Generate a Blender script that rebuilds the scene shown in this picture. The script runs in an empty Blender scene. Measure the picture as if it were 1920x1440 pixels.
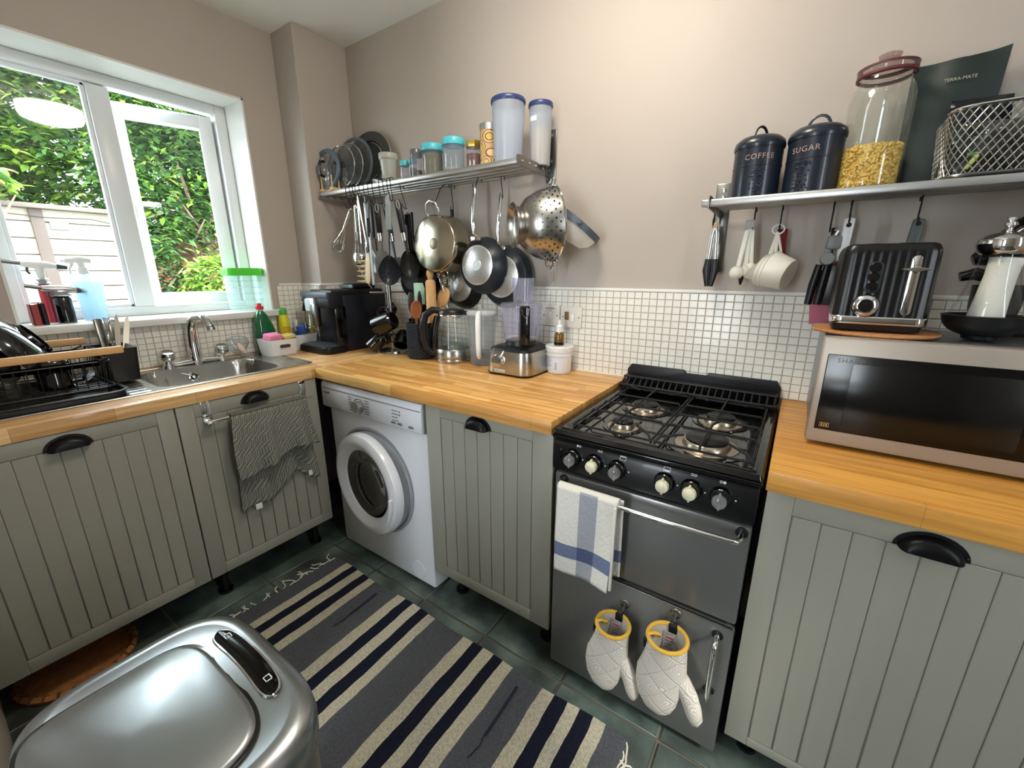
import bpy, bmesh, math, random
from mathutils import Vector, Matrix, Euler
PI = math.pi
S = bpy.context.scene
COL = S.collection
rnd = random.Random(7)
# ------------------------------------------------------------------ camera, sky, sun, exposure
cam_d = bpy.data.cameras.new('camera'); cam = bpy.data.objects.new('camera', cam_d); COL.objects.link(cam)
cam_d.sensor_width = 36.0; cam_d.lens = 36.0 * 777.3 / 1920; cam_d.clip_start = 0.02; cam_d.clip_end = 200
cam.location = (2.2722, -1.565, 1.2665); cam.rotation_euler = (math.radians(90 - 15.18), 0, math.radians(34.31))
S.camera = cam
S.view_settings.view_transform = 'Standard'; S.view_settings.look = 'None'; S.view_settings.gamma = 1
S.view_settings.use_curve_mapping = False; S.view_settings.exposure = 0.22
world = bpy.data.worlds.new('overcast_sky'); S.world = world; world.use_nodes = True
wn = world.node_tree; wn.nodes['Background'].inputs[0].default_value = (0.86, 0.94, 1.0, 1); wn.nodes['Background'].inputs[1].default_value = 16.0
sun_d = bpy.data.lights.new('sun', 'SUN'); sun_d.energy = 5.0; sun_d.angle = math.radians(8); sun_d.color = (1, .97, .9)
sun = bpy.data.objects.new('sun', sun_d); COL.objects.link(sun); sun.rotation_euler = (math.radians(18), math.radians(42), 0)
por_d = bpy.data.lights.new('window_portal', 'AREA'); por_d.shape = 'RECTANGLE'; por_d.size = .95; por_d.size_y = .98
por_d.cycles.is_portal = True
por = bpy.data.objects.new('window_portal', por_d); COL.objects.link(por); por.location = (-.36, -.895, 1.56); por.rotation_euler = (0, -PI / 2, 0)

por2_d = bpy.data.lights.new('rear_fill_portal', 'AREA'); por2_d.shape = 'RECTANGLE'; por2_d.size = .44; por2_d.size_y = 1.55; por2_d.cycles.is_portal = True  # portal for the added fill window in the rear wall
por2 = bpy.data.objects.new('rear_fill_portal', por2_d); COL.objects.link(por2); por2.location = (1.56, -3.42, 1.3); por2.rotation_euler = (PI / 2, 0, 0)
por3_d = bpy.data.lights.new('side_fill_portal', 'AREA'); por3_d.shape = 'RECTANGLE'; por3_d.size = 1.2; por3_d.size_y = .22; por3_d.cycles.is_portal = True  # portal for the added fill window in the right wall
por3 = bpy.data.objects.new('side_fill_portal', por3_d); COL.objects.link(por3); por3.location = (3.72, -1.37, 1.475); por3.rotation_euler = (0, PI / 2, 0)
# ------------------------------------------------------------------ materials
MATS = {}
def hexc(r, g, b):
    f = lambda c: (c / 255) / 12.92 if c / 255 <= .04045 else ((c / 255 + .055) / 1.055) ** 2.4
    return (f(r), f(g), f(b), 1)
def mat(name, rgb, rough=.5, metal=0, coat=0, trans=0, ior=1.45, emit=0, noise=0, nscale=20, bump=0, bscale=80, sss=0, aniso=0):
    if name in MATS: return MATS[name]
    m = bpy.data.materials.new(name); m.use_nodes = True; nt = m.node_tree; p = nt.nodes['Principled BSDF']
    c = hexc(*rgb)
    p.inputs['Base Color'].default_value = c; p.inputs['Roughness'].default_value = rough; p.inputs['Metallic'].default_value = metal
    p.inputs['Coat Weight'].default_value = coat; p.inputs['Transmission Weight'].default_value = trans; p.inputs['IOR'].default_value = ior
    if aniso: p.inputs['Anisotropic'].default_value = aniso
    if emit: p.inputs['Emission Color'].default_value = c; p.inputs['Emission Strength'].default_value = emit
    tc = nt.nodes.new('ShaderNodeTexCoord')
    if noise:
        n = nt.nodes.new('ShaderNodeTexNoise'); n.inputs['Scale'].default_value = nscale; n.inputs['Detail'].default_value = 4
        nt.links.new(tc.outputs['Object'], n.inputs['Vector'])
        mx = nt.nodes.new('ShaderNodeMix'); mx.data_type = 'RGBA'; mx.inputs[6].default_value = [v * (1 - noise) for v in c[:3]] + [1]
        mx.inputs[7].default_value = [min(1, v * (1 + noise)) for v in c[:3]] + [1]
        nt.links.new(n.outputs['Fac'], mx.inputs[0]); nt.links.new(mx.outputs[2], p.inputs['Base Color'])
    if bump:
        n = nt.nodes.new('ShaderNodeTexNoise'); n.inputs['Scale'].default_value = bscale; n.inputs['Detail'].default_value = 3
        nt.links.new(tc.outputs['Object'], n.inputs['Vector'])
        b = nt.nodes.new('ShaderNodeBump'); b.inputs['Strength'].default_value = bump; b.inputs['Distance'].default_value = .002
        nt.links.new(n.outputs['Fac'], b.inputs['Height']); nt.links.new(b.outputs[0], p.inputs['Normal'])
    MATS[name] = m; return m
def clear(name, rgb=(255, 255, 255), refl=.9, rough=.02, haze=0, ior=1.45):
    """thin clear glass or plastic: see-through with a fresnel reflection, haze = share of milky diffuse"""
    if name in MATS: return MATS[name]
    m = bpy.data.materials.new(name); m.use_nodes = True; nt = m.node_tree; nt.nodes.clear()
    o = nt.nodes.new('ShaderNodeOutputMaterial'); t = nt.nodes.new('ShaderNodeBsdfTransparent'); g = nt.nodes.new('ShaderNodeBsdfGlossy')
    t.inputs[0].default_value = hexc(*rgb); g.inputs['Roughness'].default_value = rough; g.inputs[0].default_value = (refl,) * 3 + (1,)
    f = nt.nodes.new('ShaderNodeFresnel'); gm_ = nt.nodes.new('ShaderNodeNewGeometry'); io = nt.nodes.new('ShaderNodeMix'); io.inputs[2].default_value = ior; io.inputs[3].default_value = 1 / ior
    nt.links.new(gm_.outputs['Backfacing'], io.inputs[0]); nt.links.new(io.outputs[0], f.inputs[0]);      # same mirror strength from both sides of a thin sheet
    mx = nt.nodes.new('ShaderNodeMixShader')
    base = t
    if haze:
        d = nt.nodes.new('ShaderNodeBsdfDiffuse'); d.inputs[0].default_value = hexc(*rgb); tr = nt.nodes.new('ShaderNodeBsdfTranslucent'); tr.inputs[0].default_value = hexc(*rgb)
        ad = nt.nodes.new('ShaderNodeMixShader'); ad.inputs[0].default_value = .4; nt.links.new(d.outputs[0], ad.inputs[1]); nt.links.new(tr.outputs[0], ad.inputs[2])
        m2 = nt.nodes.new('ShaderNodeMixShader'); m2.inputs[0].default_value = haze
        nt.links.new(t.outputs[0], m2.inputs[1]); nt.links.new(ad.outputs[0], m2.inputs[2]); base = m2
    nt.links.new(f.outputs[0], mx.inputs[0]); nt.links.new(base.outputs[0], mx.inputs[1]); nt.links.new(g.outputs[0], mx.inputs[2]); nt.links.new(mx.outputs[0], o.inputs[0])
    MATS[name] = m; return m
def nodes(m):
    nt = m.node_tree; return nt, nt.nodes['Principled BSDF']
def wood(name, c1, c2, c3, axis, stave=.042, length=.42, knots=0, rough=.42):
    """glued oak staves running along an axis, each a slightly different tone, with fine grain"""
    m = mat(name, c1, rough, coat=.15); nt, p = nodes(m); N = nt.nodes.new; L = nt.links.new
    tc = N('ShaderNodeTexCoord'); mp = N('ShaderNodeMapping'); L(tc.outputs['Object'], mp.inputs[0])
    if axis == 'y': mp.inputs['Rotation'].default_value = (0, 0, PI / 2)
    br = N('ShaderNodeTexBrick'); br.inputs['Scale'].default_value = 1; br.inputs['Mortar Size'].default_value = .0004; br.inputs['Brick Width'].default_value = length
    br.inputs['Row Height'].default_value = stave; br.offset = .37; br.offset_frequency = 3; br.squash = .7; br.squash_frequency = 2
    br.inputs['Color1'].default_value = hexc(*c1); br.inputs['Color2'].default_value = hexc(*c2); br.inputs['Mortar'].default_value = hexc(*c3); br.inputs['Bias'].default_value = -.1
    L(mp.outputs[0], br.inputs['Vector'])
    gr = N('ShaderNodeMapping'); gr.inputs['Scale'].default_value = (3.5, 60, 60); L(mp.outputs[0], gr.inputs[0])
    no = N('ShaderNodeTexNoise'); no.inputs['Scale'].default_value = 1; no.inputs['Detail'].default_value = 6; no.inputs['Distortion'].default_value = .6; L(gr.outputs[0], no.inputs['Vector'])
    cr = N('ShaderNodeValToRGB'); cr.color_ramp.elements[0].position = .3; cr.color_ramp.elements[0].color = (.55, .45, .35, 1); cr.color_ramp.elements[1].position = .62; cr.color_ramp.elements[1].color = (1, 1, 1, 1)
    L(no.outputs['Fac'], cr.inputs[0])
    mx = N('ShaderNodeMix'); mx.data_type = 'RGBA'; mx.blend_type = 'MULTIPLY'; mx.inputs[0].default_value = .75; L(br.outputs['Color'], mx.inputs[6]); L(cr.outputs[0], mx.inputs[7])
    out = mx.outputs[2]
    if knots:
        vo = N('ShaderNodeTexVoronoi'); vo.inputs['Scale'].default_value = 5.5; L(mp.outputs[0], vo.inputs['Vector'])
        c2r = N('ShaderNodeValToRGB'); c2r.color_ramp.elements[0].position = .05; c2r.color_ramp.elements[0].color = (.25, .13, .06, 1); c2r.color_ramp.elements[1].position = .13; c2r.color_ramp.elements[1].color = (1, 1, 1, 1)
        L(vo.outputs['Distance'], c2r.inputs[0]); m3 = N('ShaderNodeMix'); m3.data_type = 'RGBA'; m3.blend_type = 'MULTIPLY'; m3.inputs[0].default_value = .8
        L(out, m3.inputs[6]); L(c2r.outputs[0], m3.inputs[7]); out = m3.outputs[2]
    L(out, p.inputs['Base Color'])
    return m
paint = mat('taupe_paint', (179, 169, 159), .55, bump=.25, bscale=35)
ceil_m = mat('ceiling_white', (244, 245, 240), .8, bump=.15, bscale=60)
tile_m = mat('mosaic_cream', (233, 231, 222), .16, noise=.05, nscale=30)
grout_m = mat('grout', (182, 176, 162), .9)
whitetrim = mat('white_trim', (228, 228, 222), .35)
upvc = mat('upvc_white', (230, 234, 236), .28)
sage = mat('sage_paint', (148, 146, 134), .4, bump=.06, bscale=120, noise=.03, nscale=4)
sage_d = mat('sage_groove', (112, 112, 98), .6)
black_v = mat('black_void', (14, 14, 14), .9)
blk = mat('black_gloss', (10, 10, 11), .12, coat=.4)
blks = mat('black_satin', (17, 17, 19), .38)
blkm = mat('black_matte', (24, 24, 26), .7)
navyb = mat('navy_black', (22, 25, 34), .35)
steel = mat('brushed_steel', (178, 176, 170), .27, 1, noise=.12, nscale=6)
steel2 = mat('satin_steel_dark', (128, 128, 126), .3, 1, noise=.08, nscale=3)
chrome = mat('chrome', (225, 225, 225), .07, 1)
alu = mat('aluminium', (190, 190, 188), .36, 1)
white = mat('white_plastic', (232, 232, 230), .3)
whitem = mat('white_enamel', (226, 227, 232), .22, coat=.3)
cream = mat('cream_plastic', (226, 220, 190), .3)
oak_l = wood('oak_worktop', (240, 200, 142), (206, 156, 98), (150, 104, 58), 'y', stave=.03, length=.3)
oak_b = wood('oak_worktop_b', (244, 194, 116), (206, 146, 74), (150, 104, 58), 'x', stave=.03, length=.3)
oak_r = wood('oak_worktop_rustic', (224, 164, 78), (206, 144, 62), (160, 110, 50), 'x', stave=.12, length=2.2, knots=1)
oak_e = mat('oak_edge', (160, 108, 62), .45, noise=.2, nscale=12)
beech = mat('beech', (208, 164, 110), .5, noise=.12, nscale=25)
bamboo = mat('bamboo', (208, 172, 118), .5, noise=.1, nscale=25)
glass = clear('clear_glass', (251, 253, 252))
plast = clear('clear_plastic', (240, 240, 248), haze=.16)
frost = clear('frosted_plastic', (226, 234, 246), haze=.55, rough=.3)

# ------------------------------------------------------------------ mesh builder
def frame(d, up=Vector((0, 0, 1))):
    d = Vector(d).normalized()
    if abs(d.dot(up)) > .98: up = Vector((0, 1, 0))
    x = up.cross(d).normalized(); y = d.cross(x)
    return Matrix((x, y, d)).transposed().to_4x4()
class MB:
    def __init__(s): s.bm = bmesh.new()
    def tr(s, vs, M):
        if M is not None: bmesh.ops.transform(s.bm, matrix=M, verts=vs)
    def box(s, a, b, bev=0, M=None, seg=2):
        r = bmesh.ops.create_cube(s.bm, size=1); vs = r['verts']
        c = [(a[i] + b[i]) / 2 for i in range(3)]; d = [abs(b[i] - a[i]) for i in range(3)]
        bmesh.ops.transform(s.bm, matrix=Matrix.Translation(c) @ Matrix.Diagonal((*d, 1)), verts=vs)
        if bev:
            es = list({e for v in vs for e in v.link_edges}); n0 = set(s.bm.verts) - set(vs)
            bmesh.ops.bevel(s.bm, geom=es, offset=min(bev, min(d) * .48), segments=seg, affect='EDGES', profile=.5)
            vs = [v for v in s.bm.verts if v not in n0]
        s.tr(vs, M); return s
    def ring_surf(s, rings, closed=True, cap0=False, cap1=False):
        rv = []
        for ring in rings:
            rv.append([s.bm.verts.new(p) for p in ring])
        for a, b in zip(rv, rv[1:]):
            na, nb = len(a), len(b)
            if na == nb:
                if na == 1: continue
                for i in range(na if closed else na - 1):
                    j = (i + 1) % na; s.bm.faces.new((a[i], a[j], b[j], b[i]))
            elif na == 1:
                for i in range(nb): s.bm.faces.new((a[0], b[(i + 1) % nb], b[i]))
            elif nb == 1:
                for i in range(na): s.bm.faces.new((a[i], a[(i + 1) % na], b[0]))
        if cap0 and len(rv[0]) > 2: s.bm.faces.new(rv[0][::-1])
        if cap1 and len(rv[-1]) > 2: s.bm.faces.new(rv[-1])
        return s
    def lathe(s, prof, c=(0, 0, 0), n=24, M=None, cap=False, sx=1, sy=1):
        T = Matrix.Translation(c) if M is None else Matrix.Translation(c) @ M
        rings = []
        for r, z in prof:
            if r < 1e-6: rings.append([T @ Vector((0, 0, z))])
            else: rings.append([T @ Vector((r * sx * math.cos(2 * PI * k / n), r * sy * math.sin(2 * PI * k / n), z)) for k in range(n)])
        return s.ring_surf(rings, True, cap, cap)
    def cyl(s, p0, p1, r0, r1=None, n=16):
        p0 = Vector(p0); p1 = Vector(p1); r1 = r0 if r1 is None else r1
        return s.lathe([(0, 0), (r0, 0), (r1, (p1 - p0).length), (0, (p1 - p0).length)], p0, n, frame(p1 - p0))
    def tube(s, pts, r, n=8, closed=False, flat=1):
        pts = [Vector(p) for p in pts]; rings = []; N = len(pts); up = None
        for i, p in enumerate(pts):
            a = pts[(i - 1) % N] if (closed or i) else p; b = pts[(i + 1) % N] if (closed or i < N - 1) else p
            t = (b - a).normalized()
            if up is None:
                up = Vector((0, 0, 1)) if abs(t.z) < .9 else Vector((0, 1, 0))
            x = up.cross(t)
            if x.length < 1e-4: x = Vector((1, 0, 0)).cross(t)
            x.normalize(); y = t.cross(x).normalized(); up = y
            rr = r[i] if isinstance(r, (list, tuple)) else r
            rings.append([p + x * rr * math.cos(2 * PI * k / n) + y * rr * flat * math.sin(2 * PI * k / n) for k in range(n)])
        if closed: rings.append(rings[0]); 
        if closed:
            rv = [[s.bm.verts.new(q) for q in g] for g in rings[:-1]]
            for i in range(N):
                a, b = rv[i], rv[(i + 1) % N]
                for k in range(n): s.bm.faces.new((a[k], a[(k + 1) % n], b[(k + 1) % n], b[k]))
            return s
        return s.ring_surf(rings, True, True, True)
    def prism(s, poly, z0, z1, M=None, bev=0):
        """poly in xy, extruded in z"""
        vb = [s.bm.verts.new((x, y, z0)) for x, y in poly]; vt = [s.bm.verts.new((x, y, z1)) for x, y in poly]
        n = len(poly); fs = [s.bm.faces.new(vb[::-1]), s.bm.faces.new(vt)]
        for i in range(n): fs.append(s.bm.faces.new((vb[i], vb[(i + 1) % n], vt[(i + 1) % n], vt[i])))
        vs = vb + vt
        if bev:
            n0 = set(s.bm.verts) - set(vs); es = [e for e in fs[0].edges] + [e for e in fs[1].edges]
            bmesh.ops.bevel(s.bm, geom=es, offset=bev, segments=2, affect='EDGES', profile=.5)
            vs = [v for v in s.bm.verts if v not in n0]
        s.tr(vs, M); return s
    def ell(s, c, r, n=16, m=10, M=None, t0=0, t1=PI):
        T = Matrix.Translation(c) @ (M or Matrix()); rings = []
        for j in range(m + 1):
            th = t0 + (t1 - t0) * j / m
            if math.sin(th) < 1e-4: rings.append([T @ Vector((0, 0, r[2] * math.cos(th)))])
            else: rings.append([T @ Vector((r[0] * math.sin(th) * math.cos(2 * PI * k / n), r[1] * math.sin(th) * math.sin(2 * PI * k / n), r[2] * math.cos(th))) for k in range(n)])
        return s.ring_surf(rings)
    def grid(s, fn, nu, nv, thick=0):
        g = [[s.bm.verts.new(fn(i / nu, j / nv)) for i in range(nu + 1)] for j in range(nv + 1)]
        fs = [s.bm.faces.new((g[j][i], g[j][i + 1], g[j + 1][i + 1], g[j + 1][i])) for j in range(nv) for i in range(nu)]
        if thick: bmesh.ops.solidify(s.bm, geom=fs, thickness=thick)
        return s
    def build(s, name, m, parent=None, W=False, smooth=True, ang=40, label=None, stuff=False):
        bm = s.bm
        if W and parent is not None: bmesh.ops.transform(bm, matrix=WM[parent.name].inverted(), verts=bm.verts[:])
        bmesh.ops.recalc_face_normals(bm, faces=bm.faces[:])
        me = bpy.data.meshes.new(name); bm.to_mesh(me); bm.free()
        me.materials.append(m)
        if smooth:
            for p in me.polygons: p.use_smooth = True
            me.set_sharp_from_angle(angle=math.radians(ang))
        o = bpy.data.objects.new(name, me); COL.objects.link(o)
        if parent is not None: o.parent = parent; WM[o.name] = WM[parent.name]
        else: WM[o.name] = Matrix()
        if label: o['label'] = label
        if stuff: o['kind'] = 'stuff'
        return o
WM = {}
def thing(name, label, cat, loc=(0, 0, 0), rz=0, group=None, rot=None):
    o = bpy.data.objects.new(name, None); COL.objects.link(o); o.location = loc; o.rotation_euler = rot or (0, 0, rz)
    o.empty_display_size = .05
    o['label'] = label; o['category'] = cat
    if group: o['group'] = group
    WM[o.name] = Matrix.Translation(loc) @ Euler(rot or (0, 0, rz)).to_matrix().to_4x4()
    return o
def tag(o, label, cat, group=None):
    o['label'] = label; o['category'] = cat
    if group: o['group'] = group
    return o
def struct(o): o['kind'] = 'structure'; return o
def copy_tree(o, parent=None):
    c = o.copy(); COL.objects.link(c); WM[c.name] = WM[o.name]
    if parent is not None: c.parent = parent
    for ch in [x for x in bpy.data.objects if x.parent == o]: copy_tree(ch, c)
    return c
def rrect(x0, y0, x1, y1, r, n=5):
    out = []
    for cx, cy, a in ((x1 - r, y1 - r, 0), (x0 + r, y1 - r, 90), (x0 + r, y0 + r, 180), (x1 - r, y0 + r, 270)):
        for k in range(n + 1):
            t = math.radians(a + 90 * k / n); out.append((cx + r * math.cos(t), cy + r * math.sin(t)))
    return out
def text_obj(name, s, size, m, parent, M, bend=None, extr=.0004, align='CENTER', spacing=1):
    """lettering as thin real geometry; M places its xy-plane, bend = radius wraps it round a can"""
    cu = bpy.data.curves.new(name, 'FONT'); cu.body = s; cu.size = size; cu.extrude = extr; cu.align_x = align; cu.space_character = spacing; cu.resolution_u = 3
    t = bpy.data.objects.new(name + '_c', cu); COL.objects.link(t)
    dg = bpy.context.evaluated_depsgraph_get(); me = bpy.data.meshes.new_from_object(t.evaluated_get(dg))
    bpy.data.objects.remove(t)
    for v in me.vertices:
        co = v.co.copy()
        if bend: a = co.x / bend; co = Vector((bend * math.sin(a), co.y, co.z + bend * math.cos(a) - bend))
        v.co = M @ co
    me.materials.clear(); me.materials.append(m)
    o = bpy.data.objects.new(name, me); COL.objects.link(o); o.parent = parent; WM[o.name] = WM[parent.name]
    return o
FRONT = Matrix(((1, 0, 0, 0), (0, 0, -1, 0), (0, 1, 0, 0), (0, 0, 0, 1)))      # xy plane -> wall-facing xz plane, normal -y
def at(p, M=FRONT): return Matrix.Translation(p) @ M
# ------------------------------------------------------------------ room shell
ZC = 2.36; ZW = .867
b = MB(); b.box((-.3, 0, -.1), (3.6, .12, ZC + .1)); wall_back = struct(b.build('wall_back', paint, smooth=False))
wy0, wy1, wz0, wz1 = -1.338, -.452, 1.05, 2.04
b = MB()
b.box((-.26, -1.8, -.1), (0, wy0, ZC + .1)); b.box((-.26, wy1, -.1), (0, 0, ZC + .1)); b.box((-.26, wy0, -.1), (0, wy1, wz0)); b.box((-.26, wy0, wz1), (0, wy1, ZC + .1))
wall_left = struct(b.build('wall_left', paint, smooth=False))
b = MB(); b.box((0, -.28, .8), (.182, 0, ZC), .004); pil = struct(b.build('trim_1', paint, smooth=False)); pil['label'] = 'boxed-in pipe column in the corner'
b = MB(); b.box((-.02, -1.76, -.02), (1.25, -1.645, ZC)); struct(b.build('wall_near', paint, smooth=False))
b = MB(); b.box((.9, -3.3, -.02), (1.02, -1.76, ZC)); struct(b.build('wall_passage', paint, smooth=False))
b = MB()      # wall behind the photographer, with a narrow window added to let in fill light
b.box((.9, -3.4, -.1), (1.32, -3.3, ZC + .1)); b.box((1.80, -3.4, -.1), (3.7, -3.3, ZC + .1)); b.box((1.32, -3.4, 2.1), (1.80, -3.3, ZC + .1)); b.box((1.32, -3.4, -.1), (1.80, -3.3, .5))
struct(b.build('wall_rear', paint, smooth=False))
b = MB()
for a, c, d, e in ((1.32, 1.35, .5, 2.1), (1.77, 1.80, .5, 2.1), (1.32, 1.80, .5, .54), (1.32, 1.80, 2.06, 2.1)): b.box((a, -3.38, d), (c, -3.32, e), .004)
struct(b.build('fill_window_rear', upvc))  # frame of the added rear window, out of view
b = MB(); b.box((3.6, -3.4, -.1), (3.7, -1.5, ZC + .1)); b.box((3.6, -1.24, -.1), (3.7, .12, ZC + .1)); b.box((3.6, -1.5, -.1), (3.7, -1.24, .85)); b.box((3.6, -1.5, 2.1), (3.7, -1.24, ZC + .1)); struct(b.build('wall_right', paint, smooth=False))  # unseen opening added so sky light reaches the left cabinets
b = MB()
for a, c, d, e in ((-1.5, -1.47, .85, 2.1), (-1.27, -1.24, .85, 2.1), (-1.5, -1.24, .85, .88), (-1.5, -1.24, 2.07, 2.1)): b.box((3.62, a, d), (3.68, c, e), .004)
struct(b.build('fill_window_side', upvc))  # frame of the added side window, out of view
b = MB(); b.box((-.26, -3.4, ZC), (3.7, .12, ZC + .12)); struct(b.build('ceiling', ceil_m, smooth=False))
# floor of slate tiles
slate = mat('slate', (66, 74, 69), .42)
nt, p = nodes(slate)
def slate_nodes():
    N = nt.nodes.new; L = nt.links.new; tc = N('ShaderNodeTexCoord'); geo = N('ShaderNodeNewGeometry')
    n1 = N('ShaderNodeTexNoise'); n1.inputs['Scale'].default_value = 6; n1.inputs['Detail'].default_value = 6; L(geo.outputs['Position'], n1.inputs['Vector'])
    cr = N('ShaderNodeValToRGB'); e = cr.color_ramp.elements; e[0].position = .32; e[0].color = hexc(52, 54, 50); e[1].position = .7; e[1].color = hexc(112, 128, 118)
    x = e.new(.5); x.color = hexc(76, 88, 82); L(n1.outputs['Fac'], cr.inputs[0]); L(cr.outputs[0], p.inputs['Base Color'])
    n2 = N('ShaderNodeTexNoise'); n2.inputs['Scale'].default_value = 25; n2.inputs['Detail'].default_value = 8; L(geo.outputs['Position'], n2.inputs['Vector'])
    bu = N('ShaderNodeBump'); bu.inputs['Strength'].default_value = .5; bu.inputs['Distance'].default_value = .004; L(n2.outputs['Fac'], bu.inputs['Height']); L(bu.outputs[0], p.inputs['Normal'])
slate_nodes()
b = MB(); b.box((-.26, -3.4, -.08), (3.7, .12, -.006)); floor = struct(b.build('floor', mat('floor_grout', (96, 92, 80), .9), smooth=False))
b = MB(); b.box((-.149, -.149, -.006), (.149, .149, 0), .003, seg=1); ft = b.build('slate_tile', slate, floor)
tx0 = 1.21 - .305 * 4 + .1525; first = True
for i in range(12):
    for j in range(11):
        x = tx0 + .305 * i; y = -.625 + .1525 + .305 * 2 - .305 * j - .305
        if x > 3.6 or y > .1: continue
        o = ft if first else ft.copy()
        if not first: COL.objects.link(o); WM[o.name] = Matrix()
        first = False
        o.location = (x, y, rnd.uniform(-.001, .001)); o.rotation_euler = (rnd.uniform(-.003, .003), rnd.uniform(-.003, .003), 0)

# mosaic splashback: a base strip of grout, the nearest 300 tiles singly, the rest joined
PX, PZ, NR = .0276, .0250, 13
def tile_geo(w, h, t=.004, c=.0012):
    v = [(-w, 0, -h), (w, 0, -h), (w, 0, h), (-w, 0, h), (-w, -t + c, -h), (w, -t + c, -h), (w, -t + c, h), (-w, -t + c, h), (-w + c, -t, -h + c), (w - c, -t, -h + c), (w - c, -t, h - c), (-w + c, -t, h - c)]
    f = [(0, 1, 5, 4), (1, 2, 6, 5), (2, 3, 7, 6), (3, 0, 4, 7), (4, 5, 9, 8), (5, 6, 10, 9), (6, 7, 11, 10), (7, 4, 8, 11), (8, 9, 10, 11)]
    return v, f
TV, TF = tile_geo(PX / 2 - .0010, PZ / 2 - .0010)
tme = bpy.data.meshes.new('tile'); tme.from_pydata(TV, [], TF); tme.materials.append(tile_m)
camv = Vector(cam.location)
def lay_tiles(wall, spots, rot):
    """spots = list of centre points; rot = z rotation of the tile (0 = facing -y)"""
    spots = sorted(spots, key=lambda q: q[1]); R = Matrix.Rotation(rot, 4, 'Z')
    for (c, d) in spots[:300]:
        o = bpy.data.objects.new('tile', tme); COL.objects.link(o); o.parent = wall; o.location = c; o.rotation_euler = (rnd.uniform(-.006, .006), 0, rot + rnd.uniform(-.006, .006))
    vs, fs = [], []
    for (c, d) in spots[300:]:
        k = len(vs); M = Matrix.Translation(c) @ R @ Euler((rnd.uniform(-.006, .006), 0, rnd.uniform(-.006, .006))).to_matrix().to_4x4()
        vs += [tuple(M @ Vector(v)) for v in TV]; fs += [tuple(k + i for i in f) for f in TF]
    if vs:
        me = bpy.data.meshes.new('tile_field'); me.from_pydata(vs, [], fs); me.materials.append(tile_m)
        o = bpy.data.objects.new('tile_field', me); COL.objects.link(o); o.parent = wall; o['kind'] = 'stuff'
z0 = ZW + .002
b = MB(); b.box((.182, -.006, ZW - .06), (3.6, 0, z0 + NR * PZ)); b.build('grout_bed', grout_m, wall_back, smooth=False)
sp = []
for r in range(NR):
    for c in range(int((3.1 - .182) / PX)):
        q = Vector((.19 + PX * (c + .5), -.006, z0 + PZ * (r + .5)))
        hid = (1.77 < q.x < 2.24 and q.z < .90) or (q.x > 2.36 and q.z < 1.12) or q.x > 2.75 or (q.x < 1.45 and q.z < .99)
        sp.append((q, (q - camv).length + (9 if hid else 0)))
lay_tiles(wall_back, sp, 0)
b = MB(); b.box((.182, -.012, z0 + NR * PZ), (3.6, 0, z0 + NR * PZ + .012), .003); b.build('tile_edging', whitetrim, wall_back)
b = MB(); b.box((.182, -.012, ZW - .002), (1.757, -.004, ZW + .005), .002); b.build('sealant', whitetrim, wall_back)
# window wall tiles
b = MB(); b.box((0, -1.645, ZW - .05), (.006, wy0 - .03, z0 + NR * PZ)); b.box((0, wy0 - .031, ZW - .05), (.006, wy1 + .03, 1.04)); b.box((0, wy1 + .03, ZW - .05), (.006, -.28, z0 + NR * PZ)); b.build('grout_bed', grout_m, wall_left, smooth=False)
sp = []
for r in range(NR):
    for c in range(50):
        q = Vector((.006, -.285 - PX * (c + .5), z0 + PZ * (r + .5)))
        if q.y < -1.64: continue
        if wy0 - .04 < q.y < wy1 + .04 and q.z > 1.035: continue
        sp.append((q, (q - camv).length + (5 if q.y < -1.36 and q.z < 1.0 else 0)))
lay_tiles(wall_left, sp, PI / 2)
b = MB()
for ya, yb in ((-1.645, wy0 - .04), (wy1 + .04, -.28)): b.box((0, ya, z0 + NR * PZ), (.012, yb, z0 + NR * PZ + .012), .003)
b.build('tile_edging', whitetrim, wall_left)
# tiles round the pipe column
b = MB(); b.box((.182, -.28, ZW - .05), (.186, -.006, z0 + NR * PZ)); b.box((.006, -.286, ZW - .05), (.186, -.28, z0 + NR * PZ)); b.build('grout_bed', grout_m, pil, smooth=False)
sp = []
for r in range(NR):
    for c in range(9): sp.append((Vector((.186, -.012 - PX * (c + .5), z0 + PZ * (r + .5))), 9, PI / 2))
    for c in range(6): sp.append((Vector((.012 + PX * (c + .5), -.286, z0 + PZ * (r + .5))), 1, 0))
for q, d, rt in sp:
    o = bpy.data.objects.new('tile', tme); COL.objects.link(o); o.parent = pil; o.location = q; o.rotation_euler = (0, 0, rt)
b = MB(); b.box((.006, -.292, z0 + NR * PZ), (.192, 0, z0 + NR * PZ + .012), .003); b.build('tile_edging', whitetrim, pil)

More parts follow.
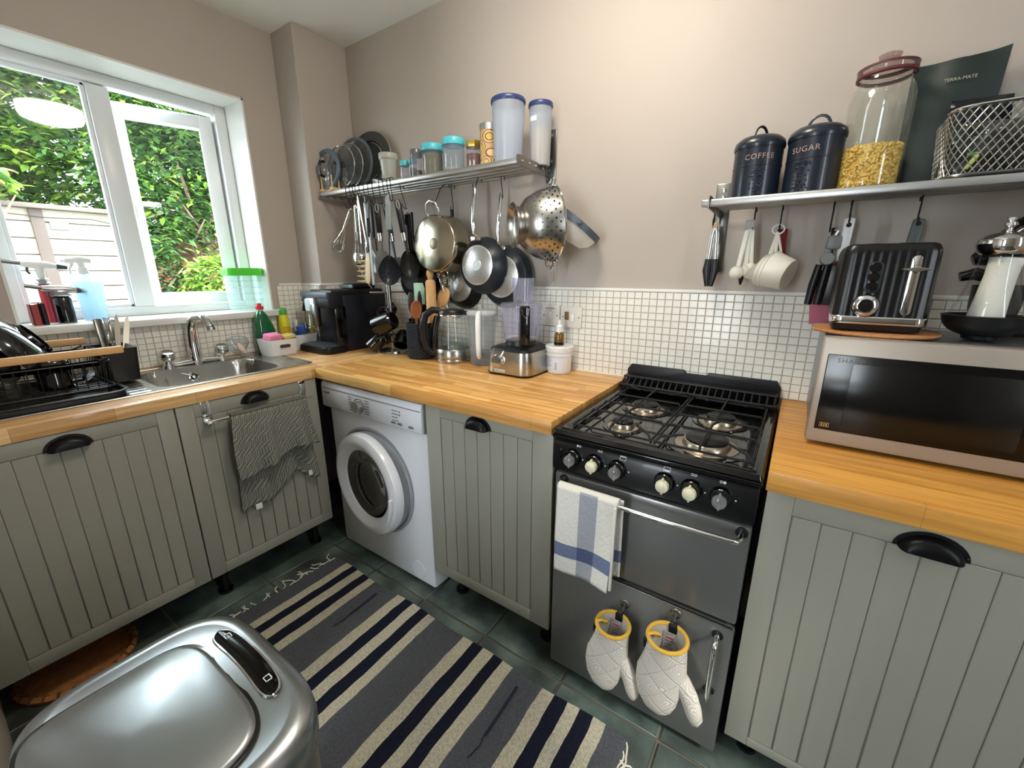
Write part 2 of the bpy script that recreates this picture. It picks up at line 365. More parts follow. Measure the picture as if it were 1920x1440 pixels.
# ------------------------------------------------------------------ window
win = bpy.data.objects.new('window_1', None); COL.objects.link(win); win['kind'] = 'structure'; WM[win.name] = Matrix()
b = MB()      # plastered white reveal lining
b.box((-.24, wy0 - .0, wz0), (.001, wy0 + .008, wz1)); b.box((-.24, wy1 - .008, wz0), (.001, wy1, wz1)); b.box((-.24, wy0, wz1 - .008), (.001, wy1, wz1))
b.build('reveal', whitetrim, win, smooth=False)
b = MB(); b.box((-.24, wy0 + .002, 1.045), (0, wy1 - .002, 1.075), .003); b.box((-.002, -1.40, 1.045), (.045, -.405, 1.075), .006); b.build('window_sill', whitetrim, win)
XF = -.172
ym = -.925     # mullion centre
b = MB()
def bar(y0, y1, z0_, z1_, x0=XF - .06, x1=XF): b.box((x0, y0, z0_), (x1, y1, z1_), .005)
bar(wy0 + .008, wy0 + .055, 1.075, wz1 - .008); bar(wy1 - .055, wy1 - .008, 1.075, wz1 - .008); bar(wy0 + .055, wy1 - .055, wz1 - .050, wz1 - .008); bar(wy0 + .055, wy1 - .055, 1.075, 1.115)
bar(ym - .035, ym + .035, 1.115, wz1 - .055)
for y0, y1 in ((wy0 + .055, ym - .035),):      # beads round the fixed pane
    b.box((XF - .035, y0, 1.115), (XF - .012, y0 + .014, wz1 - .055), .003); b.box((XF - .035, y1 - .014, 1.115), (XF - .012, y1, wz1 - .055), .003)
    b.box((XF - .035, y0, 1.115), (XF - .012, y1, 1.129), .003); b.box((XF - .035, y0, wz1 - .069), (XF - .012, y1, wz1 - .055), .003)
b.build('window_frame', upvc, win)
b = MB(); b.box((XF - .033, wy0 + .056, 1.116), (XF - .027, ym - .036, wz1 - .056)); b.build('pane', clear('window_glass', (246, 250, 250), ior=1.5), win, smooth=False)
# opening sash, hinged on the right and pushed out a little
sash = bpy.data.objects.new('sash', None); COL.objects.link(sash); sash.parent = win
HX, HY = XF - .045, wy1 - .058; ANG = math.radians(19)
sash.location = (HX, HY, 0); sash.rotation_euler = (0, 0, -ANG); WM[sash.name] = Matrix.Translation((HX, HY, 0)) @ Matrix.Rotation(-ANG, 4, 'Z')
sw = HY - (ym + .036); sz0, sz1 = 1.112, 1.978
b = MB()
for a, c, d, e in ((-sw, -sw + .055, sz0, sz1), (-.055, 0, sz0, sz1), (-sw + .05, -.05, sz0, sz0 + .055), (-sw + .05, -.05, sz1 - .055, sz1)): b.box((-.03, a, d), (.028, c, e), .005)
b.build('sash_frame', upvc, sash)
b = MB(); b.box((-.006, -sw + .05, sz0 + .05), (0, -.05, sz1 - .05)); b.build('pane', MATS['window_glass'], sash, smooth=False)
b = MB(); b.box((.028, -sw + .008, 1.49), (.046, -sw + .03, 1.60), .005); b.box((.044, -sw + .006, 1.555), (.06, -sw + .125, 1.575), .006); b.build('window_handle', whitetrim, sash)

# ------------------------------------------------------------------ ceiling lamp (seen mirrored in the left pane)
lamp = thing('ceiling_lamp', 'round white flush ceiling lamp, seen as a reflection in the left window pane', 'lamp', (1.70, -.69, ZC))
b = MB(); b.lathe([(0, 0), (.166, 0), (.166, -.02), (.16, -.025)], n=48); b.build('lamp_base', white, lamp)
lm = mat('lamp_diffuser', (255, 244, 228), .5, emit=35)
b = MB(); b.lathe([(.158, -.020), (.162, -.07), (.150, -.10), (.11, -.116), (0, -.122)], n=48); b.build('diffuser', lm, lamp)

# ------------------------------------------------------------------ worktops
def wt_cap(b): return b
b = MB(); b.box((.0, -.57, .827), (.605, -.0, ZW), .002); b.box((.485, -1.643, .827), (.605, -.57, ZW), .002); b.box((0, -1.643, .827), (.085, -.57, ZW), .002)
tag(b.build('worktop', oak_l), 'oak stave worktop under the window, with the sink let into it', 'worktop')
b = MB(); b.box((.607, -.617, .827), (1.757, -.002, ZW), .002)
tag(b.build('worktop', oak_b), 'oak stave worktop between the corner and the left side of the cooker', 'worktop')
b = MB(); b.box((2.271, -.617, .822), (3.4, -.002, ZW), .002)
tag(b.build('worktop', oak_r), 'rustic orange oak worktop right of the cooker, under the microwave', 'worktop')

# ------------------------------------------------------------------ base cabinets
def cup_handle(name, M, parent, mat_=None, shiny=False):
    b = MB(); pts = []
    # quarter-dome cup pull, flat plate behind
    rings = []
    for i in range(9):
        t = i / 8 * PI / 2       # from wall (0) to lip
        ring = []
        for k in range(17):
            a = PI * k / 16
            ring.append(M @ Vector((.045 * math.cos(a) * (1 if i < 1 else math.cos(t * .55)), .034 * math.sin(a) * math.cos(t) ** .6 if t < PI / 2 - .01 else 0.0005, .026 * math.sin(t))))
        rings.append(ring)
    b.ring_surf(rings, closed=False)
    bmesh.ops.solidify(b.bm, geom=b.bm.faces[:], thickness=.002)
    poly = [(.052 * math.cos(PI * k / 16), .040 * math.sin(PI * k / 16)) for k in range(17)]
    b.prism(poly, 0, .0025, M)
    for s in (-1, 1): b.ell(M @ Vector((s * .047, .008, .003)), (.003, .003, .003), 8, 6)
    return b.build(name, mat_ or blks, parent, W=True)
def door(cab, W0, U, x0, x1, z0, z1, px0, px1, pz0, pz1, np_, hpos):
    """W0 origin, U: unit vector along the front; normal N outward. Door slab with frame and recessed tongue-and-groove boards"""
    N = Vector((U.y, -U.x, 0)); M = Matrix((( U.x, 0, N.x, W0[0]), (U.y, 0, N.y, W0[1]), (0, 1, 0, W0[2]), (0, 0, 0, 1)))
    b = MB(); t = .019
    b.box((x0, z0, -t), (px0 - .0015, z1, 0), .0015, M); b.box((px1 + .0015, z0, -t), (x1, z1, 0), .0015, M)
    b.box((px0 - .0015, z0, -t), (px1 + .0015, pz0 - .0015, 0), .0015, M); b.box((px0 - .0015, pz1 + .0015, -t), (px1 + .0015, z1, 0), .0015, M)
    b.box((px0 - .003, pz0 - .003, -t), (px1 + .003, pz1 + .003, -.006), 0, M)
    d = b.build('door', sage, cab, W=True)
    w = (px1 - px0) / np_
    for i in range(np_):
        b = MB(); b.box((px0 + w * i + .0008, pz0, -.008), (px0 + w * (i + 1) - .0008, pz1, -.0012), .0016, M, seg=1); b.build('board', sage, d, W=True)
    if hpos: cup_handle('cup_handle', M @ Matrix.Translation((hpos[0], hpos[1], 0)), d)
    return d
def cabinet(label, loc, a, c, dpth, doorargs, axis, legs):
    t = thing('base_cabinet', label, 'cabinet', loc)
    b = MB(); b.box(a, c, .001); b.build('carcass', sage, t, W=True)
    door(t, *doorargs)
    for (x, y) in legs:
        b = MB(); b.cyl((x, y, 0.001), (x, y, .147), .015, n=12); b.cyl((x, y, 0.001), (x, y, .012), .026, n=12); b.build('leg', blks, t, W=True)
    return t
UY = Vector((0, 1, 0)); UX = Vector((1, 0, 0))
cabinet('sage-green panelled cabinet under the window at the far left, below the dish rack', (.58, -1.37, .0), (.06, -1.635, .147), (.58, -1.118, .70), 0,
        ((.6, 0, 0), UY, -1.638, -1.118, .146, .825, -1.572, -1.168, .19, .779, 9, (-1.372, .778)), 'y', [(.2, -1.60), (.2, -1.16)])
cabinet('sage-green panelled cabinet below the sink, with a towel rail over its door', (.58, -.86, .0), (.06, -1.114, .147), (.58, -.617, .70), 0,
        ((.6, 0, 0), UY, -1.114, -.616, .146, .825, -1.062, -.668, .19, .775, 8, (-.865, .787)), 'y', [(.5, -1.05), (.5, -.66)])
cabinet('sage-green panelled cabinet between the washing machine and the cooker', (1.5, -.58, .0), (1.250, -.58, .147), (1.754, -.06, .826), 0,
        ((0, -.6, 0), UX, 1.247, 1.755, .142, .824, 1.316, 1.685, .186, .784, 7, (1.483, .783)), 'x', [(1.30, -.5), (1.70, -.5)])
cabinet('sage-green panelled cabinet at the far right, below the microwave', (2.58, -.58, .0), (2.278, -.58, .125), (2.875, -.06, .821), 0,
        ((0, -.6, 0), UX, 2.275, 2.878, .118, .819, 2.326, 2.827, .145, .770, 10, (2.535, .772)), 'x', [(2.33, -.5), (2.82, -.5)])
# ------------------------------------------------------------------ washing machine
wm = thing('washing_machine', 'white front-loading washing machine with its porthole door ajar', 'washing machine', (.915, -.58, 0))
b = MB(); b.box((.617, -.575, .016), (1.221, -.06, .812), .012)
body = b.build('body', whitem, wm, W=True)
for x in (.66, 1.18):
    for y in (-.53, -.12): b = MB(); b.cyl((x, y, 0), (x, y, .02), .02, n=12); b.build('foot', blks, wm, W=True)
# control panel, bulging forward
b = MB(); poly = [(-.575, .695), (-.596, .698), (-.603, .706), (-.600, .80), (-.594, .811), (-.575, .813)]
Mx = Matrix(((0, 0, 1, .612), (1, 0, 0, 0), (0, 1, 0, 0), (0, 0, 0, 1)))
b.prism(poly, 0, .612, Mx, bev=.003); pan = b.build('control_panel', whitem, wm, W=True)
b = MB(); b.box((.615, -.6035, .785), (1.221, -.599, .787)); b.build('panel_line', mat('grey_print', (120, 122, 128), .6), pan, W=True)
b = MB(); b.cyl((.872, -.6, .745), (.872, -.625, .745), .026, .024, 28); b.cyl((.872, -.6, .745), (.872, -.606, .745), .032, n=28); kn = b.build('programme_knob', alu, wm, W=True, label='silver programme knob')
grey_print = MATS['grey_print']
b = MB()
for k in range(6):
    z = .772 - k * .011
    for x0, x1 in ((.802, .824), (.905, .935)): b.box((x0 + .002 * (k % 3), -.6042, z), (x1 - .003 * (k % 2), -.6025, z + .003))
for k in range(4): b.box((1.07, -.6042, .765 - k * .013), (1.10 + .004 * (k % 2), -.6025, .768 - k * .013))
for k in range(2): b.box((1.108, -.6042, .763 - k * .013), (1.114, -.6025, .769 - k * .013))
b.build('printed_marks', grey_print, pan, W=True, stuff=True)
text_obj('lettering', 'Montpellier', .0095, blks, pan, WM[wm.name].inverted() @ at((.652, -.6035, .764)))
for x in (1.065, 1.10, 1.16): b = MB(); b.box((x, -.607, .714), (x + .024, -.60, .723), .002); b.build('button', alu, pan, W=True)
# door recess, porthole door (ring, dark glass bowl), slightly ajar
cx, cz = .885, .412
b = MB(); b.lathe([(.232, 0), (.236, .004), (.228, .007), (.205, -.01), (.17, -.02), (0, -.02)], n=56, c=(cx + .01, -.577, cz), M=frame((0, -1, 0))); b.build('porthole_recess', mat('wm_recess', (150, 152, 160), .4), wm, W=True)
b = MB(); b.lathe([(.17, -.0), (.165, .003), (.10, -.004)], n=48, c=(cx + .01, -.58, cz), M=frame((0, -1, 0))); b.build('door_seal', mat('rubber', (46, 47, 50), .6), wm, W=True)
Md = Matrix.Translation((cx - .214, -.59, cz)) @ Matrix.Rotation(-math.radians(4), 4, 'Z') @ Matrix.Translation((.226, 0, 0)) @ frame((0, -1, 0))
b = MB(); b.lathe([(.218, -.008), (.222, .006), (.214, .026), (.19, .036), (.178, .034), (.150, .018), (.145, -.004), (.2, -.01), (.218, -.008)], n=64, M=Md); dr = b.build('porthole_door', whitem, wm, W=True)
b = MB(); b.lathe([(.150, .012), (.11, .004), (.06, -.012), (0, -.02)], n=48, M=Md); b.build('porthole_glass', mat('dark_glass', (16, 17, 20), .06, coat=1), dr, W=True)
b = MB(); b.lathe([(.1, .0085), (.103, .011), (.106, .0085)], n=48, M=Md @ Matrix.Translation((.012, 0, -.004))); b.build('glass_ring', steel2, dr, W=True)
b = MB()
for a0 in (-32,):
    pts = [Md @ Vector((.196 * math.cos(math.radians(a)), -.196 * math.sin(math.radians(a)) * -1, .036)) for a in range(-34, 8, 6)]
b.tube(pts, .013, 8, flat=.5); b.build('door_grip', whitem, dr, W=True)
b = MB(); b.lathe([(0, .001), (.036, .001), (.038, -.002), (.040, .0005), (.0405, 0)], n=36, c=(1.13, -.5765, .075), M=frame((0, -1, 0))); b.build('filter_cap', whitem, wm, W=True)

# ------------------------------------------------------------------ cooker
X0, X1, YF = 1.763, 2.262, -.60
ck = thing('gas_cooker', 'slot-in gas cooker with black hob and fascia above steel-grey oven doors', 'cooker', (2.01, YF, 0))
b = MB(); b.box((X0 + .004, YF + .02, .02), (X1 - .004, -.02, .825), .004); b.build('body', blks, ck, W=True)
for x in (1.80, 2.22):
    for y in (-.52, -.08): b = MB(); b.cyl((x, y, 0), (x, y, .022), .018, n=12); b.build('foot', blks, ck, W=True)
Mx = Matrix(((0, 0, 1, X0 - .002), (1, 0, 0, 0), (0, 1, 0, 0), (0, 0, 0, 1)))
b = MB(); b.prism([(-.57, .722), (-.598, .722), (-.606, .73), (-.606, .80), (-.598, .818), (-.582, .826), (-.57, .826)], 0, X1 - X0 + .002, Mx, bev=.003); fas = b.build('fascia', mat('black_enamel', (9, 10, 12), .33, coat=.15, bump=.04, bscale=300), ck, W=True)
# hob tray with raised rim
b = MB(); hx0, hx1, hy0, hy1 = X0 - .003, X1 + .003, -.617, -.055
def hobz(x, y):
    d = min(x - hx0, hx1 - x, y - hy0, hy1 - y)
    if d < .004: return .838
    if d < .016: return .850
    if d < .022: return .853
    if d < .05: return .853 - .018 * (d - .022) / .028
    return .835
NU = 60
b.grid(lambda u, v: (hx0 + (hx1 - hx0) * u, hy0 + (hy1 - hy0) * v, hobz(hx0 + (hx1 - hx0) * u, hy0 + (hy1 - hy0) * v)), 96, 96)
b.box((hx0, hy0, .824), (hx1, hy1, .8345), .003)
hob = b.build('hob', blk, ck, W=True, ang=60)
steelb = mat('burner_steel', (190, 178, 160), .3, 1)
BUR = [(1.905, -.462, .030), (2.128, -.470, .052), (1.912, -.268, .040), (2.131, -.268, .040)]
for x, y, r in BUR:
    b = MB(); b.lathe([(r * 1.5, .0), (r * 1.45, .003), (r * 1.12, .004), (r * 1.05, .014), (r, .016), (0, .016)], c=(x, y, .835), n=32); bu = b.build('burner', steelb, ck, W=True)
    b = MB(); b.lathe([(0, .024), (r * .85, .024), (r * .97, .021), (r * .97, .016), (0, .016)], c=(x, y, .8355), n=32); b.build('burner_cap', blks, bu, W=True)
    b = MB(); b.lathe([(r * 1.9, .0), (r * 1.88, .002), (r * 1.5, .001)], c=(x, y, .8352), n=32); b.build('burner_well', blk, bu, W=True)
GZ = .872; rw = .0032
for gi, (ga, gb, bx) in enumerate(((1.806, 2.017, 1.908), (2.026, 2.238, 2.129))):
    b = MB(); ya, yb = -.578, -.132
    b.tube([(ga, ya, GZ - .012), (gb, ya, GZ - .012), (gb, yb, GZ - .012), (ga, yb, GZ - .012)], rw, 8, closed=True)
    for y in (-.462, -.365, -.268): b.tube([(ga, y, GZ - .012), (ga + .006, y, GZ), (gb - .006, y, GZ), (gb, y, GZ - .012)], rw, 8)
    b.tube([(bx, ya + .002, GZ - .014), (bx, ya + .01, GZ), (bx, -.475, GZ)], rw, 8)
    b.tube([(bx, -.462, GZ), (bx, -.40, GZ), (bx + .012, -.365, GZ)], rw, 8); b.tube([(bx, -.365, GZ), (bx, -.29, GZ)], rw, 8)
    b.tube([(bx, -.268, GZ), (bx, yb - .01, GZ), (bx, yb, GZ - .012)], rw, 8)
    for sx, sy in ((ga, ya), (gb, ya), (ga, yb), (gb, yb)):
        dx = .055 if sx == ga else -.055; dy = .055 if sy == ya else -.05
        b.tube([(sx, sy, GZ - .012), (sx + dx * .2, sy + dy * .2, GZ), (sx + dx, sy + dy, GZ)], rw, 8)
        b.tube([(sx, sy, GZ - .012), (sx, sy, .853)], rw, 6)
    b.build('pan_support', blkm, ck, W=True)
# vent strip with arches, and the notched backguard
b = MB(); b.box((X0 + .002, -.115, .853), (X1 - .002, -.11, .866), .001); b.box((X0 + .002, -.075, .885), (X1 - .002, -.012, .890), .002)
nv = 23
for k in range(nv + 1):
    x = X0 + .008 + (X1 - X0 - .016) * k / nv; b.tube([(x, -.112, .862), (x, -.095, .874), (x, -.072, .887)], .0035, 6)
b.tube([(X0 + .004, -.112, .865), (X1 - .004, -.112, .865)], .004, 8); b.tube([(X0 + .004, -.074, .888), (X1 - .004, -.074, .888)], .004, 8)
b.build('vent_strip', blks, ck, W=True)
b = MB(); b.box((X0 + .01, -.1, .85), (X1 - .01, -.02, .856)); b.build('vent_back', black_v, ck, W=True)
b = MB(); My = Matrix(((1, 0, 0, 0), (0, 0, 1, -.022), (0, 1, 0, 0), (0, 0, 0, 1)))
b.prism([(X0 - .002, .85), (X1 + .002, .85), (X1 + .002, .905), (X1 - .012, .925), (2.046, .925), (2.042, .912), (1.972, .912), (1.966, .925), (X0 + .012, .925), (X0 - .002, .905)], 0, .012, My, bev=.002); b.build('backguard', blks, ck, W=True)
# doors
oven = mat('oven_steel', (122, 122, 120), .28, .55, noise=.06, nscale=2)
b = MB(); b.box((X0 + .002, -.602, .450), (X1 - .002, -.575, .716), .007); gd = b.build('grill_door', oven, ck, W=True)
b = MB(); b.box((X0 + .002, -.602, .035), (X1 - .002, -.575, .436), .007); od = b.build('oven_door', oven, ck, W=True)
b = MB(); b.box((X0 + .006, -.6025, .4325), (X1 - .006, -.596, .4365), .001); b.build('door_edge_glint', steel, od, W=True)  # bright strip standing in for light reflected along the door's top edge
def hbar(name, pts, r, par):
    b = MB(); b.tube(pts, r, 12); 
    return b.build(name, chrome, par, W=True)
hy = -.652
pts = [(1.795, -.6, .70), (1.795, -.635, .70), (1.80, -.648, .70), (1.815, hy, .70)] + [(1.815 + (2.222 - 1.815) * k / 8, hy - .006 * math.sin(PI * k / 8), .70) for k in range(1, 8)] + [(2.222, hy, .70), (2.236, -.648, .70), (2.241, -.635, .70), (2.241, -.6, .70)]
hbar('door_handle', pts, .0062, gd)
for x in (1.795, 2.241): b = MB(); b.cyl((x, -.600, .70), (x, -.606, .70), .013, n=20); b.build('handle_boss', blks, gd, W=True)
x = 2.226
hbar('door_handle', [(x, -.6, .405), (x, -.628, .405), (x, -.64, .398), (x, -.645, .38), (x, -.648, .318), (x, -.645, .255), (x, -.64, .238), (x, -.628, .232), (x, -.6, .232)], .0065, od)
for z in (.405, .232): b = MB(); b.cyl((x, -.600, z), (x, -.604, z), .013, n=20); b.build('handle_boss', blks, od, W=True)
# knobs
clr = clear('clear_acrylic', (235, 235, 235), haze=.25)
kx = [1.820, 1.884, 1.947, 2.066, 2.127, 2.190]
for i, x in enumerate(kx):
    b = MB(); b.lathe([(.0, .012), (.020, .012), (.0235, .008), (.025, 0), (.025, -.004)], c=(x, -.606, .775), M=frame((0, -1, 0)), n=28)
    k = b.build('control_knob', blk, ck, W=True)
    m = cream if i in (1, 3, 4) else clr
    b = MB(); b.lathe([(0, .024), (.009, .024), (.0145, .020), (.016, .012), (.0145, .006), (.008, .0)], c=(x, -.615, .772), M=frame((0, -1, 0)), n=24)
    b.ell((x, -.628, .789), (.0032, .006, .005), 10, 8); b.ell((x, -.628, .755), (.0032, .006, .005), 10, 8)
    b.build('knob_grip', m, k, W=True, label='cream grip' if m is cream else 'clear grip')
    b = MB(); b.ell((x + .001, -.618, .797), (.0015, .001, .0015), 8, 6); b.ell((x + .03, -.6065, .774), (.002, .0008, .002), 8, 6); b.build('marker', mat('print_white', (225, 225, 225), .5), k, W=True)
pw = MATS['print_white']
b = MB()
def ringd(x, z, r, solid):
    M = at((x, -.6005 - .0045, z)); M = Matrix.Translation((x, -.6035, z)) @ Matrix.Rotation(-math.radians(25), 4, 'X') @ FRONT
    if solid: b.lathe([(0, .0006), (r, .0006), (r, 0)], n=14, M=M)
    else: b.lathe([(r * .6, 0), (r * .6, .0006), (r, .0006), (r, 0)], n=14, M=M)
zs = .8065
for i, x in enumerate((1.836, 1.897, 2.129, 2.190)):
    for a in range(2):
        for c in range(2): ringd(x + (a - .5) * .007, zs + (c - .5) * .0062, .0032, (a, c) == ((0, 1), (0, 0), (1, 0), (1, 1))[i])
for x, up in ((1.959, 1), (2.068, 0)):
    M = Matrix.Translation((x, -.6035, zs)) @ Matrix.Rotation(-math.radians(25), 4, 'X') @ FRONT
    for a, c in (((-.008, -.006), (.008, -.005)), ((-.008, .005), (.008, .006)), ((-.008, -.006), (-.007, .006)), ((.007, -.006), (.008, .006))): b.box((a[0], a[1], 0), (c[0], c[1], .0006), 0, M)
    b.box((-.006, .0025 if up else -.0045, 0), (.006, .0045 if up else -.001, .0006), 0, M)
b.build('printed_marks', pw, fas, W=True, stuff=True)
b = MB(); b.box((1.779, -.609, .762), (1.787, -.604, .792), .002); b.build('ignition_switch', blk, fas, W=True)

# ------------------------------------------------------------------ rug
rugm = mat('rug_weave', (100, 100, 102), .95)
nt2, p2 = nodes(rugm)
def rug_nodes():
    N = nt2.nodes.new; L = nt2.links.new; tc = N('ShaderNodeTexCoord'); sx = N('ShaderNodeSeparateXYZ'); L(tc.outputs['Object'], sx.inputs[0])
    n = N('ShaderNodeTexNoise'); n.inputs['Scale'].default_value = 9; L(tc.outputs['Object'], n.inputs['Vector'])
    ma = N('ShaderNodeMath'); ma.operation = 'MULTIPLY_ADD'; ma.inputs[1].default_value = .012; L(n.outputs['Fac'], ma.inputs[0]); L(sx.outputs['X'], ma.inputs[2])
    dv = N('ShaderNodeMath'); dv.operation = 'DIVIDE'; dv.inputs[1].default_value = 1.4; L(ma.outputs[0], dv.inputs[0])
    cr = N('ShaderNodeValToRGB'); cr.color_ramp.interpolation = 'CONSTANT'; e = cr.color_ramp.elements
    G, Cc, Nn = hexc(112, 114, 120), hexc(232, 225, 202), hexc(32, 36, 56)
    st = [(.690, G), (.762, Cc), (.800, Nn), (.840, Cc), (.882, Nn), (.926, Cc), (.966, G), (1.105, Cc), (1.148, Nn), (1.190, Cc), (1.232, Nn), (1.275, Cc), (1.318, G),
          (1.455, Cc), (1.497, Nn), (1.539, Cc), (1.581, Nn), (1.623, Cc), (1.664, G), (1.782, Cc), (1.825, Nn), (1.867, Cc), (1.909, Nn), (1.950, Cc), (1.988, G)]
    e[0].position = 0; e[0].color = G; e[1].position = (st[1][0] - .69 + .006) / 1.4; e[1].color = Cc
    for x, c in st[2:]:
        q = e.new((x - .69 + .006) / 1.4); q.color = c
    L(dv.outputs[0], cr.inputs[0])
    # flecks and weave relief
    n3 = N('ShaderNodeTexNoise'); n3.inputs['Scale'].default_value = 160; n3.inputs['Detail'].default_value = 3; L(tc.outputs['Object'], n3.inputs['Vector'])
    c3 = N('ShaderNodeValToRGB'); c3.color_ramp.elements[0].position = .35; c3.color_ramp.elements[0].color = (.82, .82, .82, 1); c3.color_ramp.elements[1].position = .6; c3.color_ramp.elements[1].color = (1.25, 1.25, 1.25, 1); L(n3.outputs['Fac'], c3.inputs[0])
    mx = N('ShaderNodeMix'); mx.data_type = 'RGBA'; mx.blend_type = 'MULTIPLY'; mx.inputs[0].default_value = .7; L(cr.outputs[0], mx.inputs[6]); L(c3.outputs[0], mx.inputs[7]); L(mx.outputs[2], p2.inputs['Base Color'])
    wv = N('ShaderNodeTexWave'); wv.inputs['Scale'].default_value = 130; wv.bands_direction = 'X'; wv.inputs['Distortion'].default_value = 1; L(tc.outputs['Object'], wv.inputs['Vector'])
    bu = N('ShaderNodeBump'); bu.inputs['Strength'].default_value = .6; bu.inputs['Distance'].default_value = .002; L(wv.outputs['Fac'], bu.inputs['Height']); L(bu.outputs[0], p2.inputs['Normal'])
rug_nodes()
rug = thing('rug', 'flat-woven rug with cream, navy and grey stripes on the slate floor', 'rug', (.69, -1.345, 0))
b = MB(); b.grid(lambda u, v: (1.37 * u, .67 * v + .004 * math.sin(u * 22), .006 + .002 * math.sin(u * 9 + v * 4)), 90, 30, thick=.005); b.build('woven_field', rugm, rug)
b = MB(); r2 = random.Random(3)
cord = mat('cotton_cord', (205, 200, 184), .9)
for e, sgn in ((0, -1), (1.37, 1)):
    for k in range(26):
        y = .01 + .65 * k / 25; x = e; pts = [(x - sgn * .004, y, .006)]
        a = r2.uniform(-.9, .9); L_ = r2.uniform(.03, .06)
        for q in range(1, 6): a += r2.uniform(-.7, .7); pts.append((pts[-1][0] + sgn * L_ / 5 * math.cos(a), pts[-1][1] + L_ / 5 * math.sin(a) * 1.6, .0045 + .002 * r2.random()))
        b.tube(pts, .0026, 5)
for k in range(40): pass
b.build('fringe', cord, rug)['kind'] = 'stuff'
b = MB()
for (x, y0, y1) in ((1.034 - .69, .50, .625), (1.72 - .69, .45, .62)):
    b.tube([(x - .002, y1, .0105), (x, (y0 + y1) / 2, .0105), (x + .002, y0, .0105)], .004, 6, flat=.3); b.tube([(x, y0, .0105), (x + .006, y0 - .03, .0105), (x - .002, y0 - .07, .0105)], .0015, 5)
b.build('navy_slub', mat('navy_yarn', (28, 30, 48), .9), rug)

# ------------------------------------------------------------------ waste bin with motion-sensor lid
binm = mat('bin_steel', (146, 148, 148), .28, 1, noise=.05, nscale=3)
lidm = mat('bin_lid_silver', (150, 153, 154), .27, .9)
bn = thing('waste_bin', 'large brushed-steel bin with a black sensor strip on its lid, in the foreground', 'bin', (1.590, -1.472, .012))
def superell(a, c, e, n, bow=0):
    out = []
    for k in range(n):
        t = 2 * PI * k / n; ct, st = math.cos(t), math.sin(t)
        out.append((a * .885 * math.copysign(abs(ct) ** (2 / e), ct), c * .97 * math.copysign(abs(st) ** (2 / e), st) + (bow * (1 - (ct) ** 2) if st > 0 else 0)))
    return out
NS = 72
def ringz(a, c, z, e=4.2, bow=.012, dome=0):
    return [Vector((x, y, z + (dome * (1 - min(1, (x / .23) ** 2)) if dome else 0))) for x, y in superell(a, c, e, NS, bow)]
b = MB(); b.ring_surf([ringz(.205, .130, .0), ringz(.212, .137, .012), ringz(.216, .142, .30), ringz(.220, .146, .555)], cap0=True); b.build('body', binm, bn)
b = MB(); b.ring_surf([ringz(.2215, .148, .556), ringz(.2245, .151, .562), ringz(.2255, .152, .590), ringz(.223, .150, .603, dome=.002), ringz(.212, .141, .611, dome=.003), ringz(.190, .124, .614, dome=.007), ringz(.187, .122, .613, dome=.007), ringz(.12, .08, .609, dome=.016), ringz(.01, .01, .609, dome=.018)], cap1=True)
top = b.build('lid_surround', lidm, bn, ang=60)
b = MB(); sh = Vector((.008, -.034, .0))
rg = lambda a, c, z, d: [v + sh for v in ringz(a, c, z, 5, .010, d)]
b.ring_surf([rg(.160, .106, .608, .012), rg(.162, .108, .613, .012), rg(.160, .106, .6155, .012), rg(.154, .100, .6165, .013), rg(.1, .06, .6185, .015), rg(.01, .008, .619, .017)], cap1=True); b.build('flap', lidm, bn)
b = MB(); b.ring_surf([rg(.165, .112, .6100, .011), rg(.166, .113, .6135, .011), rg(.161, .107, .6135, .012), rg(.160, .106, .608, .012)]); b.build('flap_gap', blk, bn, label='dark gap line round the lid flap')
b = MB()
def sens(u, v):
    t = (u - .5) * 2; x = .000 + .098 * t; yc = .104 + .010 * (1 - (x / .22) ** 2); hw = .0145 * (1 - abs(t) ** 7) ** .4 + .001
    return (x, yc + (v - .5) * 2 * hw - .004 * t * t, .6215 + .010 * (1 - (x / .23) ** 2) - .013 * ((v - .5) * 2 * .6) ** 2 - .0015)
b.grid(lambda u, v: sens(.5 - .5 * math.cos(PI * u), v), 48, 6, thick=.006); sn = b.build('sensor_panel', blk, bn)
b = MB(); ed = [sens(.5 - .5 * math.cos(PI * i / 30), 0) for i in range(30)] + [sens(.5 + .5 * math.cos(PI * i / 30), 1) for i in range(30)]; b.tube([(x, y, z - .001) for x, y, z in ed], .0022, 6, closed=True); b.build('sensor_rim', chrome, bn)
b = MB()
for x in (-.07, .07):
    y = .104 + .01 * (1 - (x / .22) ** 2); z = .6300
    for a in ((-.006, -.005, .006, -.004), (-.006, .004, .006, .005), (-.006, -.005, -.005, .005), (.005, -.005, .006, .005)): b.box((x + a[0], y + a[1], z - .004), (x + a[2], y + a[3], z))
b.build('printed_marks', pw, sn, stuff=True)

# woven tray under the left cabinet
wt = thing('wicker_tray', 'round brown woven tray lying on the floor under the left cabinet', 'tray', (.455, -1.475, 0))
wick = mat('wicker', (168, 112, 62), .7, noise=.6, nscale=38, bump=.9, bscale=70)
b = MB(); b.lathe([(0, .006), (.13, .006), (.135, .02), (.142, .022), (.15, .014), (.145, 0), (0, 0)], n=40); b.build('woven_base', wick, wt)
b = MB()
for k in range(26):
    a = 2 * PI * k / 26; b.tube([(.128 * math.cos(a), .128 * math.sin(a), .012), (.141 * math.cos(a), .141 * math.sin(a), .0235), (.151 * math.cos(a), .151 * math.sin(a), .012)], .004, 6)
b.build('rim_binding', mat('wicker_dark', (96, 58, 30), .7), wt, stuff=True)
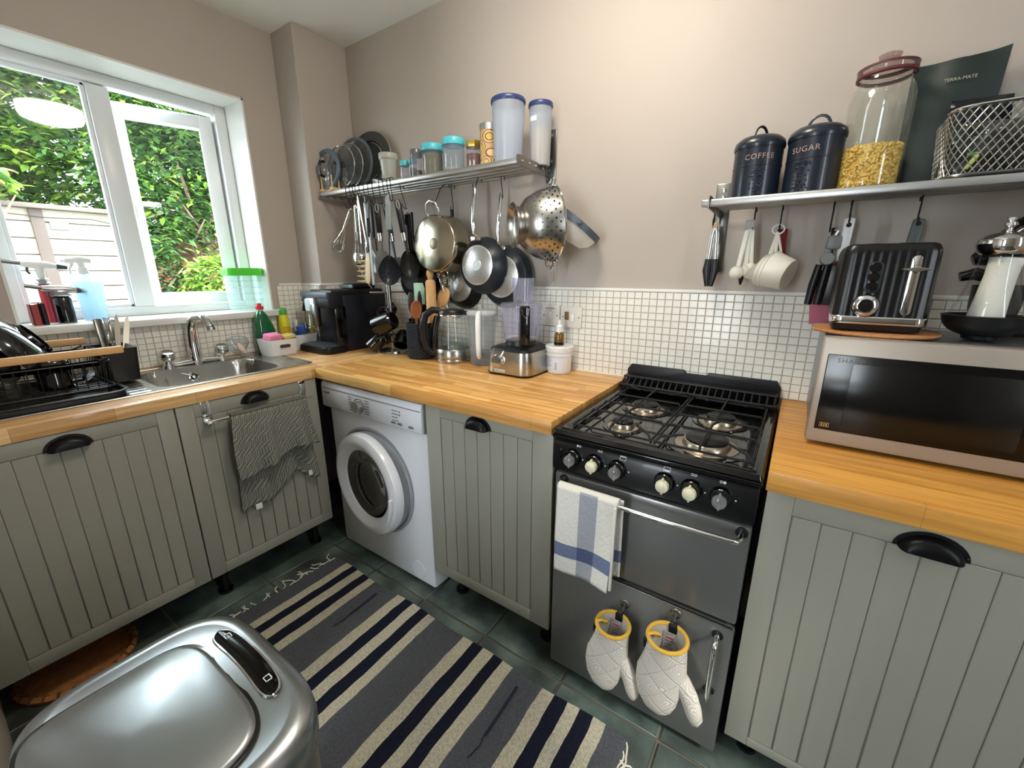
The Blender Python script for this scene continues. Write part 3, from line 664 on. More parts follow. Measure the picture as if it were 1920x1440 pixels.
# ------------------------------------------------------------------ sink and tap
sk = thing('sink', 'stainless steel inset sink with drainer ridges, under the window', 'sink', (.28, -1.08, ZW))
def sdr(x, y, x0, x1, y0, y1, r):
    cx, cy = (x0 + x1) / 2, (y0 + y1) / 2; qx = abs(x - cx) - (x1 - x0) / 2 + r; qy = abs(y - cy) - (y1 - y0) / 2 + r
    return math.hypot(max(qx, 0), max(qy, 0)) + min(max(qx, qy), 0) - r
def sinkz(x, y):
    z = .870; d = sdr(x, y, .062, .498, -1.60, -.548, .04)
    if d > -.006: z = .868
    elif d < -.012: z = .868
    db = sdr(x, y, .118, .452, -1.095, -.665, .075)
    if db < .012: z = .866
    if db < 0: z = .866 - .145 * min(1, (-db / .05)) ** .5 - .004 * min(1, -db / .15)
    if y < -1.13 and d < -.03: z = .8665 + (.0025 if math.sin((x) * 2 * PI / .036) > 0 else 0)
    if y > -.645 and d < -.012 and x > .12: z = .8665 + (.002 if math.sin((y) * 2 * PI / .026) > 0 else 0)
    return z
b = MB(); nx, ny = 90, 200
vs = {}
for i in range(nx + 1):
    for j in range(ny + 1):
        x = .062 + .436 * i / nx; y = -1.60 + 1.052 * j / ny
        if sdr(x, y, .062, .498, -1.60, -.548, .04) < .003: vs[i, j] = b.bm.verts.new((x, y, sinkz(x, y)))
for i in range(nx):
    for j in range(ny):
        q = [(i, j), (i + 1, j), (i + 1, j + 1), (i, j + 1)]
        if all(k in vs for k in q): b.bm.faces.new([vs[k] for k in q])
b.build('basin', steel, sk, W=True, ang=80)
b = MB(); b.tube([(x, y, .869) for x, y in rrect(.062, -1.60, .498, -.548, .04, 6)], .0022, 6, closed=True); b.build('rim', steel, sk, W=True)
b = MB(); MX = frame((1, 0, 0)); b.lathe([(.018, 0), (.019, .003), (.014, .004), (.012, .001)], c=(.126, -.895, .822), M=MX, n=28); ov = b.build('overflow_ring', chrome, sk, W=True)
b = MB(); b.lathe([(0, .001), (.013, .001)], c=(.126, -.895, .822), M=MX, n=20); b.build('overflow_hole', black_v, sk, W=True)
b = MB(); b.ell((.132, -.895, .822), (.002, .004, .010), 8, 6); b.ell((.132, -.895, .822), (.002, .010, .004), 8, 6); b.build('overflow_star', chrome, sk, W=True)
b = MB(); b.tube([(.128, -.897, .826), (.12, -.93, .842), (.10, -.965, .865), (.095, -.975, .885)], .0012, 6); b.tube([(.1, -.968, .885), (.115, -.99, .84), (.20, -1.0, .76), (.245, -1.02, .727)], .0014, 6); b.build('plug_chain', alu, sk, W=True)
b = MB(); b.lathe([(0, .012), (.008, .012), (.02, .006), (.022, 0), (0, 0)], c=(.25, -1.025, .718), n=20); b.build('plug', blks, sk, W=True)
tp = thing('mixer_tap', 'chrome swan-neck mixer tap with two faceted handles behind the sink', 'tap', (.082, -.86, .868))
b = MB(); b.tube([(.082, -.962, .882), (.082, -.93, .880), (.082, -.86, .886), (.082, -.79, .880), (.082, -.758, .882)], [.012, .011, .018, .011, .012], 14); b.lathe([(.023, 0), (.02, .012), (.014, .025), (.013, .03)], c=(.082, -.86, .868), n=24); b.build('base_bridge', chrome, tp, W=True)
sp_ = [(.082, -.86, .885), (.080, -.86, .95), (.079, -.858, 1.00), (.082, -.855, 1.035), (.094, -.850, 1.063), (.118, -.842, 1.079), (.150, -.832, 1.078), (.178, -.824, 1.060), (.190, -.820, 1.036)]
b = MB(); b.tube(sp_, [.024, .0205, .019, .018, .0175, .0165, .016, .015, .0145], 18); b.build('spout', chrome, tp, W=True)
b = MB(); b.cyl((.1895, -.8202, 1.036), (.192, -.8195, 1.022), .0155, n=16); b.build('aerator', alu, tp, W=True)
for y in (-.962, -.758):
    b = MB(); b.lathe([(.021, 0), (.019, .01), (.012, .022), (.011, .036)], c=(.082, y, .868), n=20); st = b.build('valve_body', chrome, tp, W=True)
    b = MB(); b.lathe([(0, .042), (.021, .040), (.028, .032), (.029, .014), (.022, .003), (.012, 0), (0, 0)], c=(.084, y, .902), n=8, M=Matrix.Rotation(math.radians(25), 4, 'Y')); hd = b.build('tap_handle', chrome, st, W=True, )
b = MB(); 
# scoop-shaped clear soap dish stuck to the tiles, with a bar of soap
sd = thing('soap_dish', 'clear plastic scoop soap dish leaning against the tiles right of the tap', 'soap dish', (.045, -.665, .870))
def scoop(u, v):
    a = PI * 2 * u; r = .052 * (1 - (1 - v) ** 1.6); return (.02 + (1 - v) * .035 + .02 * math.cos(a) * v, -.665 + r * 1.1 * math.sin(a), .888 + .035 + r * .8 * math.cos(a) - (1 - v) * .03)
b = MB(); b.grid(scoop, 28, 8); b.tube([scoop(k / 28, 1) for k in range(28)], .0025, 6, closed=True); b.build('dish', clear('soap_clear', (236, 240, 242), haze=.16), sd, W=True)
b = MB(); b.tube([(.06, -.665, .897), (.07, -.665, .882), (.085, -.664, .876), (.10, -.664, .8745)], [.008, .007, .006, .004], 10); b.build('spout', MATS['soap_clear'], sd, W=True)
b = MB(); b.ell((.062, -.662, .908), (.008, .013, .028), 16, 10, Matrix.Rotation(.45, 4, 'X')); tag(b.build('soap_bar', mat('soap', (236, 214, 196), .45)), 'worn cream bar of soap in the clear soap dish', 'soap')

# ------------------------------------------------------------------ dish rack and what is in it
rk = thing('dish_rack', 'black wire dish rack with beech side rails on a black tray, on the drainer', 'dish rack', (.27, -1.40, ZW))
b = MB(); o = rrect(.075, -1.635, .468, -1.185, .04); b.prism(o, .869, .874, bev=.001); b.tube([(x, y, .886) for x, y in o], .007, 8, closed=True, flat=.6); b.ring_surf([[(x, y, .873) for x, y in o], [(x, y, .886) for x, y in o]])
b.build('drip_tray', blks, rk, W=True)
x0, x1, y0, y1 = .10, .432, -1.63, -1.205
b = MB(); o2 = rrect(x0, y0, x1, y1, .03)
for z, r in ((.900, .0028), (.985, .0028)): b.tube([(x, y, z) for x, y in o2], r, 6, closed=True)
b.ring_surf([[(x, y, .972) for x, y in o2], [(x, y, .992) for x, y in o2]]); bmesh.ops.solidify(b.bm, geom=b.bm.faces[-len(o2):], thickness=.0015)
b.build('wire_frame', blks, rk, W=True)
b = MB()
for k in range(17):
    y = y0 + .02 + (y1 - y0 - .04) * k / 16; b.tube([(x0, y, .985), (x0 + .002, y, .905), (x0 + .012, y, .898), (x1 - .012, y, .898), (x1 - .002, y, .905), (x1, y, .985)], .0016, 5)
for k in range(9):
    x = x0 + .03 + (x1 - x0 - .06) * k / 8; b.tube([(x, y0, .985), (x, y0 + .01, .899), (x, y1 - .01, .899), (x, y1, .985)], .0016, 5)
b.build('wires', blks, rk, W=True, stuff=True)
for x, y in ((.13, -1.22), (.40, -1.22), (.13, -1.6), (.40, -1.6)):
    b = MB(); b.cyl((x, y, .875), (x, y, .9), .005, n=10); b.build('foot', blks, rk, W=True)
for x in (x0 - .004, x1 + .006):
    b = MB(); b.box((x - .008, y0 + .0, 1.006), (x + .008, y1 + (.035 if x > .3 else .01), 1.030), .005); b.build('rail', beech, rk, W=True)
    b = MB(); b.tube([(x, y1 - .03, .99), (x, y1 - .005, 1.0), (x, y1 - .01, 1.01)], .003, 6); b.tube([(x, y0 + .1, .99), (x, y0 + .1, 1.01)], .003, 6); b.build('rail_bracket', blks, rk, W=True, stuff=True)
ch = thing('cutlery_holder', 'black plastic cutlery holder hooked on the right end of the dish rack', 'holder', (.19, -1.135, .87))
b = MB(); o = [(x, y) for x, y in rrect(.10, -1.196, .285, -1.095, .015)]; oi = [(x, y) for x, y in rrect(.104, -1.192, .281, -1.099, .012)]
sh_ = lambda pts, z, k: [(.19 + (x - .19) * k, -1.145 + (y + 1.145) * k, z) for x, y in pts]
b.ring_surf([sh_(o, .877, .86), sh_(o, 1.000, 1), sh_(oi, 1.000, 1), sh_(oi, .882, .86)], cap0=True, cap1=True); b.build('cup', blks, ch, W=True)
b = MB(); b.tube([(.12, -1.19, .998), (.12, -1.205, 1.0), (.12, -1.209, .985)], .004, 6); b.tube([(.26, -1.19, .998), (.26, -1.205, 1.0), (.26, -1.209, .985)], .004, 6); b.build('hook', blks, ch, W=True, stuff=True)
def cutl(kind, p0, p1, label, tw=0):
    p0 = Vector(p0); p1 = Vector(p1); d = p1 - p0; Lh = d.length
    t = thing(kind, label, 'cutlery', p0, group=None)
    M = Matrix.Translation(p0) @ frame(d) @ Matrix.Rotation(tw, 4, 'Z')
    b = MB()
    if kind == 'table_knife':
        b.box((-.006, -.002, 0), (.006, .002, Lh * .45), .0018, M); b.prism([(-.007, 0), (.009, 0), (.011, Lh * .3), (.009, Lh * .48), (.002, Lh * .55), (-.007, Lh * .4)], -.0008, .0008, M @ Matrix.Translation((0, 0, Lh * .45)) @ Matrix.Rotation(PI / 2, 4, 'X'))
        b.build('blade', steel, t, W=True)
    elif kind == 'peeler':
        b.box((-.013, -.006, 0), (.013, .006, Lh), .005, M); b.build('handle', steel2, t, W=True)
    else:
        b.box((-.005, -.0015, 0), (.005, .0015, Lh * .62), .0014, M)
        if kind == 'spoon': b.ell(M @ Vector((0, 0, Lh * .8)), (.019, .006, Lh * .2), 16, 10, M.to_3x3().to_4x4())
        else:
            b.ell(M @ Vector((0, 0, Lh * .68)), (.012, .003, Lh * .08), 12, 8, M.to_3x3().to_4x4())
            for k in range(4): b.tube([M @ Vector(((k - 1.5) * .0058, 0, Lh * .70)), M @ Vector(((k - 1.5) * .0064, .001, Lh * .86)), M @ Vector(((k - 1.5) * .0062, -.001, Lh))], .0016, 6)
        b.build('tines' if kind == 'fork' else 'bowl', steel, t, W=True)
cutl('peeler', (.16, -1.155, .885), (.10, -1.150, 1.095), 'upright dark steel handle at the left of the cutlery holder', .4)
cutl('fork', (.19, -1.14, .885), (.12, -1.128, 1.098), 'dinner fork standing tines-up in the cutlery holder', .7)
cutl('spoon', (.16, -1.13, .885), (.09, -1.105, 1.090), 'dinner spoon standing bowl-up behind the knives in the cutlery holder', .7)
cutl('table_knife', (.18, -1.14, .885), (.10, -1.090, 1.108), 'upright table knife in the cutlery holder', .7)
cutl('table_knife', (.20, -1.135, .885), (.10, -1.058, 1.100), 'table knife leaning furthest right in the cutlery holder', .7)
# two black bowls on edge, a mug, a glass, small lid
def bowl(name, label, cat, c, axis, R_, dpt, m, th=.004):
    t = thing(name, label, cat, c); M = frame(axis)
    b = MB(); pr = []
    for k in range(9): a = PI / 2 * k / 8; pr.append((R_ * math.sin(a) ** .8 if k else 0, -dpt * math.cos(a)))
    pi_ = [(max(0, r - th), z + th * .8) for r, z in pr[::-1]]; pi_[-1] = (0, -dpt + th)
    b.lathe(pr + [(R_ + .002, .002)] + pi_, n=44, M=M); b.build('bowl', m, t)
    b = MB(); b.lathe([(R_ * .42, -dpt - .004), (R_ * .45, -dpt + .004), (R_ * .40, -dpt + .004)], n=32, M=M); b.build('foot_ring', m, t); return t
bowl('dark_bowl', 'larger glossy black pan or bowl on edge, the front one in the dish rack', 'bowl', (.265, -1.47, 1.035), (-.15, -.80, -.50), .125, .062, mat('black_glaze', (14, 16, 19), .1, coat=.5))
bowl('dark_bowl', 'glossy black bowl on edge behind the front one in the dish rack', 'bowl', (.235, -1.385, 1.025), (-.15, -.80, -.50), .125, .062, MATS['black_glaze'])
t = thing('mug', 'black mug upside down in the middle of the dish rack', 'mug', (.32, -1.325, .90))
b = MB(); b.lathe([(0, .092), (.036, .092), (.040, .086), (.042, 0), (.039, 0), (.037, .08), (0, .085)], n=32); b.build('mug_body', blk, t)
b = MB(); b.tube([(.035 * .7, .03, .075), (.03, .062, .07), (.03, .068, .045), (.03, .058, .022), (.03 * .9, .032, .02)], .005, 8); b.build('handle', blk, t)
b = MB(); b.lathe([(.033, 0), (.030, .10), (.026, .102), (0, .102)], c=(.372, -1.428, .902), n=28); b.lathe([(.030, 0), (.027, .095), (0, .097)], c=(.372, -1.428, .902), n=28)
tag(b.build('tumbler', glass), 'upturned clear glass tumbler at the left end of the dish rack', 'glass')
t = thing('pan_lid', 'small black lid with steel edge lying inside the dish rack', 'lid', (.27, -1.265, .905))
b = MB(); b.lathe([(0, .012), (.03, .010), (.055, 0), (.05, .0), (0, .006)], n=32, M=Matrix.Rotation(.5, 4, 'X')); b.build('lid', blks, t)
b = MB(); b.tube([(.055 * math.cos(k * PI / 12), .055 * math.sin(k * PI / 12) * .88, .055 * math.sin(k * PI / 12) * .48) for k in range(24)], .0018, 6, closed=True); b.build('rim', chrome, t)

# ------------------------------------------------------------------ things on the window sill (z 1.075)
ZS = 1.0755
def book(c, sz, m, label, rz, tilt=0):
    t = thing('book', label, 'book', c, rot=(tilt, 0, rz)); w, d, h = sz
    b = MB(); b.box((-w / 2, -d / 2, 0), (w / 2, -d / 2 + .002, h)); b.box((-w / 2, d / 2 - .002, 0), (w / 2, d / 2, h)); b.box((w / 2 - .002, -d / 2, 0), (w / 2, d / 2, h)); b.build('cover', m, t, smooth=False)
    b = MB(); b.box((-w / 2 + .003, -d / 2 + .002, .003), (w / 2 - .004, d / 2 - .002, h - .003)); b.build('pages', mat('paper', (226, 216, 190), .8), t, smooth=False)
book((-.045, -1.283, ZS), (.055, .022, .075), mat('red_cloth', (150, 58, 58), .6), 'small dark red book standing at the left end of the window sill', 0)
book((-.045, -1.262, ZS), (.055, .012, .078), mat('black_cloth', (26, 26, 30), .6), 'small black book standing right of the red one on the window sill', 0)
def torch(label, x, y, can_m, r, h, bm_, L_, zt):
    t = thing('blowtorch', label, 'blowtorch', (x, y, ZS))
    b = MB(); b.lathe([(0, 0), (r, 0), (r, h * .9), (r * .75, h), (0, h)], n=28); b.build('gas_can', can_m, t)
    b = MB(); b.lathe([(r * 1.05, h), (r * 1.15, h + .004), (r * .7, h + .010), (r * .9, h + .018), (.008, h + .026)], n=24); b.build('valve_collar', alu, t)
    b = MB(); z = zt - ZS; b.tube([(0, -.045, z + .004), (0, -.02, z), (0, .02, z - .003), (0, .05, z - .008)], [.010, .014, .015, .009], 12); b.tube([(0, 0, z - .005), (0, 0, h + .015)], [.014, .011], 12); b.build('torch_head', bm_, t)
    b = MB(); b.cyl((0, -.04, z + .004), (0, -.04 - L_, z + .014), .0075, n=12); b.build('nozzle', steel2, t)
    b = MB(); b.cyl((0, .046, z - .007), (0, .075, z - .011), .011, .007, n=12); b.build('knob', mat('dark_grey_plastic', (70, 72, 76), .5), t)
    b = MB(); b.tube([(0, -.03, z - .008), (0, -.033, z - .024), (0, -.027, z - .034)], .004, 8); b.build('trigger', MATS['dark_grey_plastic'], t)
torch('tall blowtorch with white head on a red gas can, left on the window sill', -.125, -1.228, mat('red_can', (190, 50, 70), .3), .020, .145, white, .06, 1.292)
torch('short blowtorch with silver head on a black gas can, on the window sill', -.07, -1.20, blk, .0265, .10, alu, .045, 1.203)
b = MB(); b.prism([(x, y) for x, y in rrect(-.16, -1.25, -.02, -1.13, .02)], ZS, ZS + .0015); 
t = thing('spray_bottle', 'translucent white trigger spray bottle on the sill behind the blue jug', 'bottle', (-.16, -1.105, ZS))
b = MB(); b.lathe([(0, 0), (.035, 0), (.037, .01), (.036, .10), (.026, .15), (.014, .175), (.013, .185), (0, .185)], n=28, sy=.8); b.build('bottle', clear('spray_white', (228, 240, 244), haze=.75, rough=.3), t)
b = MB(); b.lathe([(.017, .182), (.017, .205), (.012, .21)], n=20); b.tube([(0, .03, .232), (0, .0, .238), (0, -.045, .232)], [.010, .014, .011], 10); b.cyl((0, -.045, .232), (0, -.058, .231), .007, n=10); b.tube([(0, 0, .205), (0, 0, .235)], .012, 10); b.tube([(0, -.025, .224), (0, -.037, .20), (0, -.036, .18)], [.006, .005, .004], 8); b.build('trigger_head', white, t)
t = thing('plastic_beaker', 'pale blue translucent plastic beaker on the window sill beside the black-canned blowtorch', 'beaker', (-.095, -1.112, ZS))
b = MB(); b.lathe([(0, .002), (.034, .002), (.0445, .152), (.0465, .152), (.0365, 0), (0, 0)], n=36); b.build('cup', clear('pale_blue', (234, 247, 253), haze=.3, rough=.25), t)
b = MB(); b.tube([(0, -.04, .13), (0, -.062, .12), (0, -.062, .06), (0, -.04, .05)], .004, 8); 
b.bm.free()
t = thing('storage_box', 'clear plastic box with a bright green lid band, at the right of the window sill', 'box', (-.075, -.545, ZS))
b = MB(); o = rrect(-.045, -.078, .045, .078, .018)
b.ring_surf([[(x * .9, y * .9, 0) for x, y in o], [(x, y, .17) for x, y in o]], cap0=True); b.build('tub', clear('tub_clear', (240, 250, 250), haze=.22, rough=.15), t)
b = MB()
for k in range(5): b.tube([(x * (.91 + .018 * k), y * (.91 + .018 * k), .02 + .031 * k) for x, y in o], .0013, 5, closed=True)
b.build('ribs', MATS['tub_clear'], t, stuff=True)
b = MB(); o = rrect(-.049, -.083, .049, .083, .02); b.prism(o, .171, .208, bev=.004); b.build('lid', mat('lid_green', (92, 226, 70), .3), t, label='bright green lid')

# ------------------------------------------------------------------ washing-up things between sink and coffee machine
def tub(label, cx, cy, w, d, h, rz=0, slot=True):
    t = thing('storage_tub', label, 'tub', (cx, cy, ZW + .001), rz)
    o = rrect(-w / 2, -d / 2, w / 2, d / 2, .022); sc = lambda k, z, q=0: [((x - math.copysign(q, x)) * k, (y - math.copysign(q, y)) * k, z) for x, y in o]
    b = MB(); b.ring_surf([sc(.86, 0), sc(.9, .012), sc(1, h), sc(1, h, .003), sc(.9, .014, .003), sc(.86, .004, .003)], cap0=True, cap1=True); b.build('tub', white, t)
    if slot:
        Mf = Matrix.Translation((w / 2 * .975, 0, h * .58)) @ frame((1, 0, .1))
        b = MB(); b.prism([(x, y) for x, y in rrect(-.026, -.0085, .026, .0085, .0082)], -.002, .0016, Mf @ Matrix.Rotation(0, 4, 'Z')); b.build('hand_slot', mat('slot_dark', (60, 55, 52), .7), t)
        b = MB(); b.tube([Mf @ Vector((x, y, .001)) for x, y in rrect(-.028, -.0105, .028, .0105, .0102)], .0018, 6, closed=True); b.build('slot_rim', white, t)
    return t
tub('white plastic tub with a hand slot, holding sponges, right of the sink', .155, -.530, .13, .155, .078)
tub('white plastic tub behind the sponge tub, tucked beside the black coffee machine', .085, -.372, .11, .14, .078, slot=False)
t = thing('sponge', 'pink foam sponge on edge in the white tub', 'sponge', (.165, -.562, .915), rot=(.0, .25, .2))
b = MB(); b.box((-.028, -.04, 0), (.028, .035, .062), .012); b.build('sponge', mat('pink_foam', (236, 140, 176), .9, bump=.8, bscale=300), t)
t = thing('scouring_sponge', 'yellow sponge with a black scouring side in the white tub', 'sponge', (.165, -.487, .928), rot=(.1, .0, 0))
b = MB(); b.box((-.04, -.03, .016), (.035, .030, .034), .006); b.build('foam', mat('yellow_foam', (226, 206, 110), .9, bump=.8, bscale=300), t)
b = MB(); b.box((-.041, -.031, 0), (.036, .031, .016), .003); b.build('scourer', mat('scourer', (44, 42, 36), .95, bump=1, bscale=400), t)
t = thing('washing_up_bottle', 'green washing-up liquid bottle with a red cap behind the sponge tub', 'bottle', (.060, -.540, ZW + .001), rz=PI / 2); t.scale = (1.1, 1.1, 1.06)
gm = mat('green_liquid', (16, 96, 52), .12, coat=.6)
b = MB(); rings = []
for z, w, d, off in ((0, .040, .024, 0), (.01, .044, .027, 0), (.09, .046, .028, 0), (.12, .041, .027, -.001), (.15, .034, .024, -.005), (.175, .026, .020, -.007), (.19, .017, .015, -.008), (.198, .012, .012, -.008)):
    rings.append([(off + w * math.copysign(abs(math.cos(2 * PI * k / 28)) ** .8, math.cos(2 * PI * k / 28)), d * math.copysign(abs(math.sin(2 * PI * k / 28)) ** .8, math.sin(2 * PI * k / 28)), z) for k in range(28)])
b.ring_surf(rings, cap0=True, cap1=True); b.build('bottle', gm, t)
b = MB(); b.lathe([(.013, .196), (.013, .206), (.018, .206)], c=(-.008, 0, 0), n=20); b.build('neck', clear('clear_neck', (215, 235, 225), haze=.4), t)
b = MB(); b.lathe([(.0165, .205), (.0165, .218), (.010, .221), (.009, .232), (0, .234)], c=(-.008, 0, 0), n=20); b.build('cap', mat('red_cap', (214, 44, 52), .35), t)
b = MB(); b.ell((0, -.0265, .07), (.033, .004, .034), 24, 12); b.build('label_panel', mat('label_blue', (30, 42, 120), .4), t)
b = MB(); b.ell((.002, -.0285, .062), (.026, .0035, .026), 24, 12); b.build('label_disc', mat('label_pale', (205, 196, 190), .5), t)
t = thing('cleaner_bottle', 'slim yellow cleaner bottle with a green cap beside the washing-up liquid', 'bottle', (.040, -.430, ZW + .001))
b = MB(); b.lathe([(0, 0), (.026, 0), (.028, .008), (.0275, .13), (.025, .165), (.021, .182), (0, .182)], n=28); b.build('bottle', mat('yellow_plastic', (226, 216, 50), .35), t)
b = MB(); b.lathe([(.0215, .180), (.0215, .200), (.017, .212), (.008, .216), (0, .216)], n=24); b.build('cap', mat('green_cap', (80, 168, 70), .35), t)
b = MB(); b.grid(lambda u, v: (.0287 * math.cos(-.7 + 1.5 * u), .0287 * math.sin(-.7 + 1.5 * u), .04 + .08 * v), 12, 6); b.build('label_panel', mat('label_yellow', (222, 170, 40), .5, noise=.5, nscale=60), t)
t = thing('scrubbing_brush', 'blue bristled scrubbing brush in the second white tub', 'brush', (.115, -.370, .945), rot=(.2, 0, .3))
blue = mat('blue_plastic', (52, 82, 160), .4)
b = MB(); b.box((-.018, -.03, 0), (.018, .03, .055), .012); b.build('brush_head', blue, t)
b = MB()
for i in range(5):
    for j in range(6): b.box((.017, -.024 + i * .010, .006 + j * .008), (.026, -.019 + i * .010, .010 + j * .008))
b.build('bristles', mat('blue_bristle', (84, 116, 190), .6), t, stuff=True)
t = thing('dish_brush', 'white-handled dish brush with blue head in the second white tub', 'brush', (.075, -.395, .90), rot=(-.12, 0, 0))
b = MB(); b.tube([(0, 0, .03), (0, 0, .12)], .006, 8); b.build('handle', white, t)
b = MB(); b.ell((0, 0, .04), (.016, .016, .022), 14, 8); b.build('brush_head', blue, t)
t = thing('small_brush', 'thin white and red brush standing in the second white tub', 'brush', (.06, -.35, .90), rot=(.08, 0, 0))
b = MB(); b.tube([(0, 0, .04), (0, 0, .125)], .003, 8); b.build('handle', white, t)
b = MB(); b.tube([(0, 0, .03), (0, 0, .07)], .005, 8); b.build('grip', mat('red_plastic', (170, 36, 44), .4), t)
t = thing('paste_tub', 'round yellow cleaning paste tub beside the coffee machine', 'tub', (.075, -.325, .925))
ym_ = mat('yellow_tub', (222, 204, 30), .35)
b = MB(); b.lathe([(0, 0), (.024, 0), (.027, .05), (0, .05)], n=28); b.build('tub', ym_, t)
b = MB(); b.lathe([(0, .062), (.029, .062), (.031, .058), (.031, .046), (.028, .044)], n=28); b.build('lid', mat('yellow_lid', (240, 220, 20), .35), t)

# ------------------------------------------------------------------ coffee machine
cm = thing('coffee_machine', 'black bean-to-cup coffee machine in the worktop corner', 'coffee machine', (.28, -.25, ZW))
b = MB(); b.box((.200, -.300, .872), (.388, -.035, 1.155), .012); b.box((.150, -.378, 1.09), (.386, -.295, 1.168), .010); b.box((.16, -.31, .90), (.385, -.293, 1.1), .004); b.build('housing', navyb, cm, W=True)
b = MB(); b.box((.150, -.372, 1.150), (.386, -.05, 1.176), .008) if False else b.box((.200, -.36, 1.150), (.386, -.05, 1.178), .008); b.build('top_cover', blks, cm, W=True)
b = MB(); b.box((.150, -.386, 1.138), (.386, -.37, 1.170), .006); b.build('front_panel', mat('slate_panel', (70, 78, 92), .3), cm, W=True)
b = MB(); b.box((.225, -.20, 1.176), (.345, -.06, 1.205), .016); b.build('bean_hopper', blks, cm, W=True)
b = MB(); b.box((.232, -.208, 1.182), (.34, -.198, 1.200), .002); b.build('hopper_window', mat('hopper_glass', (86, 104, 108), .25), cm, W=True)
b = MB(); b.box((.372, -.345, .905), (.388, -.29, 1.10), .003); b.build('side_cheek', blk, cm, W=True)
b = MB(); b.prism(rrect(.140, -.425, .390, -.285, .03), .868, .902, bev=.006); tr_ = b.build('drip_tray', blks, cm, W=True)
b = MB(); b.prism(rrect(.152, -.412, .378, -.30, .02), .902, .905); b.build('drip_grid', mat('grid_grey', (88, 94, 102), .3, .5, bump=1, bscale=600), tr_, W=True)
b = MB(); b.box((.205, -.392, 1.055), (.275, -.36, 1.138), .003); b.build('silver_panel', alu, cm, W=True)
b = MB(); b.box((.20, -.3935, 1.075), (.24, -.3915, 1.132)); b.build('label_sticker', mat('sticker', (200, 206, 210), .4, noise=.3, nscale=120), cm, W=True)
b = MB(); b.box((.252, -.398, 1.0), (.290, -.365, 1.11), .006); sp2 = b.build('coffee_spout', steel2, cm, W=True)
for x in (.262, .280):
    b = MB(); b.cyl((x, -.385, .985), (x, -.385, 1.002), .005, n=10); b.build('nozzle', chrome, sp2, W=True)
b = MB(); b.tube([(.215, -.385, 1.06), (.222, -.39, 1.02), (.228, -.395, .995)], .003, 8); b.ell((.23, -.396, .99), (.011, .011, .003), 14, 6); b.build('milk_stirrer', chrome, cm, W=True)
b = MB(); b.tube([(.165, -.375, 1.10), (.158, -.38, 1.05), (.16, -.38, .98)], .0055, 10); b.build('steam_wand', chrome, cm, W=True)
b = MB(); b.cyl((.150, -.36, 1.125), (.132, -.362, 1.125), .009, n=12); b.build('steam_knob', blks, cm, W=True)
b = MB(); b.tube([(.163, -.376, 1.11), (.160, -.38, 1.07)], .009, 10); b.build('wand_grip', blk, cm, W=True)

# ------------------------------------------------------------------ mug tree
mt = thing('mug_tree', 'chrome pole mug tree on a round base beside the coffee machine', 'mug tree', (.575, -.166, ZW))
b = MB(); b.lathe([(0, .014), (.06, .014), (.068, .010), (.07, 0), (0, 0)], n=40); b.build('base', steel, mt)
b = MB(); b.tube([(0, 0, .01), (0, 0, .35)], .0115, 14); b.ell((0, 0, .352), (.0095, .0095, .008), 12, 8); b.build('pole', steel, mt)
for z, a, al in ((.300, .80, .088), (.22, 1.9, .045), (.13, 2.1, .045), (.13, .6, .045)):
    b = MB(); d = Vector((math.cos(a), math.sin(a), .12 if z < .29 else 0)); c = Vector((0, 0, z)); b.tube([c - d * al, c + d * al], .0045, 8); b.ell(c - d * al, (.0048,) * 3, 8, 6); b.ell(c + d * al, (.0048,) * 3, 8, 6); b.build('arm', steel, mt)
def mug(label, c, axis, hdir, s=1):
    t = thing('mug', label, 'mug', c, group='black mugs on the mug tree'); M = frame(axis)
    b = MB(); b.lathe([(0, .0), (.030 * s, .0), (.037 * s, .008), (.041 * s, .05 * s), (.043 * s, .085 * s), (.040 * s, .085 * s), (.038 * s, .05), (.03 * s, .01), (0, .006)], n=32, M=M); b.build('mug_body', blk, t)
    h = Vector(hdir).normalized(); ax = Vector(axis).normalized(); h = (h - ax * h.dot(ax)).normalized()
    b = MB(); b.tube([ax * .072 * s + h * .039 * s, ax * .074 * s + h * .060 * s, ax * .05 * s + h * .070 * s, ax * .025 * s + h * .062 * s, ax * .02 * s + h * .036 * s], .0048 * s, 8); b.build('handle', blk, t)
    return t
mug('black mug hanging tilted at the front of the mug tree', (.668, -.225, 1.045), (-.80, -.25, -.35), (.2, .3, .8), 1.2)
mug('black mug hanging upper left on the mug tree, behind the front mug', (.560, -.140, 1.09), (-.4, .1, -.3), (.7, 0, .8), .8)
mug('black mug hanging low left on the mug tree', (.585, -.235, .955), (-.45, -.35, -.55), (.8, 0, .6), .9)
mug('black mug hanging low right on the mug tree', (.665, -.165, .975), (.25, -.45, -.6), (-.5, .3, .7), .9)
mug('black mug at the back right of the mug tree, by the woven pot', (.665, -.105, 1.05), (.5, .35, -.6), (-.6, -.2, .7), .85)

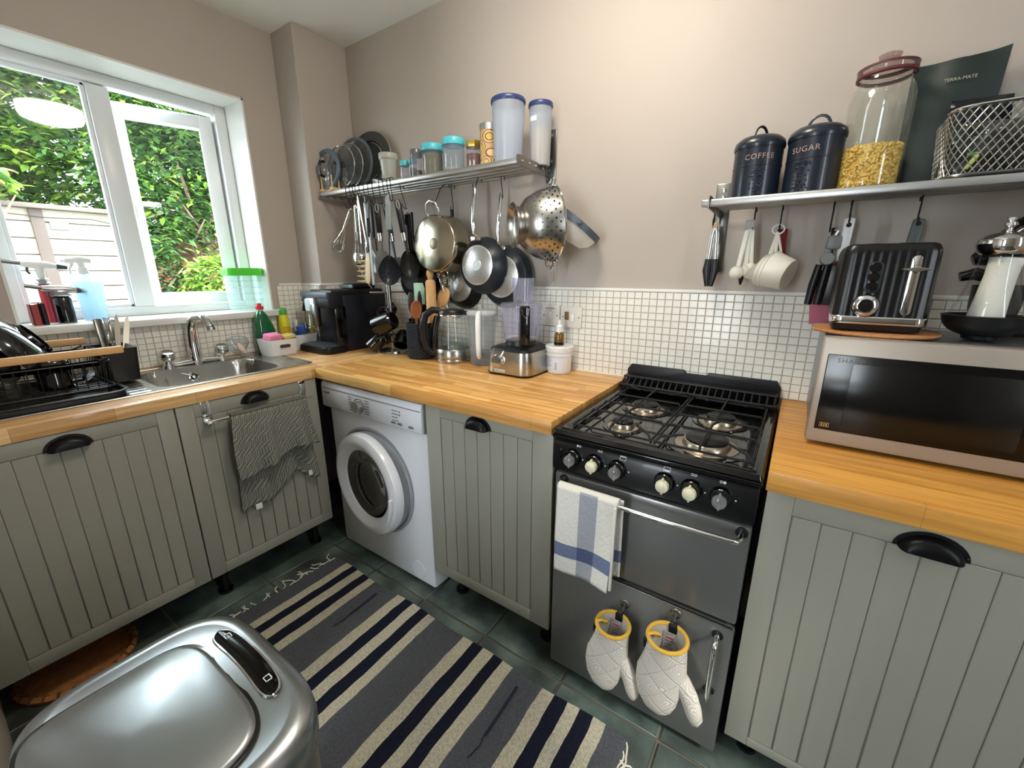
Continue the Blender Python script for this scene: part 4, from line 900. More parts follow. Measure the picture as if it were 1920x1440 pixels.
# ------------------------------------------------------------------ woven utensil pot and utensils
up = thing('utensil_pot', 'black woven pot holding wooden spoons, right of the mug tree', 'pot', (.805, -.185, ZW + .001))
b = MB(); b.lathe([(0, 0), (.060, 0), (.062, .01), (.060, .165), (.056, .165), (.056, .01), (0, .008)], n=40); b.build('pot_wall', blkm, up)
b = MB(); wr = random.Random(5)
for i in range(20):
    z = .008 + i * .0082
    for k in range(22):
        a = 2 * PI * (k + .5 * (i % 2)) / 22; a1 = a + .24; b.tube([(.0605 * math.cos(a), .0605 * math.sin(a), z), (.0645 * math.cos((a + a1) / 2), .0645 * math.sin((a + a1) / 2), z + .0005), (.0605 * math.cos(a1), .0605 * math.sin(a1), z)], .0036, 5)
b.build('weave', mat('black_cord', (46, 52, 62), .35), up, stuff=True)
def woodspoon(name, label, c, tip, hw, hl, m, axis_tilt=0, cat='spoon', hollow=True, hr=.006, facing=None):
    c = Vector(c); tip = Vector(tip); d = (tip - c); Lh = d.length; t = thing(name, label, cat, c)
    M = Matrix.Translation(c) @ frame(d) @ Matrix.Rotation(facing if facing is not None else .75, 4, 'Z')
    b = MB(); b.tube([M @ Vector((0, 0, 0)), M @ Vector((0, 0, Lh - hl * 1.6))], hr, 10); b.build('handle', m, t, W=True)
    b = MB(); hc = Lh - hl
    b.ell(M @ Vector((0, 0, hc)), (hw, hw * .32, hl), 24, 14, M.to_3x3().to_4x4())
    if hollow:
        for v in b.bm.verts:
            q = M.inverted() @ v.co
            if q.y < 0: q.y = q.y * -.35 * (1 if (q.x / hw) ** 2 + ((q.z - hc) / hl) ** 2 < .72 else -2.4); v.co = M @ q
    b.build('spoon_bowl' if hollow else 'paddle', m, t, W=True); return t
woodspoon('wooden_spoon', 'reddish wooden spoon, its bowl facing front, in the woven pot', (.80, -.20, .90), (.836, -.235, 1.140), .032, .044, mat('red_wood', (176, 108, 70), .5, noise=.1), facing=.7)
woodspoon('wooden_spoon', 'pale round-headed wooden spoon leaning right in the woven pot, above the kettle handle', (.815, -.165, .90), (.905, -.100, 1.195), .036, .048, beech, hollow=False, facing=.9)
woodspoon('salad_server', 'dark brown wooden fork head in the left of the woven pot', (.775, -.19, .90), (.765, -.20, 1.175), .020, .055, mat('dark_wood', (48, 34, 30), .4), hollow=False, facing=.2)
woodspoon('salad_server', 'dark brown slim server head behind the reddish spoon in the woven pot', (.80, -.165, .90), (.80, -.175, 1.18), .012, .045, MATS['dark_wood'], hollow=False, facing=.2)
t = thing('rolling_pin', 'beech rolling pin standing upright in the woven pot', 'rolling pin', (.855, -.155, .885), rot=(0, .0, 0))
b = MB(); b.lathe([(0, .0), (.022, .0), (.024, .01), (.0235, .335), (.016, .345), (0, .345)], n=28); b.build('roller', beech, t)
b = MB(); b.lathe([(.009, .344), (.012, .352), (.017, .368), (.015, .385), (.008, .392), (0, .393)], n=20); b.build('handle', beech, t)
t = thing('spatula', 'pale mint-green spatula blade standing in the woven pot', 'spatula', (.775, -.15, .89), rot=(0, 0, .5))
b = MB(); b.tube([(0, 0, 0), (0, 0, .24)], .006, 8); b.build('handle', white, t)
b = MB(); b.prism([(-.026, .225), (.026, .225), (.026, .30), (.018, .325), (-.024, .325), (-.026, .32)], -.004, .004, Matrix.Rotation(PI / 2, 4, 'X'), bev=.002); b.build('blade', mat('mint', (186, 232, 212), .4), t)

# ------------------------------------------------------------------ kettle
kt = thing('kettle', 'glass kettle with a black handle and steel base on the oak worktop', 'kettle', (.980, -.155, ZW + .001), rz=math.radians(-140))
b = MB(); b.lathe([(0, 0), (.078, 0), (.080, .008), (.078, .016), (.074, .018), (0, .018)], n=40); b.build('power_base', steel, kt)
b = MB(); b.lathe([(.078, .018), (.079, .024), (.0775, .058), (.076, .060)], n=40); b.build('steel_band', steel, kt)
b = MB(); b.lathe([(.076, .058), (.075, .10), (.068, .16), (.060, .205), (.060, .21)], n=44); b.build('glass_jug', glass, kt)
b = MB(); b.lathe([(0, .062), (.074, .062), (.0735, .10), (0, .10)], n=40); b.build('water', clear('water', (235, 244, 246), ior=1.33), kt)
b = MB(); b.lathe([(.062, .205), (.063, .222), (.056, .232), (.02, .238), (0, .238)], n=40); b.ell((-.058, 0, .216), (.022, .020, .010), 14, 8); b.build('lid', blks, kt)
b = MB(); b.lathe([(.061, .203), (.0635, .206), (.0635, .211), (.062, .213)], n=40); b.build('rim_band', chrome, kt)
b = MB(); b.tube([(.05, 0, .228), (.085, 0, .232), (.118, 0, .21), (.132, 0, .16), (.130, 0, .10), (.115, 0, .055), (.09, 0, .035), (.078, 0, .03)], [.013, .016, .017, .0165, .0155, .014, .012, .010], 12); b.build('handle', blks, kt)
b = MB(); b.tube([(.065, 0, .205), (.078, 0, .15), (.083, 0, .09), (.082, 0, .03)], [.014, .015, .015, .013], 10, flat=.8); b.build('handle_spine', blk, kt)
# ------------------------------------------------------------------ filter jug
fj = thing('filter_jug', 'clear water filter jug with white handle and lid, between kettle and food processor', 'jug', (1.140, -.140, ZW + .001))
b = MB(); prof = [(.050, 0), (.054, .01), (.058, .10), (.066, .22)]
b.lathe([(0, 0)] + prof, n=36, sx=1.05, sy=.85); b.build('jug', clear('jug_clear', (226, 230, 234), haze=.22), fj)
b = MB(); b.lathe([(0, .06), (.052, .06), (.051, .012), (0, .012)], n=32, sx=1.0, sy=.8); b.build('filter_water', clear('grey_water', (190, 196, 198), haze=.2), fj)
b = MB(); b.lathe([(.068, .218), (.070, .226), (.060, .238), (0, .244)], n=36, sx=1.02, sy=.86); b.build('lid', clear('lid_milky', (232, 234, 236), haze=.7, rough=.2), fj)
b = MB(); b.box((-.008, -.014, .240), (.010, .004, .262), .003); b.build('lid_tab', mat('tab_grey', (150, 152, 150), .4), fj)
b = MB(); Mh = Matrix.Rotation(math.radians(-62), 4, 'Z')
b.tube([Mh @ Vector(q) for q in ((.058, 0, .232), (.078, 0, .225), (.088, 0, .20), (.088, 0, .10), (.082, 0, .055), (.07, 0, .045), (.058, 0, .05))], [.009, .0105, .0115, .0115, .011, .010, .008], 10, flat=1.0); b.build('handle', white, fj)

# ------------------------------------------------------------------ food processor
fp = thing('food_processor', 'food processor with clear bowl on a brushed-steel base', 'food processor', (1.352, -.150, ZW + .001))
def rr(x0, y0, x1, y1, r, z, k=1, c=(0, 0)): return [(c[0] + (x - c[0]) * k, c[1] + (y - c[1]) * k, z) for x, y in rrect(x0, y0, x1, y1, r, 6)]
b = MB(); b.ring_surf([rr(-.105, -.115, .105, .10, .045, .006, 1.0), rr(-.105, -.115, .105, .10, .045, .012, 1.01), rr(-.105, -.115, .105, .10, .045, .095, .93)], cap0=True, cap1=True); bs = b.build('base', steel, fp)
b = MB(); b.ring_surf([rr(-.105, -.115, .105, .10, .045, .0, .98), rr(-.105, -.115, .105, .10, .045, .007, 1.015)], cap0=True, cap1=True); b.build('base_skirt', blks, fp)
b = MB(); b.ring_surf([rr(-.105, -.115, .105, .10, .045, .095, .935), rr(-.105, -.115, .105, .10, .045, .104, .90), rr(-.105, -.115, .105, .10, .045, .112, .7)], cap0=True, cap1=True); b.lathe([(.066, .105), (.062, .130), (.05, .134), (0, .134)], n=32); b.build('base_top', blks, fp)
b = MB(); b.lathe([(0, .018), (.022, .018), (.025, .012), (.026, .0)], n=32, c=(-.036, -.1085, .056), M=frame((0, -1, .06))); kb = b.build('dial', chrome, fp)
b = MB(); b.box((-.0035, -.001, 0), (.0035, .001, .034), .001, Matrix.Translation((-.028, -.110, .068)) @ Matrix.Rotation(.55, 4, 'Y')); b.build('dial_pointer', white, fp)
b = MB(); b.box((-.052, -.1165, .012), (-.002, -.1125, .023), .001); pl = b.build('name_plate', mat('plate_cream', (226, 220, 206), .4), fp)
text_obj('lettering', 'KENWOOD', .0085, blks, pl, at((-.027, -.1168, .0148)))
b = MB(); b.lathe([(.070, .132), (.072, .14), (.082, .255), (.083, .262), (.080, .262), (.069, .14)], n=48); b.build('bowl', plast, fp)
b = MB(); b.lathe([(.084, .258), (.085, .272), (.078, .278), (0, .280)], n=48); b.build('lid', plast, fp)
b = MB(); o = rrect(-.040, -.030, .040, .030, .022, 6); Mc = Matrix.Translation((.006, .006, 0))
b.ring_surf([[Mc @ Vector((x, y, .275)) for x, y in o], [Mc @ Vector((x * 1.06, y * 1.06, .372)) for x, y in o], [Mc @ Vector((x * 1.14, y * 1.14, .374)) for x, y in o], [Mc @ Vector((x * .98, y * .98, .374)) for x, y in o], [Mc @ Vector((x * .93, y * .93, .29)) for x, y in o]], cap1=True); b.build('feed_tube', plast, fp)
b = MB(); b.tube([(0, 0, .135), (0, 0, .20)], .012, 12); b.prism([(-.05, -.006), (-.01, -.013), (.01, -.013), (.05, .006), (.01, .013), (-.01, .013)], .15, .152); b.build('blade', steel2, fp)
b = MB(); Mh = Matrix.Rotation(math.radians(-48), 4, 'Z'); b.box((.074, -.020, .118), (.100, .020, .272), .008, Mh); b.build('handle', blk, fp)
b = MB(); b.tube([Mh @ Vector(q) for q in ((.101, -.013, .262), (.104, -.010, .238), (.105, 0, .228), (.104, .010, .238), (.101, .013, .262))], .0016, 6); b.build('handle_trim', chrome, fp)
# ------------------------------------------------------------------ tub + dropper bottle
t = thing('paste_pot', 'white screw-lidded tub with a printed label, right of the food processor', 'tub', (1.492, -.078, ZW + .001))
b = MB(); b.lathe([(0, 0), (.047, 0), (.049, .004), (.051, .078), (0, .078)], n=36); b.build('pot', white, t)
b = MB(); b.lathe([(.051, .074), (.055, .074), (.055, .080), (.051, .081), (.051, .088), (.057, .090), (.058, .106), (.055, .110), (0, .110)], n=36); b.build('lid', white, t)
b = MB(); b.grid(lambda u, v: (.0513 * math.cos(-2.5 + 1.7 * u), .0513 * math.sin(-2.5 + 1.7 * u), .014 + .055 * v), 14, 2); lb = b.build('label', mat('label_grey', (214, 216, 222), .5), t)
b = MB()
for k in range(7):
    z = .062 - k * .006
    b.grid(lambda u, v: (.0516 * math.cos(-2.45 + (.5 + .1 * (k % 3)) * u), .0516 * math.sin(-2.45 + (.5 + .1 * (k % 3)) * u), z + .002 * v), 6, 1)
for k in range(5):
    b.grid(lambda u, v: (.0516 * math.cos(-1.42 + .14 * u), .0516 * math.sin(-1.42 + .14 * u), .018 + .006 * k + .003 * v), 3, 1)
b.build('print_lines', mat('print_blue', (96, 104, 140), .6), lb, stuff=True)
t = thing('dropper_bottle', 'small amber dropper bottle with white cap on top of the white tub', 'bottle', (1.490, -.080, ZW + .112))
amber = mat('amber_glass', (104, 74, 14), .08, coat=.6)
b = MB(); b.lathe([(0, 0), (.019, 0), (.020, .003), (.020, .042), (.017, .050), (.009, .056), (0, .056)], n=28); b.build('bottle', amber, t)
b = MB(); b.lathe([(0, .001), (.0203, .001), (.0203, .012), (0, .012)], n=28); b.build('dark_base', blk, t)
b = MB(); b.lathe([(.0135, .052), (.0135, .076), (.010, .080), (.0065, .083), (.007, .094), (.004, .101), (0, .102)], n=20); b.build('cap', white, t)
# ------------------------------------------------------------------ sockets
def plate(label, x0, x1, z0, z1):
    t = thing('wall_switch', label, 'socket', ((x0 + x1) / 2, -.01, (z0 + z1) / 2))
    b = MB(); b.box((x0, -.019, z0), (x1, -.0095, z1), .004); b.build('face_plate', mat('socket_white', (222, 216, 204), .35), t, W=True)
    for x in (x0 + .012, x1 - .012):
        b = MB(); b.cyl((x, -.0188, (z0 + z1) / 2), (x, -.0205, (z0 + z1) / 2), .003, n=12); b.build('screw', steel2, t, W=True)
    return t
t = plate('square white wall switch plate, left of the pair above the white tub', 1.370, 1.456, 1.045, 1.132)
b = MB(); b.box((1.405, -.022, 1.078), (1.420, -.018, 1.104), .002); b.build('rocker', white, t, W=True)
b = MB(); b.box((1.39, -.0195, 1.117), (1.435, -.0188, 1.1195)); b.build('print_line', steel2, t, W=True)
t = plate('white cooker switch plate with a brown neon, right of the pair', 1.460, 1.556, 1.042, 1.130)
b = MB(); b.box((1.480, -.022, 1.075), (1.500, -.018, 1.108), .002); b.build('neon', mat('neon_brown', (120, 92, 60), .3), t, W=True)
b = MB(); b.box((1.508, -.026, 1.068), (1.526, -.018, 1.10), .003); b.build('rocker', white, t, W=True)
# ------------------------------------------------------------------ wall shelves made of steel tubes
def wall_shelf(label, x0, x1, zt, ys, r, up0, up1, ends):
    t = thing('wall_shelf', label, 'shelf', ((x0 + x1) / 2, -.12, zt))
    for i, y in enumerate(ys):
        b = MB()
        if i == 0: b.box((x0, y - .006, zt - .020), (x1, y + .006, zt), .005)
        else: b.tube([(x0, y, zt - r), (x1, y, zt - r)], r, 10)
        b.build('front_rail' if i == 0 else 'tube', alu, t, W=True)
    for x, full in ends:
        b = MB(); My = Matrix(((0, 0, 1, x - .002), (1, 0, 0, 0), (0, 1, 0, 0), (0, 0, 0, 1)))
        b.prism([(ys[0] - .012, zt - .024), (ys[0] - .012, zt + .006), (ys[0], zt + .010), (-.03, zt + .004), (-.004, zt + .004), (-.004, zt - .05), (-.02, zt - .03)], 0, .004, My, bev=.001); br = b.build('end_bracket', steel2, t, W=True)
        for k in range(5):
            y = ys[0] + .02 + k * (abs(ys[0]) - .05) / 4; b = MB(); b.cyl((x + .002, y, zt - .008), (x + .006, y, zt - .008), .003, n=10); b.build('screw', chrome, br, W=True)
    for x in (e[0] for e in ends):
        b = MB(); b.box((x - .022, -.006, up0), (x + .022, -.001, up1), .003); pl = b.build('wall_plate', steel2, t, W=True)
        for z in (up1 - .02, zt + .03, up0 + .02):
            if up0 < z < up1: b = MB(); b.lathe([(0, .003), (.006, .002), (.007, 0)], c=(x, -.006, z), M=frame((0, -1, 0)), n=14); b.build('screw', chrome, pl, W=True)
    return t
wall_shelf('left steel tube shelf, carrying pan lids and jars above the pans', .192, 1.39, 1.650, [-.235, -.195, -.155, -.115, -.075, -.035], .0065, 1.585, 1.79, [(1.392, 1)])
b = MB(); b.tube([(.196, -.24, 1.645), (.19, -.245, 1.625), (.2, -.2, 1.618), (.2, -.02, 1.618)], .004, 8)
tag(b.build('shelf_end_loop', alu), 'bent aluminium support loop under the left end of the left shelf', 'bracket')
wall_shelf('right steel shelf, carrying canisters and the mesh basket above the microwave', 2.0, 3.1, 1.462, [-.212, -.178, -.144, -.110, -.076, -.042], .0065, 1.265, 1.535, [(2.022, 1)])
hookm = mat('hook_black', (12, 12, 13), .7)
def s_hook(x, y, zt, zb, label, grp, dy=0, r=.0018, dx=0):
    """S-hook: short loop over a shelf tube, long shank, open crook below"""
    b = MB(); pts = []
    for k in range(7): a = PI * k / 6; pts.append((x, y + .012 - .012 * math.cos(a) - .012 + .0, zt + .010 * math.sin(a)))
    pts = [(x, y + .011, zt - .012)] + [(x, y + .011 * math.cos(PI * k / 6), zt + .006 + .009 * math.sin(PI * k / 6)) for k in range(7)] + [(x + dx * .3, y - .011 + dy * .4, zt - .02), (x + dx, y + dy, zb + .012)]
    pts += [(x + dx, y + dy - .009 + .009 * math.cos(PI * k / 6), zb + .010 - .010 * math.sin(PI * k / 6)) for k in range(1, 7)] + [(x + dx, y + dy - .018, zb + .020)]
    b.tube(pts, r, 6); return tag(b.build('s_hook', hookm), label, 'hook', grp)

# ------------------------------------------------------------------ lids in the bamboo rack, left end of shelf
lr = thing('lid_rack', 'bamboo dowel rack holding pan lids at the left end of the shelf', 'rack', (.25, -.13, 1.652))
for x in (.205, .290): b = MB(); b.box((x - .010, -.238, 1.652), (x + .012, -.05, 1.667), .003); b.build('rail', bamboo, lr, W=True)
for y in (-.215, -.085): b = MB(); b.box((.20, y - .008, 1.6525), (.30, y + .008, 1.662), .002); b.build('cross_bar', bamboo, lr, W=True)
for y in (-.228, -.190, -.152, -.114, -.076):
    for x in (.205, .290): b = MB(); b.cyl((x, y, 1.66), (x, y, 1.722), .004, n=10); b.build('dowel', bamboo, lr, W=True)
smoke = clear('lid_glass', (214, 218, 220), haze=.08)
def panlid(label, x, r, rimm, tilt, knob=True, y=-.13, glassm=None, rr_=.006, z0=1.668, yaw=.10):
    ax = Vector((yaw, -1, tilt)).normalized(); c = Vector((x, y, z0 + r * .99)); t = thing('pan_lid', label, 'lid', c); M = frame(ax)
    b = MB(); b.lathe([(r, 0), (r * .8, .010), (r * .45, .018), (0, .021)], n=44, M=M); b.build('dome', glassm or smoke, t)
    b = MB(); b.tube([M @ Vector((r * math.cos(2 * PI * k / 44), r * math.sin(2 * PI * k / 44), 0)) for k in range(44)], rr_, 8, closed=True, flat=.8 if rr_ > .004 else 1); b.build('rim', rimm, t)
    if knob:
        b = MB(); b.lathe([(.008, .019), (.008, .026), (.016, .029), (.017, .035), (.011, .038), (0, .038)], n=20, M=M); b.build('knob', blks, t)
    return t, M
sil = mat('silicone_grey', (84, 98, 108), .55)
t, M = panlid('glass lid with thick blue-grey rim and arched black handle, first in the rack', .222, .088, sil, .10, False, -.205, rr_=.011)
b = MB(); b.tube([M @ Vector(q) for q in ((.0, -.035, .015), (0, -.03, .036), (0, 0, .044), (0, .03, .036), (0, .035, .015))], .010, 8, flat=.6); b.build('arch_handle', blks, t)
for s in (-1, 1): b = MB(); b.ell(M @ Vector((0, s * .044, .020)), (.005,) * 3, 10, 6); b.build('rivet', chrome, t)
panlid('clear glass lid with steel rim, second in the rack', .285, .100, chrome, .10, y=-.168, rr_=.0028)
panlid('clear glass lid with thin steel rim, third in the rack', .300, .106, chrome, .10, y=-.135, rr_=.0028)
panlid('larger glass lid with grey silicone rim and black knob, fourth in the rack', .298, .122, sil, .10, y=-.096, rr_=.008)
t = thing('baking_tray', 'large round dark grey pan guard leaning upright on the wall behind the lids', 'tray', (.366, -.050, 1.802))
M = frame(Vector((.16, -1, .16)).normalized())
b = MB(); b.lathe([(0, .004), (.094, .004), (.098, .010), (.139, .012), (.145, .006), (.139, .007), (.098, .004), (.094, -.001), (0, -.001)], n=56, M=M); b.build('disc', mat('dark_grey_metal', (84, 86, 84), .35, .7), t)
b = MB(); b.tube([M @ Vector((.144 * math.cos(2 * PI * k / 56), .144 * math.sin(2 * PI * k / 56), .009)) for k in range(56)], .0026, 6, closed=True); b.build('rolled_rim', chrome, t)
b = MB(); b.tube([M @ Vector((.09 * math.cos(2 * PI * k / 56), .09 * math.sin(2 * PI * k / 56), .010)) for k in range(56)], .002, 6, closed=True); b.build('inner_rim', chrome, t)
t = thing('scrub_pad', 'white oval pad with a blue centre lying on the shelf by the white pot', 'pad', (.565, -.17, 1.653), rot=(.0, .25, .2))
b = MB(); b.ell((0, 0, .016), (.036, .024, .012), 20, 10); b.build('pad', white, t)
b = MB(); b.ell((0, -.003, .0225), (.022, .015, .0075), 18, 8); b.build('centre', blue, t)

# ------------------------------------------------------------------ jars on the left shelf
teal = mat('teal_lid', (84, 190, 204), .35)
def jar(label, x, y, r, h, lidm, lid_h, fill=None, fill_h=.5, body=None, lr_=1.05, taper=.94, name='jar', sides=36, z=1.652, lidname='lid'):
    t = thing(name, label, 'jar', (x, y, z))
    b = MB(); b.lathe([(0, 0), (r * taper, 0), (r * (taper + .03), .004), (r, h * .9), (r, h)], n=sides); b.build('body', body or plast, t)
    b = MB(); b.lathe([(r * lr_, h - .004), (r * (lr_ + .02), h), (r * (lr_ + .02), h + lid_h - .004), (r * (lr_ - .03), h + lid_h), (0, h + lid_h)], n=sides); b.build(lidname, lidm, t)
    if fill:
        b = MB(); b.lathe([(0, .002), (r * taper * .96, .002), (r * .95, h * fill_h), (r * .4, h * fill_h + .004), (0, h * fill_h + .006)], n=28); b.build('contents', fill, t)
    return t
herbs = mat('dried_herbs', (104, 104, 70), .9, noise=.35, nscale=200)
grains = mat('pale_grains', (196, 168, 120), .9, noise=.4, nscale=160)
seeds = mat('pale_seeds', (170, 162, 146), .9, noise=.45, nscale=200)
darkf = mat('dark_contents', (60, 56, 52), .8, noise=.4, nscale=60)
jar('frosted white lidded pot, leftmost of the pots on the shelf', .620, -.15, .037, .112, clear('pot_frost', (214, 216, 206), haze=.8, rough=.3), .020, mat('pale_flour', (176, 178, 160), .9), .35, clear('pot_frost', (1, 1, 1)), taper=.72, lr_=1.12)
jar('small clear jar with a teal lid, right of the frosted white pot', .706, -.13, .022, .078, teal, .016)
jar('smallest jar with a teal lid, holding dark spice on the shelf', .757, -.13, .018, .082, teal, .014, darkf, .7)
jar('slim clear jar with a ribbed grey lid, among the teal-lidded jars', .802, -.15, .024, .098, clear('grey_lid', (150, 156, 162), haze=.6), .024, darkf, .4)
jar('wide clear jar of green herbs with a teal lid on the shelf', .890, -.14, .044, .108, teal, .022, herbs, .86)
jar('wide clear jar with teal lid and pale seeds at its bottom', 1.010, -.14, .044, .112, teal, .022, seeds, .22, clear('bluish_plastic', (224, 234, 242), haze=.25))
jar('clear jar with a gold lid and reddish contents on the shelf', 1.108, -.13, .030, .094, mat('gold_lid', (190, 160, 80), .3, .8), .018, mat('reddish_spice', (110, 80, 76), .9, noise=.3), .7, sides=8)
t = thing('storage_tin', 'red-topped container half hidden behind the patterned tin', 'jar', (1.150, -.07, 1.652))
b = MB(); b.lathe([(0, 0), (.026, 0), (.026, .12), (0, .12)], n=24); b.build('body', mat('dull_brown', (96, 70, 56), .5), t)
b = MB(); b.lathe([(.028, .118), (.028, .138), (.022, .144), (0, .144)], n=24); b.build('cap', mat('red_top', (206, 52, 58), .35), t)
t = thing('storage_tin', 'tall tin printed with brown and ochre circles, silver lid', 'tin', (1.197, -.145, 1.652))
pt = mat('circle_print', (196, 168, 110), .4); ntp, pp = nodes(pt)
def circ_nodes():
    N = ntp.nodes.new; L = ntp.links.new; tc = N('ShaderNodeTexCoord'); vo = N('ShaderNodeTexVoronoi'); vo.inputs['Scale'].default_value = 22; L(tc.outputs['Object'], vo.inputs['Vector'])
    ma = N('ShaderNodeMath'); ma.operation = 'MULTIPLY'; ma.inputs[1].default_value = 1.0; L(vo.outputs['Distance'], ma.inputs[0])
    cr = N('ShaderNodeValToRGB'); cr.color_ramp.interpolation = 'CONSTANT'; e = cr.color_ramp.elements; e[0].position = 0; e[0].color = hexc(196, 172, 84); e[1].position = .34; e[1].color = hexc(112, 60, 44)
    for p_, c in ((.40, (206, 182, 130)), (.5, (120, 70, 50)), (.55, (186, 150, 100))): q = e.new(p_); q.color = hexc(*c)
    L(ma.outputs[0], cr.inputs[0]); L(cr.outputs[0], pp.inputs['Base Color'])
circ_nodes()
b = MB(); b.lathe([(0, 0), (.035, 0), (.035, .132), (0, .132)], n=36); b.build('body', pt, t)
b = MB(); b.lathe([(.0355, .130), (.0355, .152), (.033, .154), (0, .154)], n=36); b.build('lid', alu, t)
navl = mat('navy_lid', (44, 58, 104), .35)
jar('tall frosted food container with a navy lid on the shelf', 1.290, -.15, .060, .205, navl, .012, None, 0, frost, lr_=1.04, taper=.82)
t = jar('narrower frosted container of grain with a navy lid, at the shelf end', 1.380, -.07, .042, .198, navl, .012, grains, .62, frost, lr_=1.06, taper=.86)
b = MB(); b.grid(lambda u, v: (.0415 * math.cos(-2.2 + .8 * u), .0415 * math.sin(-2.2 + .8 * u), .145 + .016 * v), 8, 1); sl = b.build('label_sticker', white, t)
t['label'] = 'narrower frosted container of grain with a navy lid, at the shelf end'

# ------------------------------------------------------------------ pans hanging flat against the wall, bases outward
def ring_pan(label, x, yb, zc, r, rb, dpt, bodym, basem, name='frying_pan', pattern=None, tilt=0):
    t = thing(name, label, 'pan', (x, yb, zc)); M = frame((tilt, -1, 0.04))   # local +z points out of the wall
    b = MB(); b.lathe([(rb, 0), (rb * 1.02, -.003), (rb + (r - rb) * .72, -dpt * .35), (r, -dpt * .92), (r + .003, -dpt), (r - .003, -dpt), (rb + (r - rb) * .66, -dpt * .4), (rb, -.006), (0, -.006)], n=56, M=M); b.build('pan_body', bodym, t)
    b = MB(); b.lathe([(0, .002), (rb * .96, .002), (rb * .99, .0), (rb, -.003)], n=48, M=M); base = b.build('base_plate', basem, t)
    if pattern == 'dots':
        b = MB()
        for k in range(8):
            rr_ = rb * (.34 + .075 * k); n = int(rr_ * 2 * PI / .0072)
            for j in range(n):
                a = 2 * PI * (j + .5 * (k % 2)) / n; c = M @ Vector((rr_ * math.cos(a), rr_ * math.sin(a), .0022)); b.lathe([(0, .0003), (.0022, .0003), (.0022, 0)], n=6, c=c, M=M)
        b.build('dimples', mat('dimple_dark', (92, 90, 84), .5, .6), base, stuff=True)
        b = MB(); b.lathe([(0, .004), (rb * .27, .004), (rb * .29, .002)], n=32, M=M); b.build('centre_disc', alu, base)
    if pattern == 'rays':
        b = MB()
        for j in range(36):
            a = 2 * PI * j / 36; Mr = M @ Matrix.Rotation(a, 4, 'Z'); b.box((rb * .5, -.0014, .0018), (rb * .82, .0014, .0030), 0, Mr)
        b.build('pressed_rays', steel2, base, stuff=True)
        b = MB(); b.lathe([(rb * .42, .002), (rb * .44, .0035), (rb * .46, .002)], n=40, M=M); b.build('centre_ring', steel2, base)
    return t, M
tin = mat('base_aluminium', (206, 206, 204), .3, .8)
ssp = mat('pan_steel', (186, 178, 158), .2, 1, noise=.06, nscale=5)
t, M = ring_pan('large steel saute pan with a loop handle, hung base outward', .898, -.165, 1.385, .126, .119, .085, ssp, ssp, 'saute_pan', tilt=.05)
b = MB(); b.lathe([(0, .0045), (.020, .004), (.024, .0022)], n=28, M=M); b.build('stamped_mark', mat('stamp', (140, 130, 112), .4, 1), t)
b = MB(); b.tube([(-.032, .01, .112), (-.038, .0, .14), (-.026, -.008, .166), (0, -.012, .175), (.026, -.008, .166), (.038, .0, .14), (.032, .01, .112)], .0055, 10); b.build('loop_handle', chrome, t)
b = MB(); b.tube([(-.03, .05, -.122), (-.036, .05, -.14), (0, .05, -.152), (.036, .05, -.14), (.03, .05, -.122)], .0045, 8); b.build('helper_handle', chrome, t)
t, M = ring_pan('small black frying pan with a steel handle and dimpled base, in front', 1.112, -.130, 1.292, .118, .084, .052, mat('pan_black', (44, 50, 56), .32, .3), tin, pattern='dots')
b = MB(); b.tube([(0, .030, .102), (-.002, -.012, .128), (-.004, -.018, .17), (-.010, -.006, .23), (-.010, .004, .29), (-.014, .010, .312)], [.008, .009, .0085, .009, .010, .008], 10, flat=.6); b.build('steel_handle', chrome, t)
b = MB(); b.box((-.028, -.006, .098), (.024, .004, .118), .004); b.build('handle_bracket', chrome, t)
t, M = ring_pan('larger black frying pan with dimpled base, half hidden behind the small one', 1.196, -.072, 1.245, .130, .090, .042, MATS['pan_black'], tin, pattern='dots')
b = MB(); b.tube([(0, .02, .112), (-.004, -.012, .135), (-.004, -.016, .18), (.0, -.01, .25), (.002, .0, .325)], [.008, .009, .0085, .009, .008], 10, flat=.6); b.build('steel_handle', chrome, t)
b = MB(); b.box((-.02, -.006, .108), (.024, .004, .126), .004); b.build('handle_bracket', chrome, t)
t, M = ring_pan('black milk pan with a rayed steel base, hanging behind the large steel pan', .938, -.055, 1.208, .112, .080, .050, mat('pan_black2', (20, 24, 32), .3), tin, 'saucepan', pattern='rays')
b = MB(); b.tube([(-.02, .015, .10), (-.03, .010, .20), (-.036, .012, .33)], [.008, .010, .011], 10, flat=.5); b.build('black_handle', blks, t)
t, M = ring_pan('steel pan with ribbed base and a handle hanging down, behind the rolling pin', .800, -.060, 1.215, .095, .085, .045, ssp, ssp, 'saucepan', pattern='rays')
b = MB(); b.tube([(.055, -.03, .045), (.075, -.045, .01), (.10, -.05, -.05), (.118, -.05, -.115)], [.006, .008, .008, .006], 10, flat=.6); b.build('steel_handle', chrome, t)
t, M = ring_pan('deep black wok hanging left of the woven pot, behind the utensils', .705, -.135, 1.235, .112, .055, .055, mat('wok_black', (15, 16, 18), .3), blkm, 'wok')
b = MB(); b.tube([(0, .04, .11), (0, .03, .2), (0, .03, .30)], .009, 8, flat=.5); b.build('handle', blks, t)
t, M = ring_pan('smaller black pan hanging low behind the mug tree', .640, -.050, 1.125, .085, .060, .045, MATS['wok_black'], blks, 'saucepan')

